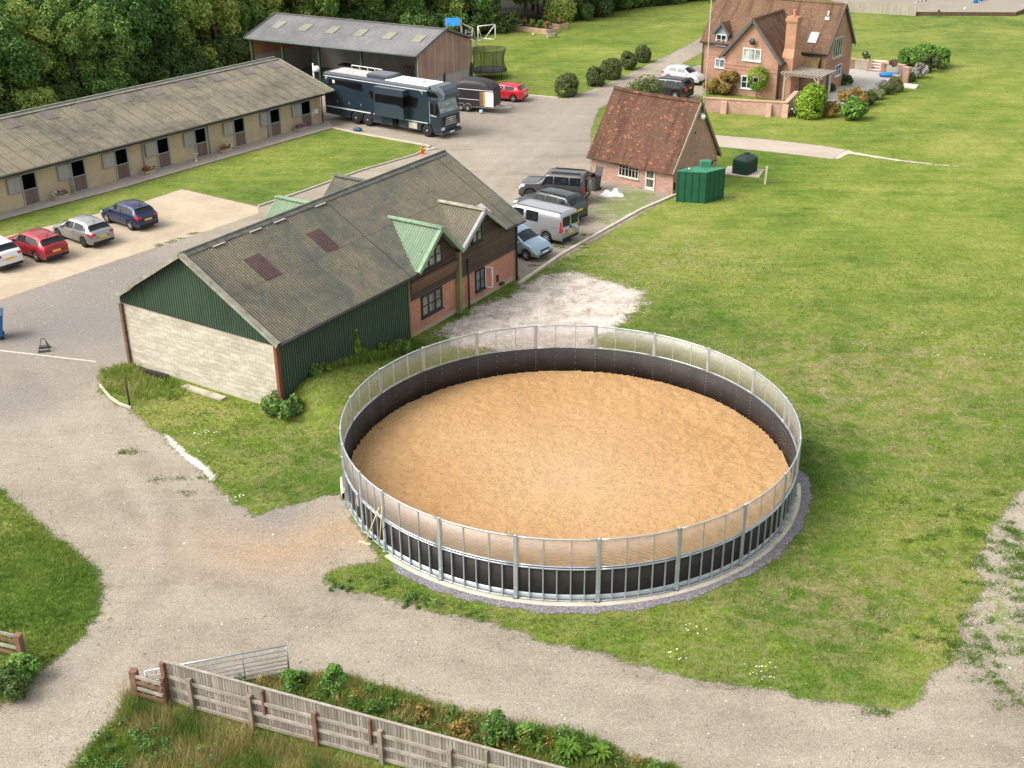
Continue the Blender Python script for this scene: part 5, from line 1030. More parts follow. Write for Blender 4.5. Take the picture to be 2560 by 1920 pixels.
for k in range(4): m = MB(); m.box(0.02, k * .45, 0, Ls - .02, 1.9, .2 * (k + 1) - .05); m.build('riser', BRICKG, stp); m = MB(); m.box(0, k * .45 - .04, .2 * (k + 1) - .05, Ls, k * .45 + .5, .2 * (k + 1)); m.build('tread', mat('pale_tread', (.66, .62, .54), .85, .1), stp)
for i, (px, py, lb) in enumerate([(2238, 215, 'shorter brick pier by the lower patio steps'), (2263, 206, 'taller brick pier by the lower patio steps')]):
    m = MB(); m.box(-.28, -.28, 0, .28, .28, .95 + .4 * i); m.box(-.33, -.33, .95 + .4 * i, .33, .33, 1.02 + .4 * i); tag(m.build('brick_pier', BRICKG, None, (*at(px, py), 0), ha), lb, 'brick pier')
m = MB(); m.box(0, 0, 0, 1.5, .9, .12); m.box(.1, .3, .12, 1.5, .9, .24); tag(m.build('lower_steps', mat('pale_tread', (.66, .62, .54), .85, .1), None, (*at(2248, 218), 0), ha), 'pale brick and stone steps down from patio to lawn', 'steps')
m = MB(); m.lathe([(.7, 0), (.85, .25), (.8, .34), (.1, .4)], n=12); o_ = m.build('covered_paddling_pool', mat('blue_cover', (.03, .22, .50), .4, .15), None, (*at(2222, 192), .02)); o_.scale = (1.2, .7, 1); tag(o_, 'bright blue covered tub lying on the patio', 'tub')
def chair(px, py, rz, lb, grp='bleached wooden chairs under the pergola'):
    t = thing('garden_chair', lb, 'chair', (*at(px, py), .02), rz, grp); m = MB(); m.box(-.24, -.24, .42, .24, .24, .46); m.build('seat', PGM, t); m = MB(); [m.bar((x, .24, .46), (x, .3, .95), .05, .03) for x in (-.2, -.07, .07, .2)]; m.bar((-.24, .3, .95), (.24, .3, .95), .04, .06); m.build('backrest', PGM, t)
    for x in (-.21, .21):
        for y in (-.21, .21): m = MB(); m.bar((x, y, 0), (x, y, .42), .05); m.build('leg', PGM, t)
chair(1994, 243, 1.9, 'wooden garden chair under the pergola nearest the wall'); chair(2040, 252, -1.2, 'wooden garden chair partly hidden by the round green bush')
t = thing('garden_table', 'bleached wooden table under the pergola', 'table', (*at(2015, 250), .02), ha); m = MB(); [m.box(-.6, -.4 + k * .16, .7, .6, -.26 + k * .16, .74) for k in range(5)]; m.build('tabletop', PGM, t)
for x in (-.5, .5):
    for y in (-.32, .32): m = MB(); m.bar((x, y, 0), (x, y, .7), .06); m.build('leg', PGM, t)
# shrubs round the house
SH = [('round_bush', 2022, 292, 'large egg shaped lime green bush at the patio corner', 1.18, 2.3, LEAF_L, 9500, .12, True), ('shrub', 2120, 296, 'bushy bright green shrub right of the large lime green bush', 1.35, 1.7, LEAF_G, 3600, .12, False), ('shrub', 2075, 290, 'brownish low shrub between the lime bush and bright green shrub', .9, 1.1, LEAF_R, 1800, .09, False),
 ('shrub', 2130, 268, 'russet and green shrub on the patio edge behind the bright green shrub', 1.35, 1.7, LEAF_R, 3000, .10, False), ('shrub', 2165, 262, 'dusty olive shrub along the patio edge', .9, 1.2, LEAF_B, 1600, .08, False), ('shrub', 2190, 246, 'grey lavender like shrub on the patio edge', .8, 1.0, LEAF_S, 1700, .07, False),
 ('shrub', 2197, 248, 'small round lime shrub in front of the grey lavender', .5, .7, LEAF_L, 900, .07, True), ('shrub', 2218, 236, 'olive green shrub left of the brick piers', .7, 1.0, LEAF_B, 1400, .08, False), ('shrub', 2236, 228, 'rounded olive and brown shrub touching the shorter brick pier', .75, 1.1, LEAF_B, 1700, .08, True),
 ('shrub', 2207, 228, 'purple grey wispy shrub on the patio side of the border', .8, .9, LEAF_S, 1500, .07, False), ('shrub', 2275, 203, 'dark green shrub right of the taller brick pier', .75, 1.0, LEAF_H, 1500, .08, False), ('shrub', 2295, 195, 'silver grey spiky shrub in the right border', .9, 1.3, LEAF_S, 2200, .08, False),
 ('shrub', 2325, 180, 'tall pale olive shrub at the right end of the border', 1.1, 1.8, LEAF_B, 2600, .09, False), ('shrub', 2278, 166, 'bright green leafy hedge clump above the flint wall, left part', 1.9, 1.7, LEAF_G, 3600, .12, False), ('shrub', 2308, 163, 'bright green leafy hedge clump above the flint wall, middle part', 2.0, 1.75, LEAF_G, 3600, .12, False),
 ('shrub', 2342, 168, 'bright green leafy hedge clump above the flint wall, right end', 1.7, 1.7, LEAF_G, 3000, .12, False), ('shrub', 2110, 213, 'dark olive shrub at the foot of the right house gable', .8, .9, LEAF_H, 1500, .08, False), ('shrub', 2080, 228, 'dark low shrub by the pergola post against the house', .5, .7, LEAF_H, 900, .08, False),
 ('shrub', 1783, 234, 'yellow green shrub behind the garden wall, at its left end', 1.0, 1.2, LEAF_R, 1900, .09, False), ('shrub', 1822, 236, 'tall yellow green climbing shrub against the house front', 1.15, 2.2, LEAF_R, 3200, .10, False), ('shrub', 1965, 245, 'dark small shrub at the foot of the wing corner', .5, .9, LEAF_H, 800, .07, False)]
for i, (nm, px, py, lb, r, h, mt, n, lf, bl) in enumerate(SH): shrub(nm, px, py, lb, 'bush' if 'bush' in lb else 'shrub', r, h, mt, n, lf, 60 + i, 'shrubs bordering the patio' if px > 2060 else None, bl)
shrub('small_tree', 1890, 246, 'small round headed yellow green tree on a thin stem behind the garden wall', 'tree', .95, 1.5, LEAF_L, 2400, .08, 91, None, True, 0, None, 1.0)
for i, (px, py, lb, fm_) in enumerate([(2180, 252, 'white roses among the patio border', FLW), (2165, 148, 'white flowers on top of the flint wall left of the steps', FLW), (2232, 166, 'pink roses on top of the flint wall right of the steps', FLP), (2310, 183, 'cream roses in the right border', FLW), (1986, 292, 'white roses at the foot of the lime green bush', FLW), (2090, 272, 'cream roses between patio and russet shrub', FLW)]):
    z_ = .95 if 'flint' in lb else 0; shrub('rose_bush', px, py, lb, 'flowers', .5, .7, LEAF_H, 500, .07, 120 + i, 'flowering roses round the patio', False, z_, (fm_, 110, .10))
# topiary row
for i, (px, py, r, lb) in enumerate([(1416, 240, 1.0, 'nearest the red car'), (1488, 215, .86, 'second from the red car'), (1527, 197, .95, 'middle one, slightly ragged'), (1572, 173, .8, 'fourth from the red car'), (1606, 155, .78, 'farthest up the drive')]):
    shrub('box_ball', px, py, 'clipped round box bush beside the drive, ' + lb, 'topiary bush', r, r * 1.95, LEAF_B, 5000, .085, 140 + i, 'row of clipped box balls beside the drive', True)
shrub('straggly_bush', 1588, 236, 'sprawling pale green bush just behind the ridge of the brick outbuilding', 'bush', 3.2, 3.3, LEAF_B, 7000, .10, 150, xy=(11.3, 98.8))
# small sapling on the far lawn
shrub('sapling', 2345, 44, 'tiny sapling on the far lawn below the riding arena', 'sapling', .2, .35, LEAF_B, 60, .08, 155, stem=.6)
# ------------------------------------------------------------------ arena edge
def board_fence(name, label, P0, P1, h, material, step=None, group=None):
    a, b = Vector((*P0, 0)), Vector((*P1, 0)); d = (b - a); L = d.length; t = thing(name, label, 'fence', tuple(P0), math.atan2(d.y, d.x), group); m = MB(); m.box(0, -.03, 0, L, .03, h); m.build('boards', material, t)
    for k in range(int(L / 2.4) + 1): m = MB(); m.bar((min(L, k * 2.4), .08, 0), (min(L, k * 2.4), .08, h + .1), .12); m.build('post', WEATH, t)
    return t
board_fence('arena_fence', 'pale vertical board fence along the near side of the riding arena', at(2118, 30), at(2289, 40), 1.25, brickmat('grey_boards', (.38, .35, .28), (.47, .43, .36), (.22, .2, .16), .15, 9., .01, patch=((.3, .27, .2), 2, .6, .5)))
board_fence('arena_kickboard', 'low dark brown board edging the riding arena', at(2289, 39), at(2538, 40), .45, mat('dark_sleeper', (.13, .085, .055), .9, .3))
board_fence('arena_kickboard', 'low dark edging board along the right side of the arena', at(2538, 40), at(2640, 2), .45, mat('dark_sleeper', (.13, .085, .055), .9, .3))
for i, (px, py) in enumerate(((2438, 8), (2452, 3))):
    m = MB(); m.lathe([(.28, 0), (.3, .1), (.3, .8), (.28, .9)], n=14); m.lathe([(.305, .28), (.315, .3), (.305, .32)], n=14); tag(m.build('blue_barrel', mat('barrel_blue', (.02, .16, .52), .35, .1), None, (*at(px, py), .03)), ('nearer' if i == 0 else 'farther') + ' blue plastic barrel standing on the riding arena', 'barrel', 'barrels on the arena')
for i, (p0, p1) in enumerate((((2288, 6), (2312, -4)), ((2287, 16), (2315, 11)))):
    a, b = Vector((*at(*p0), .5)), Vector((*at(*p1), .5)); m = MB()
    for k in range(6): m.cur = k % 2; m.tube([a + (b - a) * (k / 6), a + (b - a) * ((k + 1) / 6)], .07, 6)
    tag(m.build('jump_pole', [mat('pole_white', (.75, .72, .7), .6), mat('pole_dark', (.14, .09, .1), .6)], None), ('farther' if i == 0 else 'nearer') + ' striped jumping pole near the arena fence', 'jump pole', 'poles at the arena')
m = MB(); m.lathe([(.1, 0), (.1, .3), (.05, .35)], n=8); tag(m.build('arena_marker', WHITEP, None, (*at(2411, 27), .05)), 'small white marker at the near edge of the riding arena', 'marker')
# ------------------------------------------------------------------ vehicles
def interp(pl, x): return float(np.interp(x, [p[0] for p in pl], [p[1] for p in pl]))
def wheel(par, x, y, r, wdt=.2, rim=RIM, spokes=5, name='wheel'):
    m = MB(); m.lathe([(r * .62, -wdt / 2), (r * .93, -wdt / 2), (r, -wdt * .36), (r, wdt * .36), (r * .93, wdt / 2), (r * .62, wdt / 2)], (x, y, r), 24, 'y'); w_ = m.build(name, TYRE, par)
    s = 1 if y > 0 else -1; m = MB(); m.lathe([(r * .63, -wdt * .42), (r * .63, wdt * .40)], (x, y, r), 20, 'y'); yo = y + s * wdt * .44
    q = MB(); q.lathe([(r * .58, yo - s * .04), (r * .66, yo + s * .015), (r * .68, yo)], (x, 0, r), 20, 'y')
    for k in range(spokes): a = 2 * PI * k / spokes + .3; q.bar((x, yo, r), (x + math.cos(a) * r * .6, yo, r + math.sin(a) * r * .6), r * .2, .03, (0, 1, 0))
    q.lathe([(r * .02, yo - s * .01), (r * .16, yo + s * .01), (r * .16, yo + s * .03)], (x, 0, r), 10, 'y')
    m.build('hub_well', VOIDM, w_); q.build('rim', rim, w_)
class Car:
    def __init__(s, name, label, cat, body, L, W_, top, belt, sill, xf, xr, wr, rim=RIM, tumble=.25, group=None, spokes=5, endk=.16):
        s.L, s.W, s.top, s.belt, s.sill, s.xf, s.xr, s.r, s.tum, s.endk = L, W_, top, belt, sill, xf, xr, wr, tumble, endk
        s.t = thing(name, label, cat, (0, 0, 0), 0, group); s.body_m = body
        xs = set(np.round(np.linspace(-L / 2, L / 2, 44), 3)) | {round(p[0], 3) for p in top}
        for c in (xf, xr): xs |= {round(c + d, 3) for d in np.linspace(-wr - .07, wr + .07, 15)}
        xs = sorted(x for x in xs if -L / 2 <= x <= L / 2); T = [0, 1, 1.6, 2, 2.5, 3, 3.5, 4, 4.5, 5, 5.5, 6]; pts = []; F = []
        for x in xs:
            row = [s.S(x, t) for t in T]; pts += row + [(p[0], -p[1], p[2]) for p in row[-2::-1]]
        k = 2 * len(T) - 1
        for i in range(len(xs) - 1):
            for j in range(k - 1): a = i * k + j; F.append((a, a + k, a + k + 1, a + 1)[::-1])
        F += [tuple(range(k)), tuple((len(xs) - 1) * k + j for j in range(k))[::-1]]
        m = MB(); m.add(pts, F, True); s.body = m.build('body', body, s.t)
        for p in list(s.body.data.polygons)[-2:]: p.use_smooth = False
        m = MB(); m.box(-L / 2 + .15, -W_ * .86, .2, L / 2 - .15, W_ * .86, sill + .12); m.build('underbody', VOIDM, s.t)
        for c in (xf, xr):
            for sg in (1, -1): wheel(s.t, c, sg * (W_ - .11), wr, .2, rim, spokes)
    def S(s, x, t):
        e = max(0, abs(x) - (s.L / 2 - .55)) / .55; w_ = s.W * (1 - s.endk * e ** 2.2); zb = s.sill
        for c in (s.xf, s.xr):
            d = abs(x - c); R = s.r + .065
            if d < R: zb = max(zb, s.r + math.sqrt(R * R - d * d))
        zt = interp(s.top, x); be = min(interp(s.belt, x), zt - .015); zb = min(zb, be - .06); k = min(1, max(0, (zt - be) / .42)); wr_ = w_ * (.96 - s.tum * k)
        C = [(w_ * .93, zb), (w_ * .985, zb + .14 * (be - zb)), (w_, zb + .55 * (be - zb)), (w_ * .975, be), (wr_ * 1.02, zt - .07 * k - .008), (wr_ * .88, zt), (0, zt + .035 * k + .012)]
        i = min(5, int(t)); f = t - i; a, b = C[i], C[i + 1]; return (x, a[0] + (b[0] - a[0]) * f, a[1] + (b[1] - a[1]) * f)
    def patch(s, name, M_, corners, off=.012, side=(1, -1), nx=10, nt=6, label=None):
        """corners: (x,t) at four corners, ordered round; bilinear patch on the body"""
        out = []
        for sg in side:
            pts = []; cs = corners
            for i in range(nx + 1):
                for j in range(nt + 1):
                    a, b = i / nx, j / nt; x = (cs[0][0] * (1 - a) + cs[1][0] * a) * (1 - b) + (cs[3][0] * (1 - a) + cs[2][0] * a) * b; t = (cs[0][1] * (1 - a) + cs[1][1] * a) * (1 - b) + (cs[3][1] * (1 - a) + cs[2][1] * a) * b
                    h = .02; p = Vector(s.S(x, t)); px = Vector(s.S(min(s.L / 2, x + h), t)) - Vector(s.S(max(-s.L / 2, x - h), t)); pt = Vector(s.S(x, min(5.99, t + .1))) - Vector(s.S(x, max(0, t - .1)))
                    n = px.cross(pt); n = n.normalized() if n.length > 1e-9 else Vector((0, 1, 0))
                    if n.y < 0 and t < 4.5 or n.z < 0 and t >= 4.5: n = -n
                    q = p + n * off; pts.append((q.x, sg * q.y, q.z))
            F = [(i * (nt + 1) + j, (i + 1) * (nt + 1) + j, (i + 1) * (nt + 1) + j + 1, i * (nt + 1) + j + 1) for i in range(nx) for j in range(nt)]
            m = MB(); m.add(pts, F if sg < 0 else [f[::-1] for f in F], True); out.append((m, sg))
        if corners[0][1] >= 4.2 and len(side) == 2:
            m = MB(); o0 = out[0][0]; m.add(o0.v, o0.f, True); m.add(out[1][0].v, out[1][0].f, True); o = m.build(name, M_, s.t); return o
        for m, sg in out: o = m.build(name, M_, s.t)
        return o
    def box(s, name, M_, *b):
        m = MB()
        for q in b: m.box(*q)
        return m.build(name, M_, s.t)
    def mirrors(s, x, z):
        for sg in (1, -1): m = MB(); m.lathe([(.02, -.1), (.09, -.06), (.1, .03), (.03, .1)], (x, 0, z), 8); m.v = [(a, sg * (s.W + .07) + b * .9, c) for a, b, c in m.v]; m.build('mirror', s.body_m, s.t)
    def place(s, xy, deg, lx, ly):
        a = R_(deg); s.t.location = (xy[0] - lx * math.cos(a) + ly * math.sin(a), xy[1] - lx * math.sin(a) - ly * math.cos(a), .02); s.t.rotation_euler = (0, 0, a)
def hatch(name, label, col, L=4.1, W_=.87, H=1.47, group=None, plate=PLATEY, rim=RIM, rails=False, glassside=((-1.35, -.42), (-.32, .55)), rearlow=.0, r=.315, sc=None, black_roof=None):
    k = L / 4.1; h = H / 1.47
    top = [(-2.05, .60), (-2.035, .90), (-1.99, 1.0), (-1.90, 1.04), (-1.56, 1.32), (-1.42, 1.37), (-1.0, 1.44), (-.4, 1.47), (.1, 1.44), (.35, 1.38), (1.02, 1.0), (1.15, .94), (1.6, .84), (1.85, .75), (1.99, .62), (2.05, .48)]
    belt = [(-2.05, .84), (-1.6, .98), (0, .92), (1.0, .87), (1.9, .66), (2.05, .44)]
    c = Car(name, label, 'car', col, L, W_, [(a * k, b * h) for a, b in top], [(a * k, b * h) for a, b in belt], .26, 1.27 * k, -1.23 * k, r, rim, .26, group)
    z = lambda *p: [(a * k, t) for a, t in p]
    c.patch('windscreen', GLASSC, z((.40, 4.3), (.99, 4.3), (.99, 6), (.40, 6))); c.patch('rear_window', GLASSC, z((-1.87, 4.35), (-1.59, 4.35), (-1.59, 6), (-1.87, 6)))
    c.patch('side_window', GLASSC, z((glassside[0][0], 3.12), (glassside[0][1], 3.12), (glassside[0][1], 3.92), (glassside[0][0] + .12, 3.92)))
    c.patch('side_window', GLASSC, z((glassside[1][0], 3.12), (glassside[1][1] + .33, 3.12), (glassside[1][1] - .12, 3.92), (glassside[1][0], 3.92)))
    c.patch('side_window', GLASSC, z((-1.56, 3.3), (-1.42, 3.12), (-1.30, 3.75), (-1.34, 3.75)), nx=4)
    c.patch('tail_light', TAIL, z((-2.04, 2.35), (-1.72, 2.7), (-1.78, 3.15), (-2.03, 3.2)), nx=6); c.patch('head_light', HEAD, z((1.70, 2.6), (2.0, 2.3), (2.0, 3.1), (1.62, 3.3)), nx=6)
    c.box('number_plate', plate, (-L / 2 - .03, -.26, .62 * h, -L / 2 + .02, .26, .73 * h)); c.box('number_plate', PLATEW, (L / 2 - .03, -.26, .38, L / 2 + .02, .26, .49))
    c.box('bumper_trim', DARK, (-L / 2 - .02, -W_ * .8, .27, -L / 2 + .12, W_ * .8, .42), (L / 2 - .14, -W_ * .75, .24, L / 2 + .01, W_ * .75, .36))
    c.box('tail_light', TAIL, (-L / 2 - .015, .55 * W_, .80 * h, -L / 2 + .05, .83 * W_, .93 * h), (-L / 2 - .015, -.83 * W_, .80 * h, -L / 2 + .05, -.55 * W_, .93 * h))
    m = MB(); m.box(-1.64 * k, -W_ * .6, 1.345 * h, -1.42 * k, W_ * .6, 1.375 * h); m.build('spoiler', DARK if black_roof else col, c.t); m = MB(); m.bar((-1.3 * k, 0, 1.45 * h), (-1.42 * k, 0, 1.53 * h), .03); m.build('aerial', DARK, c.t)
    c.patch('door_line', DARK, z((-.42, .6), (-.40, .6), (-.36, 3.0), (-.38, 3.0)), .004, nx=1); c.patch('door_line', DARK, z((.72, .6), (.74, .6), (.74, 3.0), (.72, 3.0)), .004, nx=1)
    c.box('door_handle', col, (-.30 * k, W_ - .02, .80, -.14 * k, W_ + .025, .83), (-.30 * k, -W_ - .025, .80, -.14 * k, -W_ + .02, .83), (-1.2 * k, W_ - .02, .82, -1.05 * k, W_ + .02, .85))
    c.mirrors(.72 * k, .98 * h); return c
G1 = 'cars parked in a row on the concrete apron'
c = hatch('parked_car', 'dark blue hatchback parked at the right end of the row on the concrete', paint('blue_paint', (.003, .016, .07)), 3.98, .86, 1.50, G1); c.place((-23.73, 70.89), 142, -1.19, .87)
c = hatch('parked_car', 'silver hatchback parked between the blue car and the red car', paint('silver_paint', (.34, .34, .335), .6), 4.26, .89, 1.47, G1, rim=RIMD); c.place((-25.64, 67.76), 142, -1.27, .9)
c = hatch('parked_car', 'deep red hatchback parked between the silver and the white car', paint('deep_red_paint', (.28, .012, .022)), 4.34, .90, 1.47, G1); c.place((-27.56, 65.23), 142, -1.3, .9)
c = hatch('parked_car', 'white hatchback cut off by the left edge of the photo', paint('white_car_paint', (.72, .73, .74), .0), 4.45, .92, 1.62, G1); c.place((-28.5, 63.95), 142, -2.15, 0)
c = hatch('parked_car', 'bright red hatchback standing behind the black horse trailer', paint('bright_red_paint', (.60, .01, .03)), 4.26, .89, 1.47); c.place((.26, 105.83), 160, -1.27, .9)
c = hatch('parked_car', 'silver and white small car with a dark bonnet parked nose to the house', paint('pearl_paint', (.62, .63, .65), .4), 4.0, .86, 1.52); c.place((17.6, 112.2), -38, 1.95, -.7)
# blue people carrier
mpv_top = [(-2.1, .7), (-2.08, 1.1), (-1.95, 1.5), (-1.8, 1.58), (-.9, 1.62), (.1, 1.6), (.5, 1.48), (1.12, 1.06), (1.3, 1.0), (1.7, .88), (1.92, .76), (2.06, .6), (2.1, .48)]
def generic(name, label, cat, col, L, W_, top, belt, r, xf, xr, wins, wsx, rwx, plate=PLATEY, rim=RIM, tum=.16, group=None, endk=.12, sill=.3, tl=(2.3, 3.3), platez=.75, hl=True):
    c = Car(name, label, cat, col, L, W_, top, belt, sill, xf, xr, r, rim, tum, group, 6, endk)
    if wsx: c.patch('windscreen', GLASSC, [(wsx[0], 4.3), (wsx[1], 4.3), (wsx[1], 6), (wsx[0], 6)])
    if rwx: c.patch('rear_window', GLASSC, [(rwx[0], 4.4), (rwx[1], 4.4), (rwx[1], 6), (rwx[0], 6)], nx=6)
    for a0, a1, b1, b0 in wins: c.patch('side_window', GLASSC, [(a0, 3.12), (a1, 3.12), (b1, 3.9), (b0, 3.9)])
    if tl: c.patch('tail_light', TAIL, [(-L / 2 + .01, tl[0]), (-L / 2 + .16, tl[0]), (-L / 2 + .14, tl[1]), (-L / 2 + .03, tl[1])], nx=4); c.box('tail_light', TAIL, *[(-L / 2 - .012, s_ * W_ * .86 - .09, .85, -L / 2 + .03, s_ * W_ * .86 + .05, 1.05) for s_ in (1, -1)])
    if hl: c.patch('head_light', HEAD, [(L / 2 - .42, 2.6), (L / 2 - .03, 2.3), (L / 2 - .05, 3.2), (L / 2 - .5, 3.4)], nx=6)
    c.box('number_plate', plate, (-L / 2 - .03, -.26, platez, -L / 2 + .02, .26, platez + .12)); c.box('number_plate', PLATEW, (L / 2 - .02, -.26, .45, L / 2 + .02, .26, .56))
    c.box('bumper_trim', DARK, (-L / 2 - .02, -W_ * .82, .3, -L / 2 + .12, W_ * .82, .46), (L / 2 - .14, -W_ * .7, .27, L / 2 + .01, W_ * .7, .40), (L / 2 - .10, -W_ * .45, .60, L / 2 + .008, W_ * .45, .66))
    return c
c = generic('parked_car', 'pale blue people carrier poking out past the brick end of the barn', 'car', paint('pale_blue_paint', (.25, .36, .45), .4), 4.2, .86, mpv_top, [(-2.1, .95), (0, .96), (1.1, .92), (1.9, .68), (2.1, .46)], .31, 1.3, -1.25, [(-1.5, -.5, -.5, -1.4), (-.4, 1.0, .6, -.4)], (.56, 1.10), (-2.05, -1.95)); c.mirrors(.8, 1.02); c.place((.83, 64.89), -37, 1.3, -.86)
# silver van
H = 1.97; vt = [(-2.5, .75), (-2.49, 1.2), (-2.44, 1.75), (-2.36, 1.9), (-2.2, H - .01), (-1, H), (.9, H - .02), (1.25, 1.85), (1.75, 1.25), (1.9, 1.15), (2.3, 1.0), (2.45, .8), (2.5, .55)]
c = generic('van', 'silver panel van with twin dark rear windows parked behind the pale blue car', 'van', paint('van_silver', (.36, .37, .39), .5), 5.0, .98, vt, [(-2.5, 1.1), (1.5, 1.1), (2.4, .8), (2.5, .5)], .34, 1.6, -1.4, [(-.75, .15, .15, -.75), (.35, 1.5, 1.15, .35)], (1.32, 1.76), None, tum=.1, endk=.06, rim=RIM, tl=(2.2, 3.6), platez=.66)
for s_ in (1, -1):
    m = MB(); m.box(-2.53, s_ * .42 - .3, 1.15, -2.47, s_ * .42 + .3, 1.72); m.build('rear_window', GLASSC, c.t)
c.box('rear_handle', DARK, (-2.54, -.06, .95, -2.48, .06, 1.1)); c.box('roof_strip', DARK, (-2.35, -.72, H - .005, 1.0, -.69, H + .02), (-2.35, .69, H - .005, 1.0, .72, H + .02)); c.patch('side_stripe', DARK, [(-2.2, 2.86), (-1.2, 2.86), (-1.2, 2.93), (-2.2, 2.93)], .006, nx=6, nt=1)
c.mirrors(1.35, 1.15); c.place((2.10, 67.93), 142, -1.4, .98)
# dark estate SUVs
def suvtop(L, H): return [(-L / 2, .75), (-L / 2 + .02, 1.1), (-L / 2 + .10, 1.25), (-L / 2 + .38, H - .14), (-L / 2 + .6, H - .03), (-.6, H), (.3, H - .03), (.6, H - .12), (1.15, 1.22), (1.3, 1.16), (L / 2 - .35, 1.0), (L / 2 - .08, .82), (L / 2, .6)]
c = generic('parked_car', 'dark green off roader with a grey roof parked beyond the silver van', 'off roader', paint('dark_green_paint', (.018, .028, .028), .3), 4.75, .96, suvtop(4.75, 1.76), [(-2.4, 1.12), (0, 1.06), (1.2, 1.02), (2.3, .78)], .37, 1.45, -1.3, [(-1.9, -1.3, -1.3, -1.75), (-1.2, -.3, -.3, -1.2), (-.2, .95, .55, -.2)], (.66, 1.13), (-2.24, -2.02), rim=RIM, platez=.82); c.mirrors(.85, 1.15)
c.box('roof_rail', DARK, (-1.7, .66, 1.74, .3, .70, 1.80), (-1.7, -.70, 1.74, .3, -.66, 1.80)); c.place((4.28, 71.75), 140, -2.3, 0)
c = generic('parked_car', 'black off roader seen over the ridge of the brick outbuilding', 'off roader', paint('black_paint', (.014, .013, .015), .3), 4.7, .96, suvtop(4.7, 1.76), [(-2.4, 1.12), (0, 1.06), (1.2, 1.02), (2.3, .78)], .37, 1.45, -1.3, [(-1.9, -1.3, -1.3, -1.75), (-1.2, -.3, -.3, -1.2), (-.2, .95, .55, -.2)], (.66, 1.13), (-2.22, -2.0), platez=.95); c.mirrors(.85, 1.15); c.place((16.0, 106.7), 150, -2.25, 0)
# boxy off roader with spare wheel
H = 1.92; dt = [(-2.25, .7), (-2.24, 1.2), (-2.20, 1.75), (-2.1, H - .03), (-1.9, H), (.1, H), (.35, H - .03), (.85, 1.32), (.95, 1.27), (1.1, 1.25), (2.05, 1.18), (2.2, 1.05), (2.25, .7)]
c = generic('parked_car', 'boxy grey off roader with a spare wheel on its back door at the yard edge', 'off roader', paint('grey_paint', (.085, .085, .09), .5), 4.5, .98, dt, [(-2.3, 1.2), (.8, 1.18), (2.1, 1.1), (2.25, .8)], .40, 1.42, -1.4, [(-1.95, -1.25, -1.25, -1.95), (-1.15, -.2, -.2, -1.15), (-.1, .72, .42, -.1)], (.40, .84), None, rim=RIMD, tum=.1, endk=.06, sill=.38, tl=(2.5, 3.1), platez=.6)
m = MB(); m.lathe([(.1, -2.27), (.38, -2.27), (.40, -2.30), (.40, -2.46), (.35, -2.50), (.05, -2.50)], n=20, axis='y'); m.v = [(b, a, z + 1.08) for a, b, z in m.v]; m.build('spare_wheel', mat('grey_cover', (.22, .23, .2), .6), c.t)
c.box('rear_window', GLASSC, (-2.262, -.6, 1.28, -2.2, .6, 1.66)); c.box('roof_rack', DARK, (-1.9, -.62, H + .015, .1, -.58, H + .06), (-1.9, .58, H + .015, .1, .62, H + .06), (-1.85, -.5, H + .012, .05, .5, H + .03)); c.mirrors(.62, 1.28)
c.place((1.30, 76.41), 163, 1.42, .98)
# ------------------------------------------------------------------ horse lorry
NAVY = paint('navy_paint', (.018, .034, .054), .3, .3); NAVYL = paint('navy_light', (.035, .055, .075), .3, .35)
tr_a = R_(-36.03); fwp = np.array([-6.61, 93.73]); lorry = thing('horse_lorry', 'long dark blue horse lorry with slide out living pod and white roof panels', 'horse lorry', (fwp[0] - math.sin(tr_a) * 1.25, fwp[1] + math.cos(tr_a) * 1.25, .03), tr_a)
Y0, Y1 = -1.25, 1.25
def rbox(mb, x0, x1, y0, y1, prof):
    """prof: half outline (inset, z) mirrored on both long edges"""
    pts = [(y0 + i, z) for i, z in prof] + [(y1 - i, z) for i, z in prof[::-1]]; mb.prism(pts, x0, x1, lambda a, b, c: (c, a, b))
m = MB(); rbox(m, -11.0, .25, Y0, Y1, [(.0, 1.15), (0, 3.62), (.04, 3.78), (.14, 3.88), (.3, 3.92)]); m.build('box_body', NAVY, lorry)
def skirt(x0, x1, z0=.42): m = MB(); m.box(x0, Y0 + .01, z0, x1, Y1 - .01, 1.15); return m
ARCH = [-7.62, -6.33]
def archpoly(c, r, x0, x1, z0, z1):
    p = [(x0, z0)]; n = 10
    for k in range(n + 1): a = PI - PI * k / n; p.append((c + r * math.cos(a), max(z0, .52 + r * math.sin(a))))
    p += [(x1, z0), (x1, z1), (x0, z1)]; return p
for x0, x1, c_ in ((-11.0, -8.25, None), (-8.25, -6.98, -7.62), (-6.98, -5.72, -6.33), (-5.72, -3.6, None), (-2.9, -.62, None)):
    m = MB()
    if c_ is None: m.prism([(x0, .42 if x0 > -10 else .5), (x1, .42), (x1, 1.15), (x0, 1.15)], Y0 + .005, Y1 - .005)
    else: m.prism(archpoly(c_, .6, x0, x1, .46, 1.15), Y0 + .005, Y1 - .005)
    m.build('skirt_panel', NAVY, lorry)
m = MB(); m.box(-3.6, -.6, .45, -2.9, 1.2, 1.15); m.build('locker_inside', VOIDM, lorry); m = MB(); m.add([(-3.58, Y0 + .0, 1.12), (-2.95, Y0 - .02, 1.12), (-2.95, Y0 - .5, 1.3), (-3.58, Y0 - .5, 1.3)], [(0, 1, 2, 3), (3, 2, 1, 0)]); m.bar((-3.3, Y0 - .02, .45), (-3.3, Y0 - .02, 1.15), .05); m.build('locker_flap', NAVY, lorry)
for x in (-7.62, -6.33):
    for y in (Y0 + .17, Y1 - .17): wheel(lorry, x, y, .5, .32, RIM, 10)
for y in (Y0 + .17, Y1 - .17): wheel(lorry, 0, y, .5, .32, RIM, 10)
m = MB(); m.box(-10.8, -.5, .45, 1.2, .5, .9); m.build('chassis', DARK, lorry)
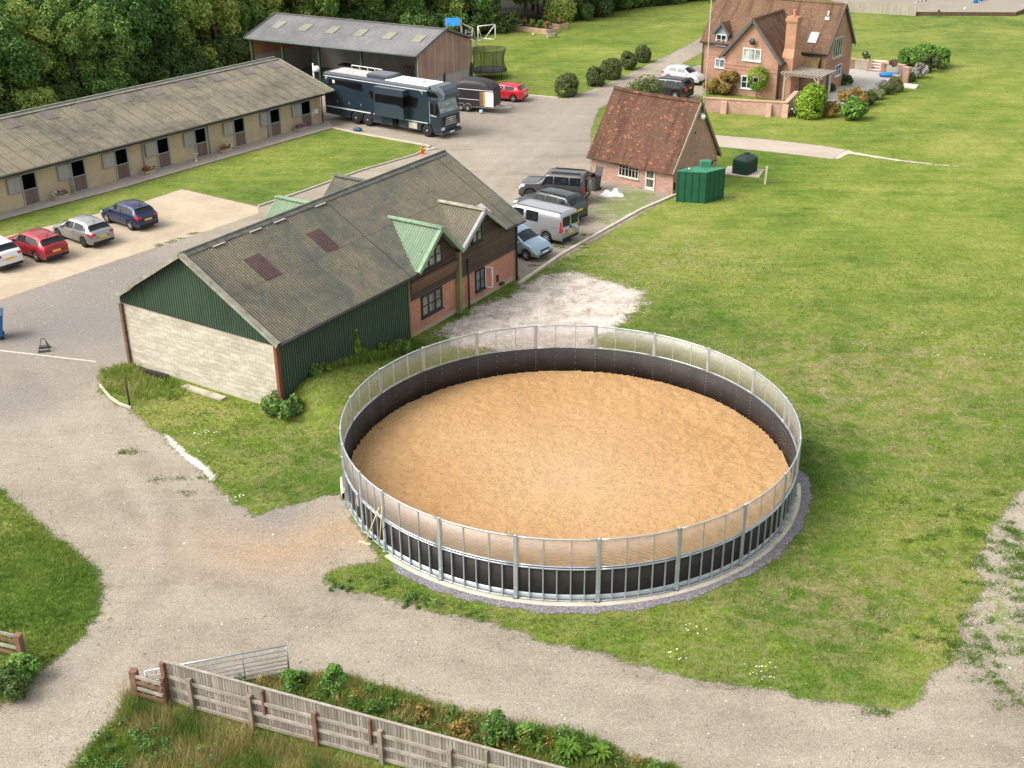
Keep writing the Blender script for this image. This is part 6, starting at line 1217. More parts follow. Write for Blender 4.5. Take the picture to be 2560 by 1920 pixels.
STW = mat('pale_stripe', (.62, .62, .64), .4, .06, 4)
m = MB(); m.box(-10.9, Y0 - .012, 1.07, -5.95, Y0 + .01, 1.17); m.box(-5.6, Y0 - .012, 1.07, -3.75, Y0 + .01, 1.17); m.box(-2.95, Y0 - .014, 1.07, .1, Y0 + .01, 1.13); m.box(-10.95, Y0 - .008, 3.60, .1, Y0 + .01, 3.66); m.build('stripe', STW, lorry)
LG = glassmat('lorry_glass', (.006, .006, .007), .12, .25)
for i, pz in enumerate(([(-10.5, 2.92), (-10.4, 3.38), (-6.8, 3.44), (-6.6, 2.8), (-7.4, 2.82), (-9.0, 3.02)], [(-6.02, 2.95), (-5.35, 2.92), (-5.18, 2.34), (-5.8, 2.33)], )):
    m = MB(); m.prism(pz, Y0 - .015, Y0 + .01); m.build('side_window', LG, lorry)
m = MB(); m.box(-10.0, Y0 - .02, 3.12, -9.75, Y0, 3.36); m.build('marker_lamp', mat('cream_lamp', (.7, .7, .6), .4), lorry)
m = MB(); m.box(-4.95, Y0 - .62, 1.22, -1.85, Y0 + .02, 3.52); so_ = m.build('slide_out', NAVYL, lorry); m = MB(); m.prism([(-4.8, 2.98), (-1.85, 3.02), (-1.85, 2.12), (-2.4, 2.30), (-4.8, 2.32)], Y0 - .635, Y0 - .61); m.add([(-1.84, Y0 - .63, 2.15), (-1.84, Y0, 2.2), (-1.84, Y0, 3.02), (-1.84, Y0 - .63, 3.02)], [(0, 1, 2, 3)]); m.build('side_window', LG, so_)
m = MB(); m.prism([(-1.8, 3.1), (-.75, 2.98), (-1.05, 2.12), (-1.8, 2.25)], Y0 - .015, Y0 + .01); m.build('side_window', LG, lorry)
m = MB(); m.box(-1.85, Y0 - .03, .5, -1.0, Y0 + .01, .98); m.build('vent_grille', brickmat('grille_slats', (.62, .58, .46), (.66, .62, .5), (.3, .3, .26), 3., .06, .014), lorry)
for x in (-9.6, -8.3, -7.0): m = MB(); m.box(x, Y0 - .03, 1.55, x + .08, Y0, 1.75); m.build('latch', mat('brass', (.4, .3, .2), .4, metal=.5), lorry)
m = MB(); m.box(-10.6, -.95, 3.90, -6.4, .95, 3.96); m.build('roof_panel', mat('tan_roof', (.46, .40, .35), .7), lorry); m = MB(); m.box(-4.4, -1.0, 3.90, .05, 1.0, 3.97); m.build('roof_panel', WHITEP, lorry)
for x, w_ in ((-9.9, .7), (-8.9, .4), (-8.2, .7), (-7.3, .35)): m = MB(); m.box(x, -.45, 3.95, x + w_, .1, 4.03); m.build('roof_vent', WHITEP, lorry)
m = MB(); rbox(m, -6.5, -4.3, -.9, .95, [(0, 3.88), (.03, 4.12), (.2, 4.22)]); m.build('roof_pod', NAVYL, lorry); m = MB(); rbox(m, -2.4, -1.1, -.35, .35, [(0, 3.95), (.08, 4.05)]); m.build('roof_hatch', mat('hatch_grey', (.5, .52, .54), .4), lorry)
m = MB(); m.tube([(-9.9, 1.05, 3.9), (-9.9, 1.05, 4.2), (-6.5, 1.05, 4.2), (-6.5, 1.05, 3.9)], .035, 6); [m.tube([(x, 1.05, 3.9), (x, 1.05, 4.2)], .03, 5) for x in (-9, -8.1, -7.3)]; m.build('roof_rail', WHITEP, lorry)
# cab
m = MB(); prof = [(.25, .55), (.25, 3.0), (1.02, 3.0), (1.30, 2.1), (1.38, 1.7), (1.42, .75), (1.38, .45), (.66, .45)]
pr = archpoly(0, .62, -.62, .62, .46, 1.15); m.prism([(-.62, .46)] + pr[1:-3] + [(.62, .46), (1.38, .45), (1.44, .8), (1.38, 1.7), (1.26, 2.1), (1.02, 3.02), (.2, 3.02), (.2, 1.15), (-.62, 1.15)], Y0 + .03, Y1 - .03); cab = m.build('cab', NAVY, lorry)
m = MB(); pts = []; nose = [(.0, 2.98, 1.25), (.6, 2.97, 1.24), (1.35, 3.02, 1.12), (1.62, 3.2, 1.0), (1.68, 3.45, .92), (1.45, 3.78, .88), (1.0, 4.0, .86), (.4, 4.03, .92), (.0, 3.93, .98)]
m.add([(a, -w_, z) for a, z, w_ in nose] + [(a, w_, z) for a, z, w_ in nose], [tuple(range(9))[::-1], tuple(range(9, 18))] + [(i, (i + 1) % 9, 9 + (i + 1) % 9, 9 + i)[::-1] for i in range(9)], False)
m.add([(.0, -1.25, 2.98), (.6, -1.24, 2.97), (1.35, -1.12, 3.02), (1.5, -1.05, 3.35), (.9, -1.1, 3.7), (.0, -1.22, 3.85), (0, -1.0, 3.93), (0, -1.2, 3.9)], [(0, 1, 2, 3, 4, 5)]); m.build('overcab', NAVYL, lorry)
m = MB(); m.add([(.12, -1.262, 3.66), (.14, -1.262, 3.22), (.45, -1.255, 3.14), (1.1, -1.19, 3.2), (1.15, -1.17, 3.36), (.85, -1.2, 3.55)], [(0, 1, 2, 3, 4, 5)]); m.build('overcab_window', LG, lorry)
m = MB(); m.add([(1.03, -1.1, 2.9), (1.29, -1.14, 1.98), (1.29, 1.14, 1.98), (1.03, 1.1, 2.9)], [(0, 1, 2, 3)]); m.v = [(a + .04, b, c) for a, b, c in m.v]; m.build('windscreen', glassmat('screen_glass', (.16, .22, .22), .08), lorry)
m = MB(); m.prism([(.42, 2.72), (.95, 2.72), (1.16, 2.0), (1.1, 1.85), (.42, 1.95)], Y0 + .01, Y0 + .05); m.build('cab_door_window', LG, lorry); m = MB(); m.bar((.32, Y0 + .02, 1.1), (.32, Y0 + .02, 2.9), .03, .02); m.bar((.4, Y0 + .015, 1.78), (1.0, Y0 + .015, 1.72), .03, .04); m.build('door_trim', STW, lorry)
m = MB(); [m.box(1.40, -.75 + .05 * k, 1.0 + k * .17, 1.475, .75 - .05 * k, 1.08 + k * .17) for k in range(4)]; m.build('radiator_grille', mat('chrome_bars', (.5, .52, .55), .25, metal=.7), lorry); m = MB(); m.box(1.38, -.85, .92, 1.45, .85, 1.66); m.build('grille_panel', DARK, lorry)
m = MB(); m.tube([(1.47 + 0, .16 * math.cos(2 * PI * k / 16), 1.36 + .16 * math.sin(2 * PI * k / 16)) for k in range(16)], .015, 5, True); [m.bar((1.48, 0, 1.36), (1.48, .16 * math.cos(PI / 2 + a), 1.36 + .16 * math.sin(PI / 2 + a)), .025) for a in (0, 2 * PI / 3, 4 * PI / 3)]; m.build('front_emblem', mat('emblem_chrome', (.7, .72, .75), .2, metal=.8), lorry)
for s_ in (1, -1):
    m = MB(); m.box(1.25, s_ * .98 - .2, .66, 1.47, s_ * .98 + .2, .88); m.build('head_light', HEAD, lorry); m = MB(); m.box(.95, s_ * 1.38 - .1, 2.1, 1.1, s_ * 1.38 + .1, 2.75); m.bar((.95, s_ * 1.2, 2.6), (1.0, s_ * 1.4, 2.6), .04); m.build('mirror', DARK, lorry)
m = MB(); m.box(.75, -1.22, .32, 1.55, 1.22, .56); m.build('bumper', NAVY, lorry); m = MB(); m.box(1.55, -.27, .36, 1.575, .27, .48); m.build('number_plate', PLATEW, lorry)
m = MB(); m.box(-11.02, -1.1, .9, -10.99, 1.1, 3.5); m.build('rear_ramp', NAVYL, lorry)
for (x, z, sx, sz) in ((-10.75, 3.5, .2, .03), (-10.75, 3.42, .12, .03), (-10.78, 3.35, .03, .18), (-.55, 3.5, .2, .03), (-.37, 3.32, .03, .2)): m = MB(); m.box(x, Y0 - .012, z, x + sx, Y0, z + sz); m.build('bracket_mark', WHITEP, lorry)
# ------------------------------------------------------------------ horse trailer
ga = R_(-24); tl = thing('horse_trailer', 'small black twin axle horse trailer with rounded roof and open white side door', 'horse trailer', (-4.22 - math.sin(ga) * .95, 102.65 + math.cos(ga) * .95, .02), ga)
TB = mat('trailer_black', (.022, .021, .024), .45, .2, 3, spec=.5)
m = MB(); m.prism([(-.55, .5), (2.85, .5), (2.95, .62), (2.95, 1.9), (-.6, 1.9), (-.6, .6)], -.88, .88); m.build('body', TB, tl)
ol = [(-.6, 1.92), (-.6, 2.45), (-.45, 2.62), (.3, 2.72), (1.6, 2.70), (2.3, 2.6), (2.85, 2.3), (3.0, 1.92)]; m = MB(); ws = [.88, .88, .70, .45, .0]
rows = []
for q, (w_, f_) in enumerate(((.88, 0), (.88, .55), (.78, .85), (.5, 1.0), (0, 1.02))): rows.append([(1.2 + (x - 1.2) * (1 - .04 * q), -w_, 1.92 + (z - 1.92) * f_) for x, z in ol])
R2 = rows + [[(x, -y, z) for x, y, z in r_] for r_ in rows[-2::-1]]; pts = [p for r_ in R2 for p in r_]; F = [(i * 8 + j, i * 8 + j + 1, (i + 1) * 8 + j + 1, (i + 1) * 8 + j) for i in range(8) for j in range(7)]; m.add(pts, F, True); m.build('roof', mat('trailer_roof', (.035, .033, .037), .5, .2, 3), tl)
m = MB(); m.box(-.62, -.90, 1.88, 3.0, -.86, 1.94); m.box(-.62, .86, 1.88, 3.0, .90, 1.94); m.box(-.5, -.9, 1.05, 1.7, -.875, 1.09); m.build('trim_strip', STW, tl)
m = MB(); m.box(1.75, -.89, .55, 2.9, -.86, 1.8); m.build('doorway', mat('trailer_inside', (.20, .13, .07), .9, .3), tl); m = MB(); m.box(2.1, -.9, .55, 2.4, -.87, 1.8); m.build('partition', mat('orange_ply', (.55, .28, .06), .7), tl)
m = MB(); m.bar((2.35, -1.0, .6), (3.1, -1.0, .6), .03); m.box(2.35, -1.03, .6, 3.1, -.98, 1.82); m.build('side_door', WHITEP, tl)
for x in (.0, .66):
    for y in (-.93, .93): wheel(tl, x, y, .31, .2, RIM, 6)
m = MB()
for y in (-.93, .93):
    for x in (0, .66): m.prism([(x + .4 * math.cos(a), .34 + .4 * math.sin(a)) for a in np.linspace(0, PI, 9)] + [(x - .34, .34)] + [(x + .34 * math.cos(a), .34 + .34 * math.sin(a)) for a in np.linspace(PI, 0, 9)], y - .12, y + .12)
m.build('mudguard', mat('grey_mudguard', (.16, .16, .16), .6), tl)
m = MB(); m.bar((2.8, -.7, .45), (4.1, 0, .45), .08); m.bar((2.8, .7, .45), (4.1, 0, .45), .08); m.bar((-.5, -.8, .46), (2.9, -.8, .46), .08); m.tube([(4.0, 0, .45), (4.35, 0, .5)], .05, 8); m.tube([(3.8, .1, .05), (3.8, .1, .75)], .035, 6); m.build('drawbar', GALV, tl)
m = MB(); m.tube([(-.55, -.93, .7), (-.55, -.93, 1.5)], .03, 6); m.build('ramp_strut', GALV, tl)
m = MB(); m.lathe([(.13, 0), (.16, .3), (.15, .3)], n=12); tag(m.build('bucket', mat('pale_bucket', (.45, .62, .68), .4), None, wl((tl.location.x, tl.location.y), ga, 2.0, -1.15, .02)), 'pale blue bucket beside the open trailer door', 'bucket')

# ------------------------------------------------------------------ yard furniture
a0, a1, a2 = Vector((10.98, 76.11, 0)), Vector((12.76, 75.68, 0)), Vector((14.14, 76.68, 0))
gt = thing('steel_container', 'green ribbed steel storage tank standing against the brick outbuilding', 'tank', tuple(a0), 0); GT = mat('tank_green', (.016, .10, .055), .45, .18, 1.5); GTT = mat('tank_top_green', (.05, .21, .13), .5, .15, 2)
e1 = (a1 - a0); e2v = (a2 - a1); TH = 2.05; m = MB(); P4 = [Vector((0, 0, 0)), e1, e1 + e2v, e2v]; m.add(P4 + [p + Vector((0, 0, TH)) for p in P4], [(0, 1, 5, 4), (1, 2, 6, 5), (2, 3, 7, 6), (3, 0, 4, 7)]); m.build('body', GT, gt)
m = MB()
for k in range(5):
    for o_, d_ in ((Vector((0, 0, 0)), e1), (e1, e2v)): p = o_ + d_ * (k / 4); n2 = Vector((d_.y, -d_.x, 0)).normalized() * .02; m.bar(p + n2, p + n2 + Vector((0, 0, TH)), .06, .05, n2)
m.build('rib', GT, gt)
cc_ = (P4[0] + P4[2]) / 2; m = MB(); Q = [cc_ + (p - cc_) * 1.05 for p in P4]; m.add([p + Vector((0, 0, TH)) for p in Q] + [p + Vector((0, 0, TH + .07)) for p in Q] + [cc_ + Vector((0, 0, TH + .16))], [(3, 2, 1, 0), (0, 1, 5, 4), (1, 2, 6, 5), (2, 3, 7, 6), (3, 0, 4, 7), (4, 5, 8), (5, 6, 8), (6, 7, 8), (7, 4, 8)]); m.build('lid', GTT, gt)
m = MB(); m.box(1.55, .55, TH + .1, 2.25, 1.1, TH + .5); m.box(.45, -.1, TH + .05, .95, .3, TH + .14); m.build('hatch_box', GTT, gt); m = MB(); m.lathe([(.05, TH + .12), (.06, TH + .22)], (.75, .1, 0), 8); m.build('cap', WHITEP, gt); m = MB(); m.tube([(2.35, 1.1, TH + .1), (2.45, 1.1, TH + .45), (2.7, 1.1, TH + .45)], .05, 6); m.build('outlet_pipe', DARK, gt)
b0, b1, b2 = Vector((15.66, 82.44, 0)), Vector((16.64, 81.97, 0)), Vector((17.58, 83.28, 0)); slab = struct(MB().bar(b0 + Vector((-.6, .2, .03)), b1 + Vector((.9, -.3, .03)), 2.2, .07).build('tank_slab', mat('slab_concrete', (.45, .40, .32), .9), None, (0.35, .9, 0)))
ot = thing('oil_tank', 'dark green plastic oil tank with a domed lid on a concrete slab', 'tank', ((b0.x + b2.x) / 2 + .1, (b0.y + b2.y) / 2 + .1, .07), R_(54)); OT = mat('tank_dark_green', (.012, .035, .028), .45, .2, 2)
m = MB(); L2, W2 = .88, .62
pr = [(1.0, 0), (1.0, .85), (.96, 1.0), (.62, 1.22), (.3, 1.28)]; pts = []
base = [(L2, -W2 * .75), (L2, W2 * .75), (L2 * .86, W2), (-L2 * .86, W2), (-L2, W2 * .75), (-L2, -W2 * .75), (-L2 * .86, -W2), (L2 * .86, -W2)]
for f_, z in pr: pts += [(x * f_, y * f_, z) for x, y in base]
m.add(pts, [(i * 8 + j, i * 8 + (j + 1) % 8, (i + 1) * 8 + (j + 1) % 8, (i + 1) * 8 + j) for i in range(4) for j in range(8)] + [tuple(range(32, 40))])
for x in (-.6, -.2, .2, .6): m.box(x - .05, -W2 - .03, 0, x + .05, W2 + .03, .85)
m.build('body', OT, ot); m = MB(); m.lathe([(.2, 1.26), (.2, 1.36), (.05, 1.38)], (.2, 0, 0), 12); m.build('filler_cap', OT, ot)
m = MB(); m.bar((0, 0, 0), (.04, 0, 1.25), .16, .12); tag(m.build('marker_post', mat('bleached_post', (.55, .47, .38), .85), None, (17.63, 80.08, 0)), 'short bleached wooden post on the lawn by the oil tank', 'post')
t = thing('rubbish_bag', 'white plastic sheet heaped against the outbuilding', 'plastic sheet', (6.9, 77.6, 0)); rg = np.random.default_rng(3); bm = bmesh.new(); bmesh.ops.create_icosphere(bm, subdivisions=3, radius=1); 
for v in bm.verts: q = v.co; k = 1 + .35 * math.sin(q.x * 5 + 1) * math.cos(q.y * 4); v.co = Vector((q.x * .75 * k, q.y * .4 * k, max(0, q.z) * .34 * (1 + .6 * math.sin(q.x * 7)) + .01))
me = bpy.data.meshes.new('sheet'); bm.to_mesh(me); bm.free(); me.materials.append(WHITEP); link('sheet', me, t)
for i, (x, y, c_, lb) in enumerate([(5.35, 79.3, DARK, 'black wheeled bin beside the left corner of the outbuilding'), (5.75, 78.9, mat('grey_bin', (.06, .065, .07), .5), 'dark grey wheeled bin with raised lid against the outbuilding corner')]):
    t = thing('wheelie_bin', lb, 'bin', (x, y, 0), oa, 'bins at the outbuilding corner'); m = MB(); m.add([(-.24, -.28, .05), (.24, -.28, .05), (.24, .28, .05), (-.24, .28, .05), (-.29, -.36, 1.0), (.29, -.36, 1.0), (.29, .36, 1.0), (-.29, .36, 1.0)], [(3, 2, 1, 0), (0, 1, 5, 4), (1, 2, 6, 5), (2, 3, 7, 6), (3, 0, 4, 7)]); m.build('bin_body', c_, t); m = MB(); m.box(-.31, -.4, 1.0, .31, .38, 1.06) if i == 0 else m.bar((0, .38, 1.0), (0, .55, 1.55), .6, .04, (0, 1, 0)); m.build('lid', c_, t)
    for s_ in (-1, 1): m = MB(); m.lathe([(.02, -.03), (.1, -.03), (.1, .03), (.02, .03)], (0, 0, .1), 10, 'y'); m.v = [(s_ * .25 + b, .3 + a, z) for a, b, z in m.v]; m.build('wheel', TYRE, t)
t = thing('skip_bin', 'blue wheeled waste container cut off by the left edge of the photo', 'waste container', (-25.75, 54.25, .01), R_(20)); BB = mat('bin_blue', (.015, .12, .33), .45, .15)
m = MB(); m.add([(-.45, -.4, .2), (.45, -.4, .2), (.45, .4, .2), (-.45, .4, .2), (-.6, -.52, 1.25), (.6, -.52, 1.25), (.6, .52, 1.25), (-.6, .52, 1.25)], [(3, 2, 1, 0), (0, 1, 5, 4), (1, 2, 6, 5), (2, 3, 7, 6), (3, 0, 4, 7)]); m.build('bin_body', BB, t); m = MB(); m.bar((-.65, 0, 1.3), (.65, 0, 1.3), 1.15, .08); m.build('lid', mat('bin_lid', (.03, .08, .14), .5), t)
for x in (-.4, .4):
    for y in (-.35, .35): m = MB(); m.lathe([(.02, -.03), (.1, -.03), (.1, .03), (.02, .03)], (x, y, .1), 10, 'y'); m.build('castor', TYRE, t)
t = thing('metal_stand', 'small grey folding metal stand on the gravel', 'stand', (-22.7, 52.75, .01), .3)
m = MB(); m.tube([(-.25, -.25, 0), (-.08, 0, .62), (.08, 0, .62), (.25, -.25, 0)], .022, 6); m.tube([(-.25, .25, 0), (-.08, 0, .6), (.08, 0, .6), (.25, .25, 0)], .022, 6); m.bar((-.28, -.25, .05), (.28, -.25, .05), .05, .12); m.bar((-.28, .25, .05), (.28, .25, .05), .05, .12); m.bar((-.2, -.1, .3), (.2, -.1, .3), .03); m.build('frame', mat('dark_steel', (.10, .11, .12), .5, metal=.3), t)
m = MB(); m.lathe([(.02, 0), (.02, .02)], n=4); m = MB(); m.box(-.2, -.2, 0, .2, .2, .04); m.lathe([(.15, .04), (.03, .7), (.02, .72)], n=14); tag(m.build('traffic_cone', mat('cone_orange', (.75, .16, .03), .5), None, (-6.67, 88.67, 0.02)), 'orange traffic cone on the kerb beyond the barn ridge', 'cone')
m = MB(); m.lathe([(.25, 0), (.3, .1), (.28, .25), (.12, .34)], n=12); o_ = m.build('blue_bag', mat('blue_cloth', (.06, .12, .22), .8), None, (-12.4, 95.9, 0)); o_.scale = (1.25, .8, 1); tag(o_, 'small dark blue bag on the ground beside the horse lorry', 'bag')
m = MB(); m.tube([(0, 0, 0), (-.05, .05, 1.35)], .045, 8); tag(m.build('iron_stake', mat('black_post', (.05, .045, .04), .7), None, (*at(325, 1015), 0)), 'thin dark post standing in the grass left of the barn', 'post')
m = MB(); a, b = at(0, 877), at(241, 905); m.bar((*at(-60, 870), .02), (*b, .02), .07, .03); struct(m.build('pale_kerb_line', mat('pale_line', (.6, .52, .45), .9), None))
def kerb(name, pts, w_, h, M_): m = MB(); [m.bar((*at(*p), h / 2), (*at(*q), h / 2), w_, h) for p, q in zip(pts, pts[1:])]; return struct(m.build(name, M_))
KM = mat('kerb_concrete', (.52, .46, .38), .9, .25, 2.5, .3, 25)
kerb('parking_kerb', [(1297, 711), (1400, 640), (1500, 583), (1600, 527), (1690, 488)], .17, .12, KM); kerb('lawn_kerb', [(832, 320), (886, 332), (960, 345), (1075, 366)], .2, .08, KM); kerb('lawn_kerb', [(1075, 367), (1039, 388), (900, 428), (756, 480), (646, 517)], .16, .1, mat('grey_kerb', (.36, .33, .29), .9)); kerb('lawn_kerb', [(1066, 376), (1090, 372)], .3, .1, KM)
kerb('drive_kerb', [(1312, 238), (1350, 241), (1395, 245)], .18, .08, KM); kerb('grass_kerb', [(251, 965), (275, 995), (300, 1012), (328, 1022)], .09, .1, KM)
struct(MB().bar((*at(352, 930), .1), (*at(420, 948), .1), .22, .2).build('black_drain', DARK)); struct(MB().bar((*at(460, 968), .06), (*at(560, 1000), .06), .35, .1).build('wall_footing', mat('old_concrete', (.42, .38, .3), .9, .3)))
# tools leaning on the pen
def lean(name, lb, p0, a_, r, z, M_, head=None, grp=None):
    m = MB(); q = pc(a_, r, z); e = Vector((RC[0] + q[0], RC[1] + q[1], q[2])); s0 = Vector((*p0, .02)); m.tube([s0, e], .018, 6); t = thing(name, lb, name.replace('_', ' '), tuple(s0), 0, grp); m.v = [tuple(Vector(v_) - s0) for v_ in m.v]; m.build('shaft', M_, t)
    if head: m = MB(); m.bar(Vector((-.22, .1, .03)), Vector((.22, -.1, .03)), .05, .05); m.build('rake_head' if head == 1 else 'fork_head', M_ if head == 1 else DARK, t)
YEL = mat('yellow_wood', (.70, .60, .30), .6)
p_a, p_b, p_c = at(912, 1360), at(948, 1370), at(937, 1352)
lean('rake', 'long yellow handled rake leaning on the pen beside its gate', p_a, 219.2, RR + .05, 1.75, YEL, 1); lean('pole', 'pale thin pole upright against the pen panel next to the rake', p_b, 220.8, RR + .08, 1.9, YEL); lean('fork', 'short black handled fork leaning on the kickboard of the pen', p_c, 221.5, RR + .06, 1.15, DARK, 2)

# ------------------------------------------------------------------ play things and beds on the north lawn
tp = np.array([-2.03, 116.9]); t = thing('trampoline', 'large round trampoline with a dark safety net on the lawn', 'trampoline', tuple(tp)); TRr = 1.75
m = MB(); [m.tube([(TRr * math.cos(a), TRr * math.sin(a), 0), (TRr * math.cos(a), TRr * math.sin(a), .75)], .03, 6) for a in np.arange(0, 2 * PI, PI / 4)]; m.tube([(TRr * math.cos(a), TRr * math.sin(a), .75) for a in np.linspace(0, 2 * PI, 33)[:-1]], .05, 6, True); m.build('frame', DARK, t)
m = MB(); m.lathe([(.05, .80), (TRr * .95, .80), (TRr * .97, .76)], n=32); m.build('jump_mat', mat('jump_mat', (.07, .065, .065), .7), t); m = MB(); ringp = [(TRr * 1.03, .70), (TRr * 1.03, .58), (TRr * 1.0, .58)]; m.lathe(ringp, n=32); m.f = m.f[:-2]; m.mi = m.mi[:-2]; m.sm = m.sm[:-2]; m.build('spring_pad', mat('olive_pad', (.25, .22, .08), .7), t)
b = NB('trampoline_net'); n_1 = b.noise(b.coord(), 40, 2); b.L(b.ramp(n_1, [(.3, .30), (.7, .62)]), b.b.inputs['Alpha']); NETM = b.fin((.03, .035, .025), .8)
m = MB(); pf = [(1.0, .8), (.86, 1.4), (.86, 2.0), (.97, 2.7)]; m.lathe([(TRr * f_, z) for f_, z in pf], n=32); m.f = m.f[:-2]; m.mi = m.mi[:-2]; m.sm = m.sm[:-2]; m.build('safety_net', NETM, t)
m = MB(); [m.tube([(TRr * f_ * math.cos(a), TRr * f_ * math.sin(a), z) for f_, z in pf], .028, 6) for a in np.arange(.3, 2 * PI, PI / 4)]; m.tube([(TRr * .97 * math.cos(a), TRr * .97 * math.sin(a), 2.7) for a in np.linspace(0, 2 * PI, 33)[:-1]], .025, 6, True); m.build('net_pole', DARK, t)
t = thing('football_goal', 'white football goal standing on the far lawn', 'goal', (-3.5, 136.3)); GW = mat('goal_white', (.78, .78, .78), .5, .05); dx, dy = 1.9, 1.2
m = MB(); [m.tube(p, .06, 6) for p in ([(0, 0, 0), (0, 0, 1.7)], [(dx, dy, 0), (dx, dy, 1.7)], [(0, 0, 1.7), (dx, dy, 1.7)])]; m.build('goal_frame', GW, t); m = MB(); [m.tube(p, .05, 6) for p in ([(0, 0, .05), (.4, 1.4, .05)], [(dx, dy, .05), (.7, 1.9, .05)], [(.4, 1.4, .05), (.7, 1.9, .05)], [(dx, dy, 1.7), (.7, 1.9, .05)], [(0, 0, 1.7), (.4, 1.4, .05)])]; m.build('rear_stay', GW, t)
t = thing('climbing_frame', 'grey timber climbing frame with a bright blue canopy behind the shed gable', 'climbing frame', (-5.4, 131.)); GR = mat('grey_play_timber', (.34, .31, .28), .85, .3)
m = MB(); [m.bar((x, y, 0), (x, y, 3.2 if x < .5 else 2.9), .12) for x in (-1.3, .2) for y in (0, 1.3)]; m.bar((-1.4, .6, 1.3), (.3, .6, 1.3), 1.4, .1); m.bar((.2, .6, 2.8), (1.6, 0, 2.3), .1); [m.bar(a, b_, .09) for a, b_ in (((1.2, -.7, 0), (1.5, 0, 2.4)), ((1.9, .7, 0), (1.5, 0, 2.4)), ((.4, -.6, 0), (.3, 0, 2.6)))]; [m.bar((.75, -1.3 + .2 * k, .3 + .28 * k), (1.35, -1.3 + .2 * k, .3 + .28 * k), .07) for k in range(7)]; [m.bar((x, -1.5, 0), (x, .1, 2.2), .09) for x in (.72, 1.38)]; m.build('timber_frame', GR, t)
m = MB(); m.add([(-1.5, -.1, 2.65), (.1, -.1, 2.65), (.1, .65, 3.35), (-1.5, .65, 3.35), (-1.5, 1.4, 2.65), (.1, 1.4, 2.65)], [(0, 1, 2, 3), (3, 2, 5, 4)]); m.build('canopy', mat('canopy_blue', (.01, .18, .62), .5, .08), t)
SLP = mat('sleeper', (.50, .35, .23), .85, .2, 2)
for i, (p0, p1, wd, lb) in enumerate([((1092, 72), (1372, 92), 1.5, 'long raised vegetable bed of pale sleepers, nearer one'), ((1340, 62), (1400, 74), 1.4, 'short raised bed of pale sleepers behind the long one')]):
    a, b_ = at(1287 if i == 0 else 1345, 76 if i == 0 else 64), at(1374 if i == 0 else 1398, 87 if i == 0 else 74); d = b_ - a; L_ = float(np.linalg.norm(d)); rz = math.atan2(d[1], d[0]); t = thing('raised_bed', lb, 'raised bed', tuple(a), rz, 'raised beds in front of the wood'); m = MB()
    for k in range(3): z = k * .2; m.box(0, -.05, z, L_, .05, z + .19); m.box(0, wd - .05, z, L_, wd + .05, z + .19); m.box(-.05, 0, z, .05, wd, z + .19); m.box(L_ - .05, 0, z, L_ + .05, wd, z + .19)
    m.build('sleeper_frame', SLP, t); m = MB(); m.box(.04, .04, .3, L_ - .04, wd - .04, .5); m.build('soil', SOILM, t)
    for q in range(4): x, y = wl(tuple(a), rz, L_ * (.15 + .23 * q), wd / 2)[:2]; shrub('vegetable_plant', 0, 0, ['straw coloured seedy', 'yellow green leafy', 'green bushy', 'pale brown stalky'][q] + ' plant growing in the ' + ('long' if i == 0 else 'short') + ' raised bed', 'plant', .5, .9, (LEAF_R, LEAF_L, LEAF_G, LEAF_R)[q], 500, .1, 300 + q + i * 7, 'plants in the raised beds', xy=(x, y), z=.5)
t = thing('garden_bench', 'small grey weathered bench at the end of the long raised bed', 'bench', tuple(at(1380, 94)), .5); m = MB(); [m.box(-.6, -.2 + .1 * k, .42, .6, -.12 + .1 * k, .46) for k in range(4)]; m.build('seat', GR, t); m = MB(); [m.box(-.6, .22, .5 + .13 * k, .6, .26, .6 + .13 * k) for k in range(3)]; m.build('backrest', GR, t)
for x in (-.55, .55): m = MB(); m.box(x - .04, -.2, 0, x + .04, .24, .42); m.build('leg', GR, t)
bm = bmesh.new(); bmesh.ops.create_uvsphere(bm, u_segments=12, v_segments=8, radius=.14); me = bpy.data.meshes.new('ball'); bm.to_mesh(me); bm.free(); me.materials.append(mat('ball_yellow', (.65, .6, .2), .5)); tag(link('ball', me, None, (*at(1333, 89), .14)), 'pale yellow ball lying on the lawn below the raised bed', 'ball')
# ------------------------------------------------------------------ foreground fences and gate
def V3(p, z=0.): return Vector((p[0], p[1], z))
f0, f1, f2 = V3(at(409, 1654, 1.5)), V3(at(928, 1794, 1.5)), V3(at(1216, 1871, 1.5)); f3 = f2 + (f2 - f1) * 1.1
bf = thing('board_fence', 'long weathered grey board fence with posts and rails crossing the bottom of the photo', 'fence', tuple(f0)); rgf = random.Random(9)
GREYB = brickmat('fence_grey', (.22, .195, .165), (.38, .345, .30), (.14, .12, .10), .11, 9., .006, patch=((.20, .16, .12), 3, .55, .6)); RAILM = mat('rail_timber', (.33, .29, .245), .9, .3, 2.5, .4, 50, c2=(.45, .40, .34)); POSTR = mat('red_brown_post', (.20, .11, .075), .9, .35, 3, .4, 40); POSTG = mat('grey_brown_post', (.28, .235, .19), .9, .3, 3, .4, 40)
m = MB(); pl = [f0, f1, f2, f3]
for a, b in zip(pl, pl[1:]):
    d = (b - a); L_ = d.length; d.normalize(); nn = Vector((-d.y, d.x, 0)); t_ = 0
    while t_ < L_:
        w_ = rgf.uniform(.085, .105); c = a - f0 + d * t_; h = 1.5 + rgf.uniform(-.015, .015); o = nn * rgf.uniform(.0, .012); m.bar(c + o + d * (w_ / 2) + V3((0, 0), .06), c + o + d * (w_ / 2) + V3((0, 0), h), w_ - .012 if rgf.random() < .8 else w_ - .02, .02, nn); t_ += w_
m.build('boards', GREYB, bf)
m = MB(); 
for a, b in zip(pl, pl[1:]): m.bar(a - f0 + V3((0, 0), 1.52), b - f0 + V3((0, 0), 1.52), .075, .035)
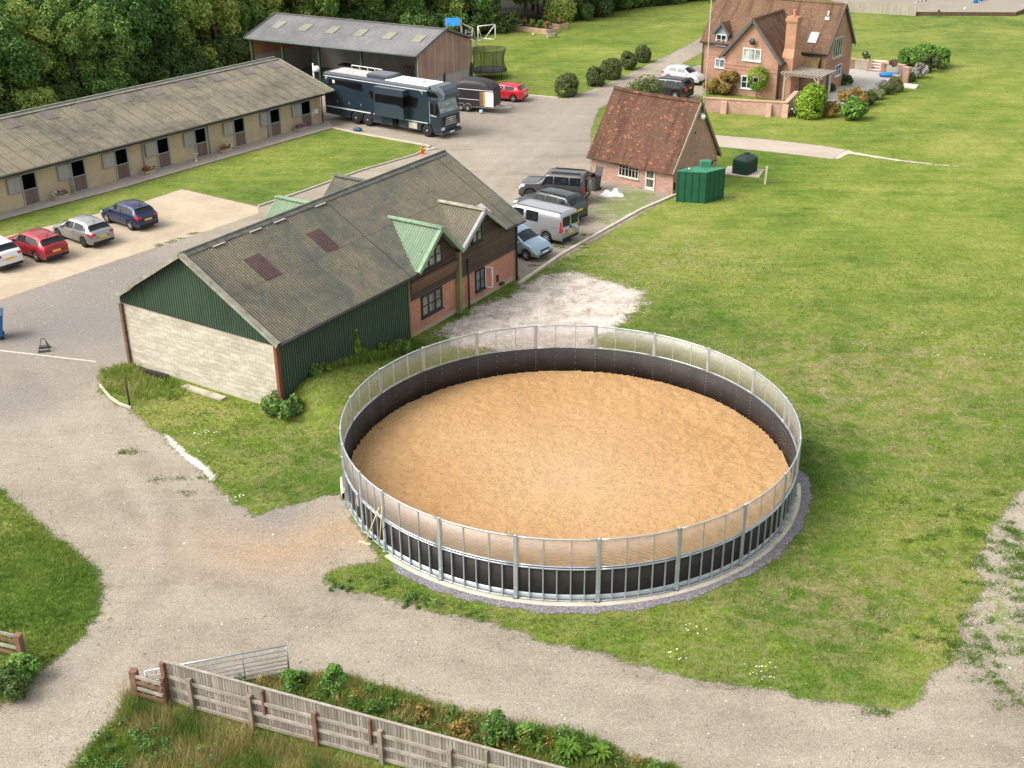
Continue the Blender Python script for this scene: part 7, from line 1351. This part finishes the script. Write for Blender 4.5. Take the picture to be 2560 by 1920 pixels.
m.build('top_rail', RAILM, bf)
d0 = (f1 - f0).normalized(); n0 = Vector((d0.y, -d0.x, 0))
npost = [V3(at(*q, 1.16)) for q in ((472, 1700), (622, 1741), (785, 1784), (950, 1828), (1124, 1876))]; npost.append(npost[-1] * 2 - npost[-2])
for i, q in enumerate(npost): m = MB(); m.bar(q - f0 + V3((0, 0), -.1), q - f0 + V3((0, 0), 1.18), .12, .12, d0); m.bar(q - f0 + V3((0, 0), 1.18), q - f0 + V3((0, 0), 1.2), .13, .13, d0); m.build('post', [POSTG, POSTG, POSTR, POSTG, POSTG, POSTG][i], bf)
e0 = V3(at(414, 1688, 1.02))
for z, (o1, o2) in ((1.0, (0, 0)), (.58, (0, 0)), (.16, (0, 0))):
    m = MB(); P_ = [e0] + npost
    for a, b in zip(P_, P_[1:]): m.bar(a - f0 + n0 * -.03 + V3((0, 0), z), b - f0 + n0 * -.03 + V3((0, 0), z), .05, .11)
    m.build('rail', RAILM, bf)
for q in (at(658, 1724, 1.45), at(926, 1797, 1.45), at(1218, 1874, 1.45)): q = V3(q) + n0 * .06; m = MB(); m.bar(q - f0 + V3((0, 0), .6), q - f0 + V3((0, 0), 1.46), .09, .07, d0); m.build('post', POSTG if q.x > -2 else POSTR, bf)
q = V3(at(405, 1656, 1.5)); m = MB(); m.bar(q - f0 + V3((0, 0), -.1), q - f0 + V3((0, 0), 1.5), .13, .13, d0); m.build('post', POSTR, bf)
# short red brown railings at the gateway
def rails(name, lb, A_, B_, h, nr, pm, big=.17, grp=None, zt=None):
    t = thing(name, lb, 'fence', tuple(A_), 0, grp); d = (B_ - A_)
    for i, q in enumerate((Vector((0, 0, 0)), d)):
        w_ = big if i == 0 else .1; m = MB(); m.bar(q + V3((0, 0), -.1), q + V3((0, 0), h), w_, w_, d.normalized()); m.box(q.x - w_ * .55, q.y - w_ * .55, h, q.x + w_ * .55, q.y + w_ * .55, h + .03); m.build('post', pm, t)
    n2 = Vector((d.y, -d.x, 0)).normalized() * .07
    for k in range(nr): z = h - .12 - k * (h - .2) / nr; m = MB(); m.bar(n2 + V3((0, 0), z), d + n2 + V3((0, 0), z - .03), .04, .10); m.build('rail', POSTR if k % 2 else RAILM, t)
    return t
ga_, gb_ = V3(at(333, 1677, 1.05)), V3(at(405, 1700, 1.0)); rails('gateway_railing', 'short red brown railing with a thick post joining the board fence', ga_, gb_, 1.05, 4, POSTR, .2, 'red brown timber railings at the gateway')
q1, q2 = V3(at(44, 1588, 1.15)), V3(at(-110, 1550, 1.15)); rails('gateway_railing', 'red brown four bar railing with a thick end post at the left edge', q1, q2, 1.15, 4, POSTR, .19, 'red brown timber railings at the gateway')
# galvanised field gate
h0, h1 = V3(at(362, 1677, 1.14)), V3(at(716, 1613, 1.12)); fg = thing('field_gate', 'galvanised tubular field gate standing open against the track', 'gate', tuple(h0)); dg = h1 - h0
m = MB(); m.tube([V3((0, 0), 1.12), dg + V3((0, 0), 1.12)], .028, 8); [m.tube([V3((0, 0), z), dg + V3((0, 0), z)], .019, 6) for z in (.93, .74, .58, .43, .29)]; m.tube([V3((0, 0), .14), dg + V3((0, 0), .14)], .024, 6); m.build('gate_bar', GALV, fg)
m = MB(); [m.tube([dg * t_ + V3((0, 0), .1), dg * t_ + V3((0, 0), 1.14)], .028 if t_ in (0, 1) else .018, 6) for t_ in (0, .36, .68, 1)]; m.build('upright', GALV, fg)

# ------------------------------------------------------------------ weeds, straw and flowers in the foreground
BL2 = blademat('straw_blades', [(0., (.04, .10, .02)), (.3, (.12, .17, .04)), (.55, (.33, .27, .11)), (.8, (.50, .37, .18)), (1., (.62, .47, .26))])
def scatter(n, pts, soft=.3):
    p = W(pts); x0, y0 = p.min(0) - .3; x1, y1 = p.max(0) + .3; Q = np.c_[RNG.uniform(x0, x1, n), RNG.uniform(y0, y1, n)]; return Q[sdf(Q, p) > RNG.uniform(-soft, soft * .3, len(Q))]
def clear_fence(Q, m_=.10):
    a, b = np.array(f0[:2]), np.array(f3[:2]); e = b - a; t_ = np.clip(((Q - a) @ e) / (e @ e), 0, 1); return Q[np.linalg.norm(Q - a - t_[:, None] * e, axis=1) > m_]
def stuff(name, lab, cat, Q, h, w_, c, M_, per, lean_=.5): o = link(name, blades(name, Q, h, w_, c, M_, per, lean_), None); o['kind'] = 'stuff'; tag(o, lab, cat); return o
Q = clear_fence(scatter(4000, [(318, 1745), (400, 1735), (520, 1790), (640, 1840), (760, 1880), (900, 1925), (1000, 1990), (300, 1990), (380, 1860), (320, 1800)], .4)); vn = vnoise(Q, .9, 3)
stuff('straw_grass', 'tall dry straw coloured grass below the board fence', 'dry grass', Q, .2 + .42 * vn, np.full(len(Q), .014), .12 + .72 * vnoise(Q, 1.3, 7), BL2, 4, .45)
Q = clear_fence(scatter(26000, [(175, 1925), (245, 1850), (300, 1790), (330, 1745), (420, 1800), (640, 1900), (900, 1990), (1400, 2060), (150, 2060)], .25))
stuff('long_grass', 'lush long green grass in the bottom left corner', 'grass', Q, .12 + .16 * vnoise(Q, 1.1, 5), np.full(len(Q), .022), .25 + .55 * vnoise(Q, .8, 6), BLADE, 3, .5)
Q = clear_fence(scatter(26000, [(345, 1712), (520, 1715), (640, 1700), (720, 1692), (830, 1688), (960, 1726), (1110, 1776), (1270, 1816), (1430, 1836), (1569, 1895), (1690, 1928), (1400, 1935), (1216, 1905), (928, 1825), (640, 1745), (420, 1725)], .2))
stuff('verge_weeds', 'thick green weeds between the track and the board fence', 'weeds', Q, .10 + .22 * vnoise(Q, 1.5, 8), np.full(len(Q), .035), .34 + .55 * vnoise(Q, 1.1, 9), BLADE, 3, .6)
Q = scatter(15000, [(0, 1225), (50, 1265), (120, 1330), (185, 1375), (240, 1420), (257, 1480), (245, 1540), (205, 1590), (150, 1640), (90, 1690), (40, 1740), (-60, 1790), (-60, 1200)], .15)
stuff('long_grass', 'dense dark green grass at the left edge beside the railing', 'grass', Q, .08 + .12 * vnoise(Q, 1.1, 5), np.full(len(Q), .024), .2 + .5 * vnoise(Q, .9, 16), BLADE, 3, .6)
Q = scatter(9000, [(720, 1000), (700, 975), (850, 925), (1000, 870), (1030, 862), (1060, 870), (900, 950), (800, 985)], .2); Q = Q[off_sheets(Q)]
stuff('bank_weeds', 'tall green weeds on the bank along the green barn wall', 'weeds', Q, .2 + .35 * vnoise(Q, 1.2, 12), np.full(len(Q), .045), .3 + .4 * vnoise(Q, 1, 13), BLADE, 3, .5)
Q = scatter(1500, [(255, 935), (330, 905), (345, 935), (430, 955), (470, 975), (440, 1000), (340, 1000), (270, 975)], .3); Q = Q[off_sheets(Q)]
stuff('corner_weeds', 'straggly weeds at the left foot of the block gable', 'weeds', Q, .12 + .35 * vnoise(Q, 1.2, 12), np.full(len(Q), .04), .32 + .55 * vnoise(Q, 1, 14), BLADE, 3, .6)
# small tufts on the worn gravel
tuf = []
for (px, py, n, rx, ry) in [(2520, 1400, 110, 2.2, 4.4), (2450, 1610, 36, 1.9, 1.6), (2530, 1720, 10, 1, 1), (1400, 620, 20, 2.4, 4.0), (345, 1128, 3, .8, .4), (470, 1200, 3, .9, .2), (480, 1238, 1, .3, .1), (2170, 1780, 3, .8, .2)]:
    c = at(px, py); tuf += [(c[0] + RNG.normal() * rx * .5, c[1] + RNG.normal() * ry * .5) for _ in range(n)]
for q in ((395, 613), (420, 607), (450, 597), (478, 586), (490, 583), (398, 615), (433, 603)): tuf.append(tuple(at(*q)))
Q = np.concatenate([np.array(c) + RNG.normal(0, 1, (60, 2)) * RNG.uniform(.06, .2, 2) * [1.3, .8] for c in tuf])
stuff('gravel_tufts', 'small green tufts growing through the gravel', 'grass tufts', Q, np.full(len(Q), .07), np.full(len(Q), .03), RNG.uniform(.1, .5, len(Q)), BLADE, 2, .8)
def daisies(px, py, n, r, lb):
    x, y = at(px, py); t = thing('daisy_clump', lb, 'flowers', (x, y, float(bankh(x, y))), 0, 'white daisy clumps in the rough grass')
    link('foliage', leafmesh('foliage', [(0, 0, .1, r * .8), (r * .5, .1, .08, r * .6), (-r * .5, -.1, .08, r * .6)], int(170 * r), .05, LEAF_L, int(px), .4), t)
    m = MB(); rgd = random.Random(int(px * 7 + py))
    for _ in range(int(n * .6)): a, q = rgd.uniform(0, 6.28), r * rgd.uniform(0, 1) ** .5; c = (q * math.cos(a) * 1.3, q * math.sin(a), rgd.uniform(.18, .34)); s_ = rgd.uniform(.014, .03); m.add([(c[0] + s_ * math.cos(k * PI / 3), c[1] + s_ * math.sin(k * PI / 3), c[2]) for k in range(6)], [tuple(range(6))])
    m.build('flowers', FLW, t)
for a in [(515, 1092, 24, .38, 'white daisies on the bank above the chalk kerb'), (590, 1258, 26, .3, 'white daisies at the lower tip of the bank'), (1690, 1652, 16, .25, 'white daisies at the track edge below the pen'), (1900, 1690, 26, .45, 'widest clump of white daisies at the track edge'), (1733, 1588, 14, .3, 'sparse white daisies in the grass below the pen'), (1660, 712, 10, .3, 'white daisies beside the chalk patch'),
          (2148, 876, 14, .35, 'white daisies in rough grass right of the pen, left one'), (2322, 900, 16, .4, 'white daisies in rough grass right of the pen, middle one'), (2460, 905, 12, .35, 'white daisies in rough grass right of the pen, right one'), (2302, 845, 8, .3, 'white daisies at the edge of the mown field'), (1694, 800, 12, .4, 'white specks of daisies behind the pen')]: daisies(*a)
def bush(px, py, r, h, mt, n, lf, lb, sd=5, cat='bush', nm='bush'): return shrub(nm, px, py, lb, cat, r, h, mt, n, lf, sd)
bush(30, 1740, .75, .85, LEAF_H, 1500, .05, 'grey green bush in front of the left railing', 401); bush(60, 1700, .6, .9, LEAF_G, 1800, .06, 'leafy green bush behind the grey green one at the left edge', 402)
bush(716, 1034, 1.05, .9, LEAF_W, 1500, .09, 'glossy light green bush at the right foot of the block gable', 403); bush(800, 985, .7, .5, LEAF_W, 700, .08, 'low dark weeds at the left end of the green barn wall', 404)
bush(840, 1712, .42, .6, LEAF_G, 1100, .06, 'rounded blue green nettle clump between track and fence', 405); bush(735, 1712, .4, .5, LEAF_G, 800, .06, 'small green bush at the end of the field gate', 406); bush(480, 1695, .3, .35, LEAF_G, 400, .06, 'small weeds behind the field gate', 407)
bush(1055, 1800, .35, .5, LEAF_R, 500, .05, 'yellowish dock seedheads beside the board fence', 408); bush(1150, 1838, .4, .5, LEAF_R, 600, .05, 'brown withered weeds beside the board fence', 409); bush(1235, 1845, .65, .7, LEAF_W, 1900, .045, 'feathery grey green bush on the verge beside the fence', 410)
bush(1320, 1855, .45, .45, LEAF_G, 1200, .06, 'low dark green plant left of the big leaved docks', 411); bush(1035, 1508, .65, .16, LEAF_W, 520, .045, 'low green weeds under the pen footing', 412); bush(850, 1470, .6, .14, LEAF_W, 420, .045, 'low weeds at the left tip of the verge below the pen', 413)
bush(1000, 893, .7, .6, LEAF_W, 700, .08, 'tall leafy weed growing on the bank by the green wall', 415)
for i, (px, py, h) in enumerate([(897, 925, 1.5), (870, 930, 1.15)]):
    x, y = at(px, py); z = float(bankh(x, y)); t = thing('tall_weed', ('taller' if i == 0 else 'shorter') + ' spindly green weed against the green barn wall', 'weed', (x, y, z), 0, 'spindly weeds by the green wall'); link('foliage', leafmesh('foliage', [(0, 0, h * k / 6, .16 if k < 5 else .08) for k in range(1, 7)], 500, .09, LEAF_L, 420 + i, .2), t); m = MB(); m.tube([(0, 0, -.1), (.02, .02, h)], .015, 5); m.build('stem', TIMB, t)
# docks with big leaves
for i, (px, py, n, r, lb) in enumerate([(1418, 1895, 46, .5, 'big bright green dock plant with broad leaves at the bottom edge'), (1500, 1905, 34, .42, 'smaller bright green dock plant right of the big one')]):
    x, y = at(px, py); t = thing('dock_plant', lb, 'dock plant', (x, y, 0), 0, 'broad leaved docks on the verge'); m = MB(); rgd = random.Random(i)
    for k in range(int(n * 2.2)):
        a = rgd.uniform(0, 6.28); L_ = r * rgd.uniform(.35, 1.0); d = Vector((math.cos(a), math.sin(a), 0)); s_ = Vector((-d.y, d.x, 0)); z0 = rgd.uniform(.05, .3); w_ = rgd.uniform(.045, .075); P_ = []
        for j, (q, ww, zz) in enumerate(((.1, .15, 0), (.4, .9, .16), (.7, .8, .2), (1., .05, .12))): c = d * L_ * q + V3((0, 0), z0 + zz); P_ += [c - s_ * w_ * ww, c + V3((0, 0), -.015), c + s_ * w_ * ww]
        m.add(P_, [(3 * j + b_, 3 * j + 3 + b_, 3 * j + 4 + b_, 3 * j + 1 + b_) for j in range(3) for b_ in (0, 1)], True)
    m.build('leaves', LEAF_L, t)
# scattered chalk stones
m = MB(); rgs = random.Random(77); k_ = 0
def stone(m, x, y, s_):
    P_ = []; z = float(bankh(x, y))
    for zz, f_ in ((0, 1), (.5, .85), (.8, .3)):
        for k in range(6): a = k * PI / 3 + rgs.uniform(-.3, .3); P_.append((x + s_ * f_ * math.cos(a) * rgs.uniform(.7, 1.2), y + s_ * f_ * math.sin(a) * rgs.uniform(.7, 1.1), z + zz * s_ * .7))
    m.add(P_, [(i * 6 + j, i * 6 + (j + 1) % 6, i * 6 + 6 + (j + 1) % 6, i * 6 + 6 + j) for i in range(2) for j in range(6)] + [tuple(range(12, 18))])
for (px, py, rx, ry, n, s_) in [(1350, 760, 4, 3, 300, .04), (470, 1140, 1.6, 2.6, 120, .03), (700, 1330, 2.0, 1.5, 90, .022), (1500, 1600, 8, 5, 60, .02), (2480, 1420, 2, 4, 60, .025), (1100, 1650, 7, 4, 90, .018), (350, 1200, 4, 5, 60, .017), (2000, 1800, 6, 2, 60, .02)]:
    c = at(px, py)
    for _ in range(n): stone(m, c[0] + rgs.gauss(0, rx * .5), c[1] + rgs.gauss(0, ry * .5), s_ * rgs.uniform(.5, 1.4))
o = m.build('loose_stones', mat('chalk_stones', (.48, .43, .37), .9, .25, 6)); o['kind'] = 'stuff'; tag(o, 'scattered pale stones on gravel and chalk', 'stones')

# grain of the near gravel: thousands of small stones, one mass
def pebmesh(name, P, s_, c, mats):
    n = len(P); a0 = RNG.uniform(0, 2 * PI, n); V = np.empty((n, 4, 3)); z = bankh(P[:, 0], P[:, 1]) + .012
    for k in range(3): a = a0 + k * 2 * PI / 3 + RNG.uniform(-.4, .4, n); V[:, k] = np.c_[P[:, 0] + np.cos(a) * s_, P[:, 1] + np.sin(a) * s_, z]
    V[:, 3] = np.c_[P + RNG.normal(0, .2, (n, 2)) * s_[:, None], z + s_ * .75]
    i = np.arange(n)[:, None] * 4; F = np.concatenate([i + np.array([0, 1, 3]), i + np.array([1, 2, 3]), i + np.array([2, 0, 3])]); return npmesh(name, V.reshape(-1, 3), F, mats, {'v': np.repeat(c, 4)})
b = NB('gravel_stones'); GST = b.fin(b.ramp(b.attr('v'), [(0., (.12, .105, .09)), (.45, (.30, .26, .215)), (.8, (.46, .41, .35)), (1., (.66, .62, .56))]), .9, 0, .2)
P = np.c_[RNG.uniform(-26, 22, 150000), 17 + 50 * RNG.uniform(0, 1, 150000) ** 1.5]; P = P[(np.abs(P[:, 0]) < 3 + P[:, 1] * .46)]; dd = gravel(P); P = P[(dd > -.15) & (vnoise(P, .9, 71) * .6 + vnoise(P, 3.3, 72) * .4 > RNG.uniform(.1, .75, len(P)))]
P = P[padp(P) < 0]
o = link('gravel_stones', pebmesh('gravel_stones', P, RNG.uniform(.010, .024, len(P)) * (1 + RNG.uniform(0, 1, len(P)) ** 8 * 1.5), np.clip(RNG.normal(.5, .26, len(P)), 0, 1), GST)); o['kind'] = 'stuff'; tag(o, 'loose grey and beige gravel lying over the tracks', 'gravel')

# broad leaved weeds mixed through the verges
def weedmass(lb, pts, n, size, seed, M_=LEAF_W, hmax=.22, per=150):
    Q = clear_fence(scatter(n * 3, pts, .1), .25)[:n]; sp = [(x, y, float(bankh(np.array(x), np.array(y))) + RNG.uniform(.02, hmax), RNG.uniform(.10, .26)) for x, y in Q]
    o = link('verge_leaves', leafmesh('verge_leaves', sp, per * len(sp), size, M_, seed, .3)); o['kind'] = 'stuff'; tag(o, lb, 'weeds')
VERGE = [(345, 1712), (520, 1715), (640, 1702), (720, 1695), (830, 1692), (960, 1728), (1110, 1778), (1270, 1818), (1430, 1838), (1569, 1897), (1690, 1930), (1400, 1935), (1216, 1900), (928, 1820), (640, 1742), (420, 1722)]
weedmass('mixed broad leaved weeds along the fence verge', VERGE, 130, .045, 501)
weedmass('pale seeding weeds along the fence verge', VERGE, 26, .04, 502, LEAF_R, .3, 90)
weedmass('low leafy weeds on the grass tip below the pen', [(813, 1450), (880, 1425), (960, 1440), (1050, 1490), (1200, 1530), (1256, 1560), (1100, 1525), (950, 1488), (850, 1470)], 34, .045, 503, LEAF_W, .1, 110)
weedmass('leafy weeds in the long grass of the bottom left corner', [(190, 1920), (300, 1800), (400, 1830), (560, 1900), (500, 1990), (200, 1990)], 40, .05, 504, LEAF_W, .2)
weedmass('leafy weeds at the foot of the green barn wall', [(720, 1005), (800, 965), (900, 925), (1000, 885), (1010, 870), (880, 910), (760, 960)], 46, .07, 505, LEAF_L, .45)
# ------------------------------------------------------------------ parts built in one go but standing apart become objects of their own
def split_loose(names):
    for o in [o for o in bpy.data.objects if o.type == 'MESH' and o.name.split('.')[0] in names]:
        me = o.data; n = len(me.vertices); par = list(range(n))
        def find(a):
            while par[a] != a: par[a] = par[par[a]]; a = par[a]
            return a
        for p in me.polygons:
            r = find(p.vertices[0])
            for v in p.vertices[1:]: par[find(v)] = r
        roots = {}
        for p in me.polygons: roots.setdefault(find(p.vertices[0]), []).append(p.index)
        if len(roots) < 2: continue
        groups = list(roots.values()); uvl = me.uv_layers[0].data
        for gi, g_ in enumerate(groups):
            vs = sorted({v for i in g_ for v in me.polygons[i].vertices}); mp = {v: k for k, v in enumerate(vs)}
            m2 = bpy.data.meshes.new(me.name); m2.from_pydata([me.vertices[v].co[:] for v in vs], [], [[mp[v] for v in me.polygons[i].vertices] for i in g_])
            for m_ in me.materials: m2.materials.append(m_)
            uv = m2.uv_layers.new(name='UVMap').data; k = 0
            for q, i in enumerate(g_):
                m2.polygons[q].material_index = me.polygons[i].material_index; m2.polygons[q].use_smooth = me.polygons[i].use_smooth
                for l in me.polygons[i].loop_indices: uv[k].uv = uvl[l].uv; k += 1
            if gi == 0: keep = m2
            else: c = bpy.data.objects.new(o.name.split('.')[0], m2); COL.objects.link(c); c.parent = o.parent; c.location = o.location; c.rotation_euler = o.rotation_euler
        o.data = keep
split_loose({'bargeboard', 'post', 'bumper_trim', 'hinge', 'tail_light', 'roof_rail', 'mirror', 'mudguard', 'downpipe', 'door_handle', 'strip_lights', 'ridge_flashing', 'number_plate', 'roof_vent', 'stripe', 'gutter', 'dormer_bargeboard', 'roof_strip', 'rear_stay'})
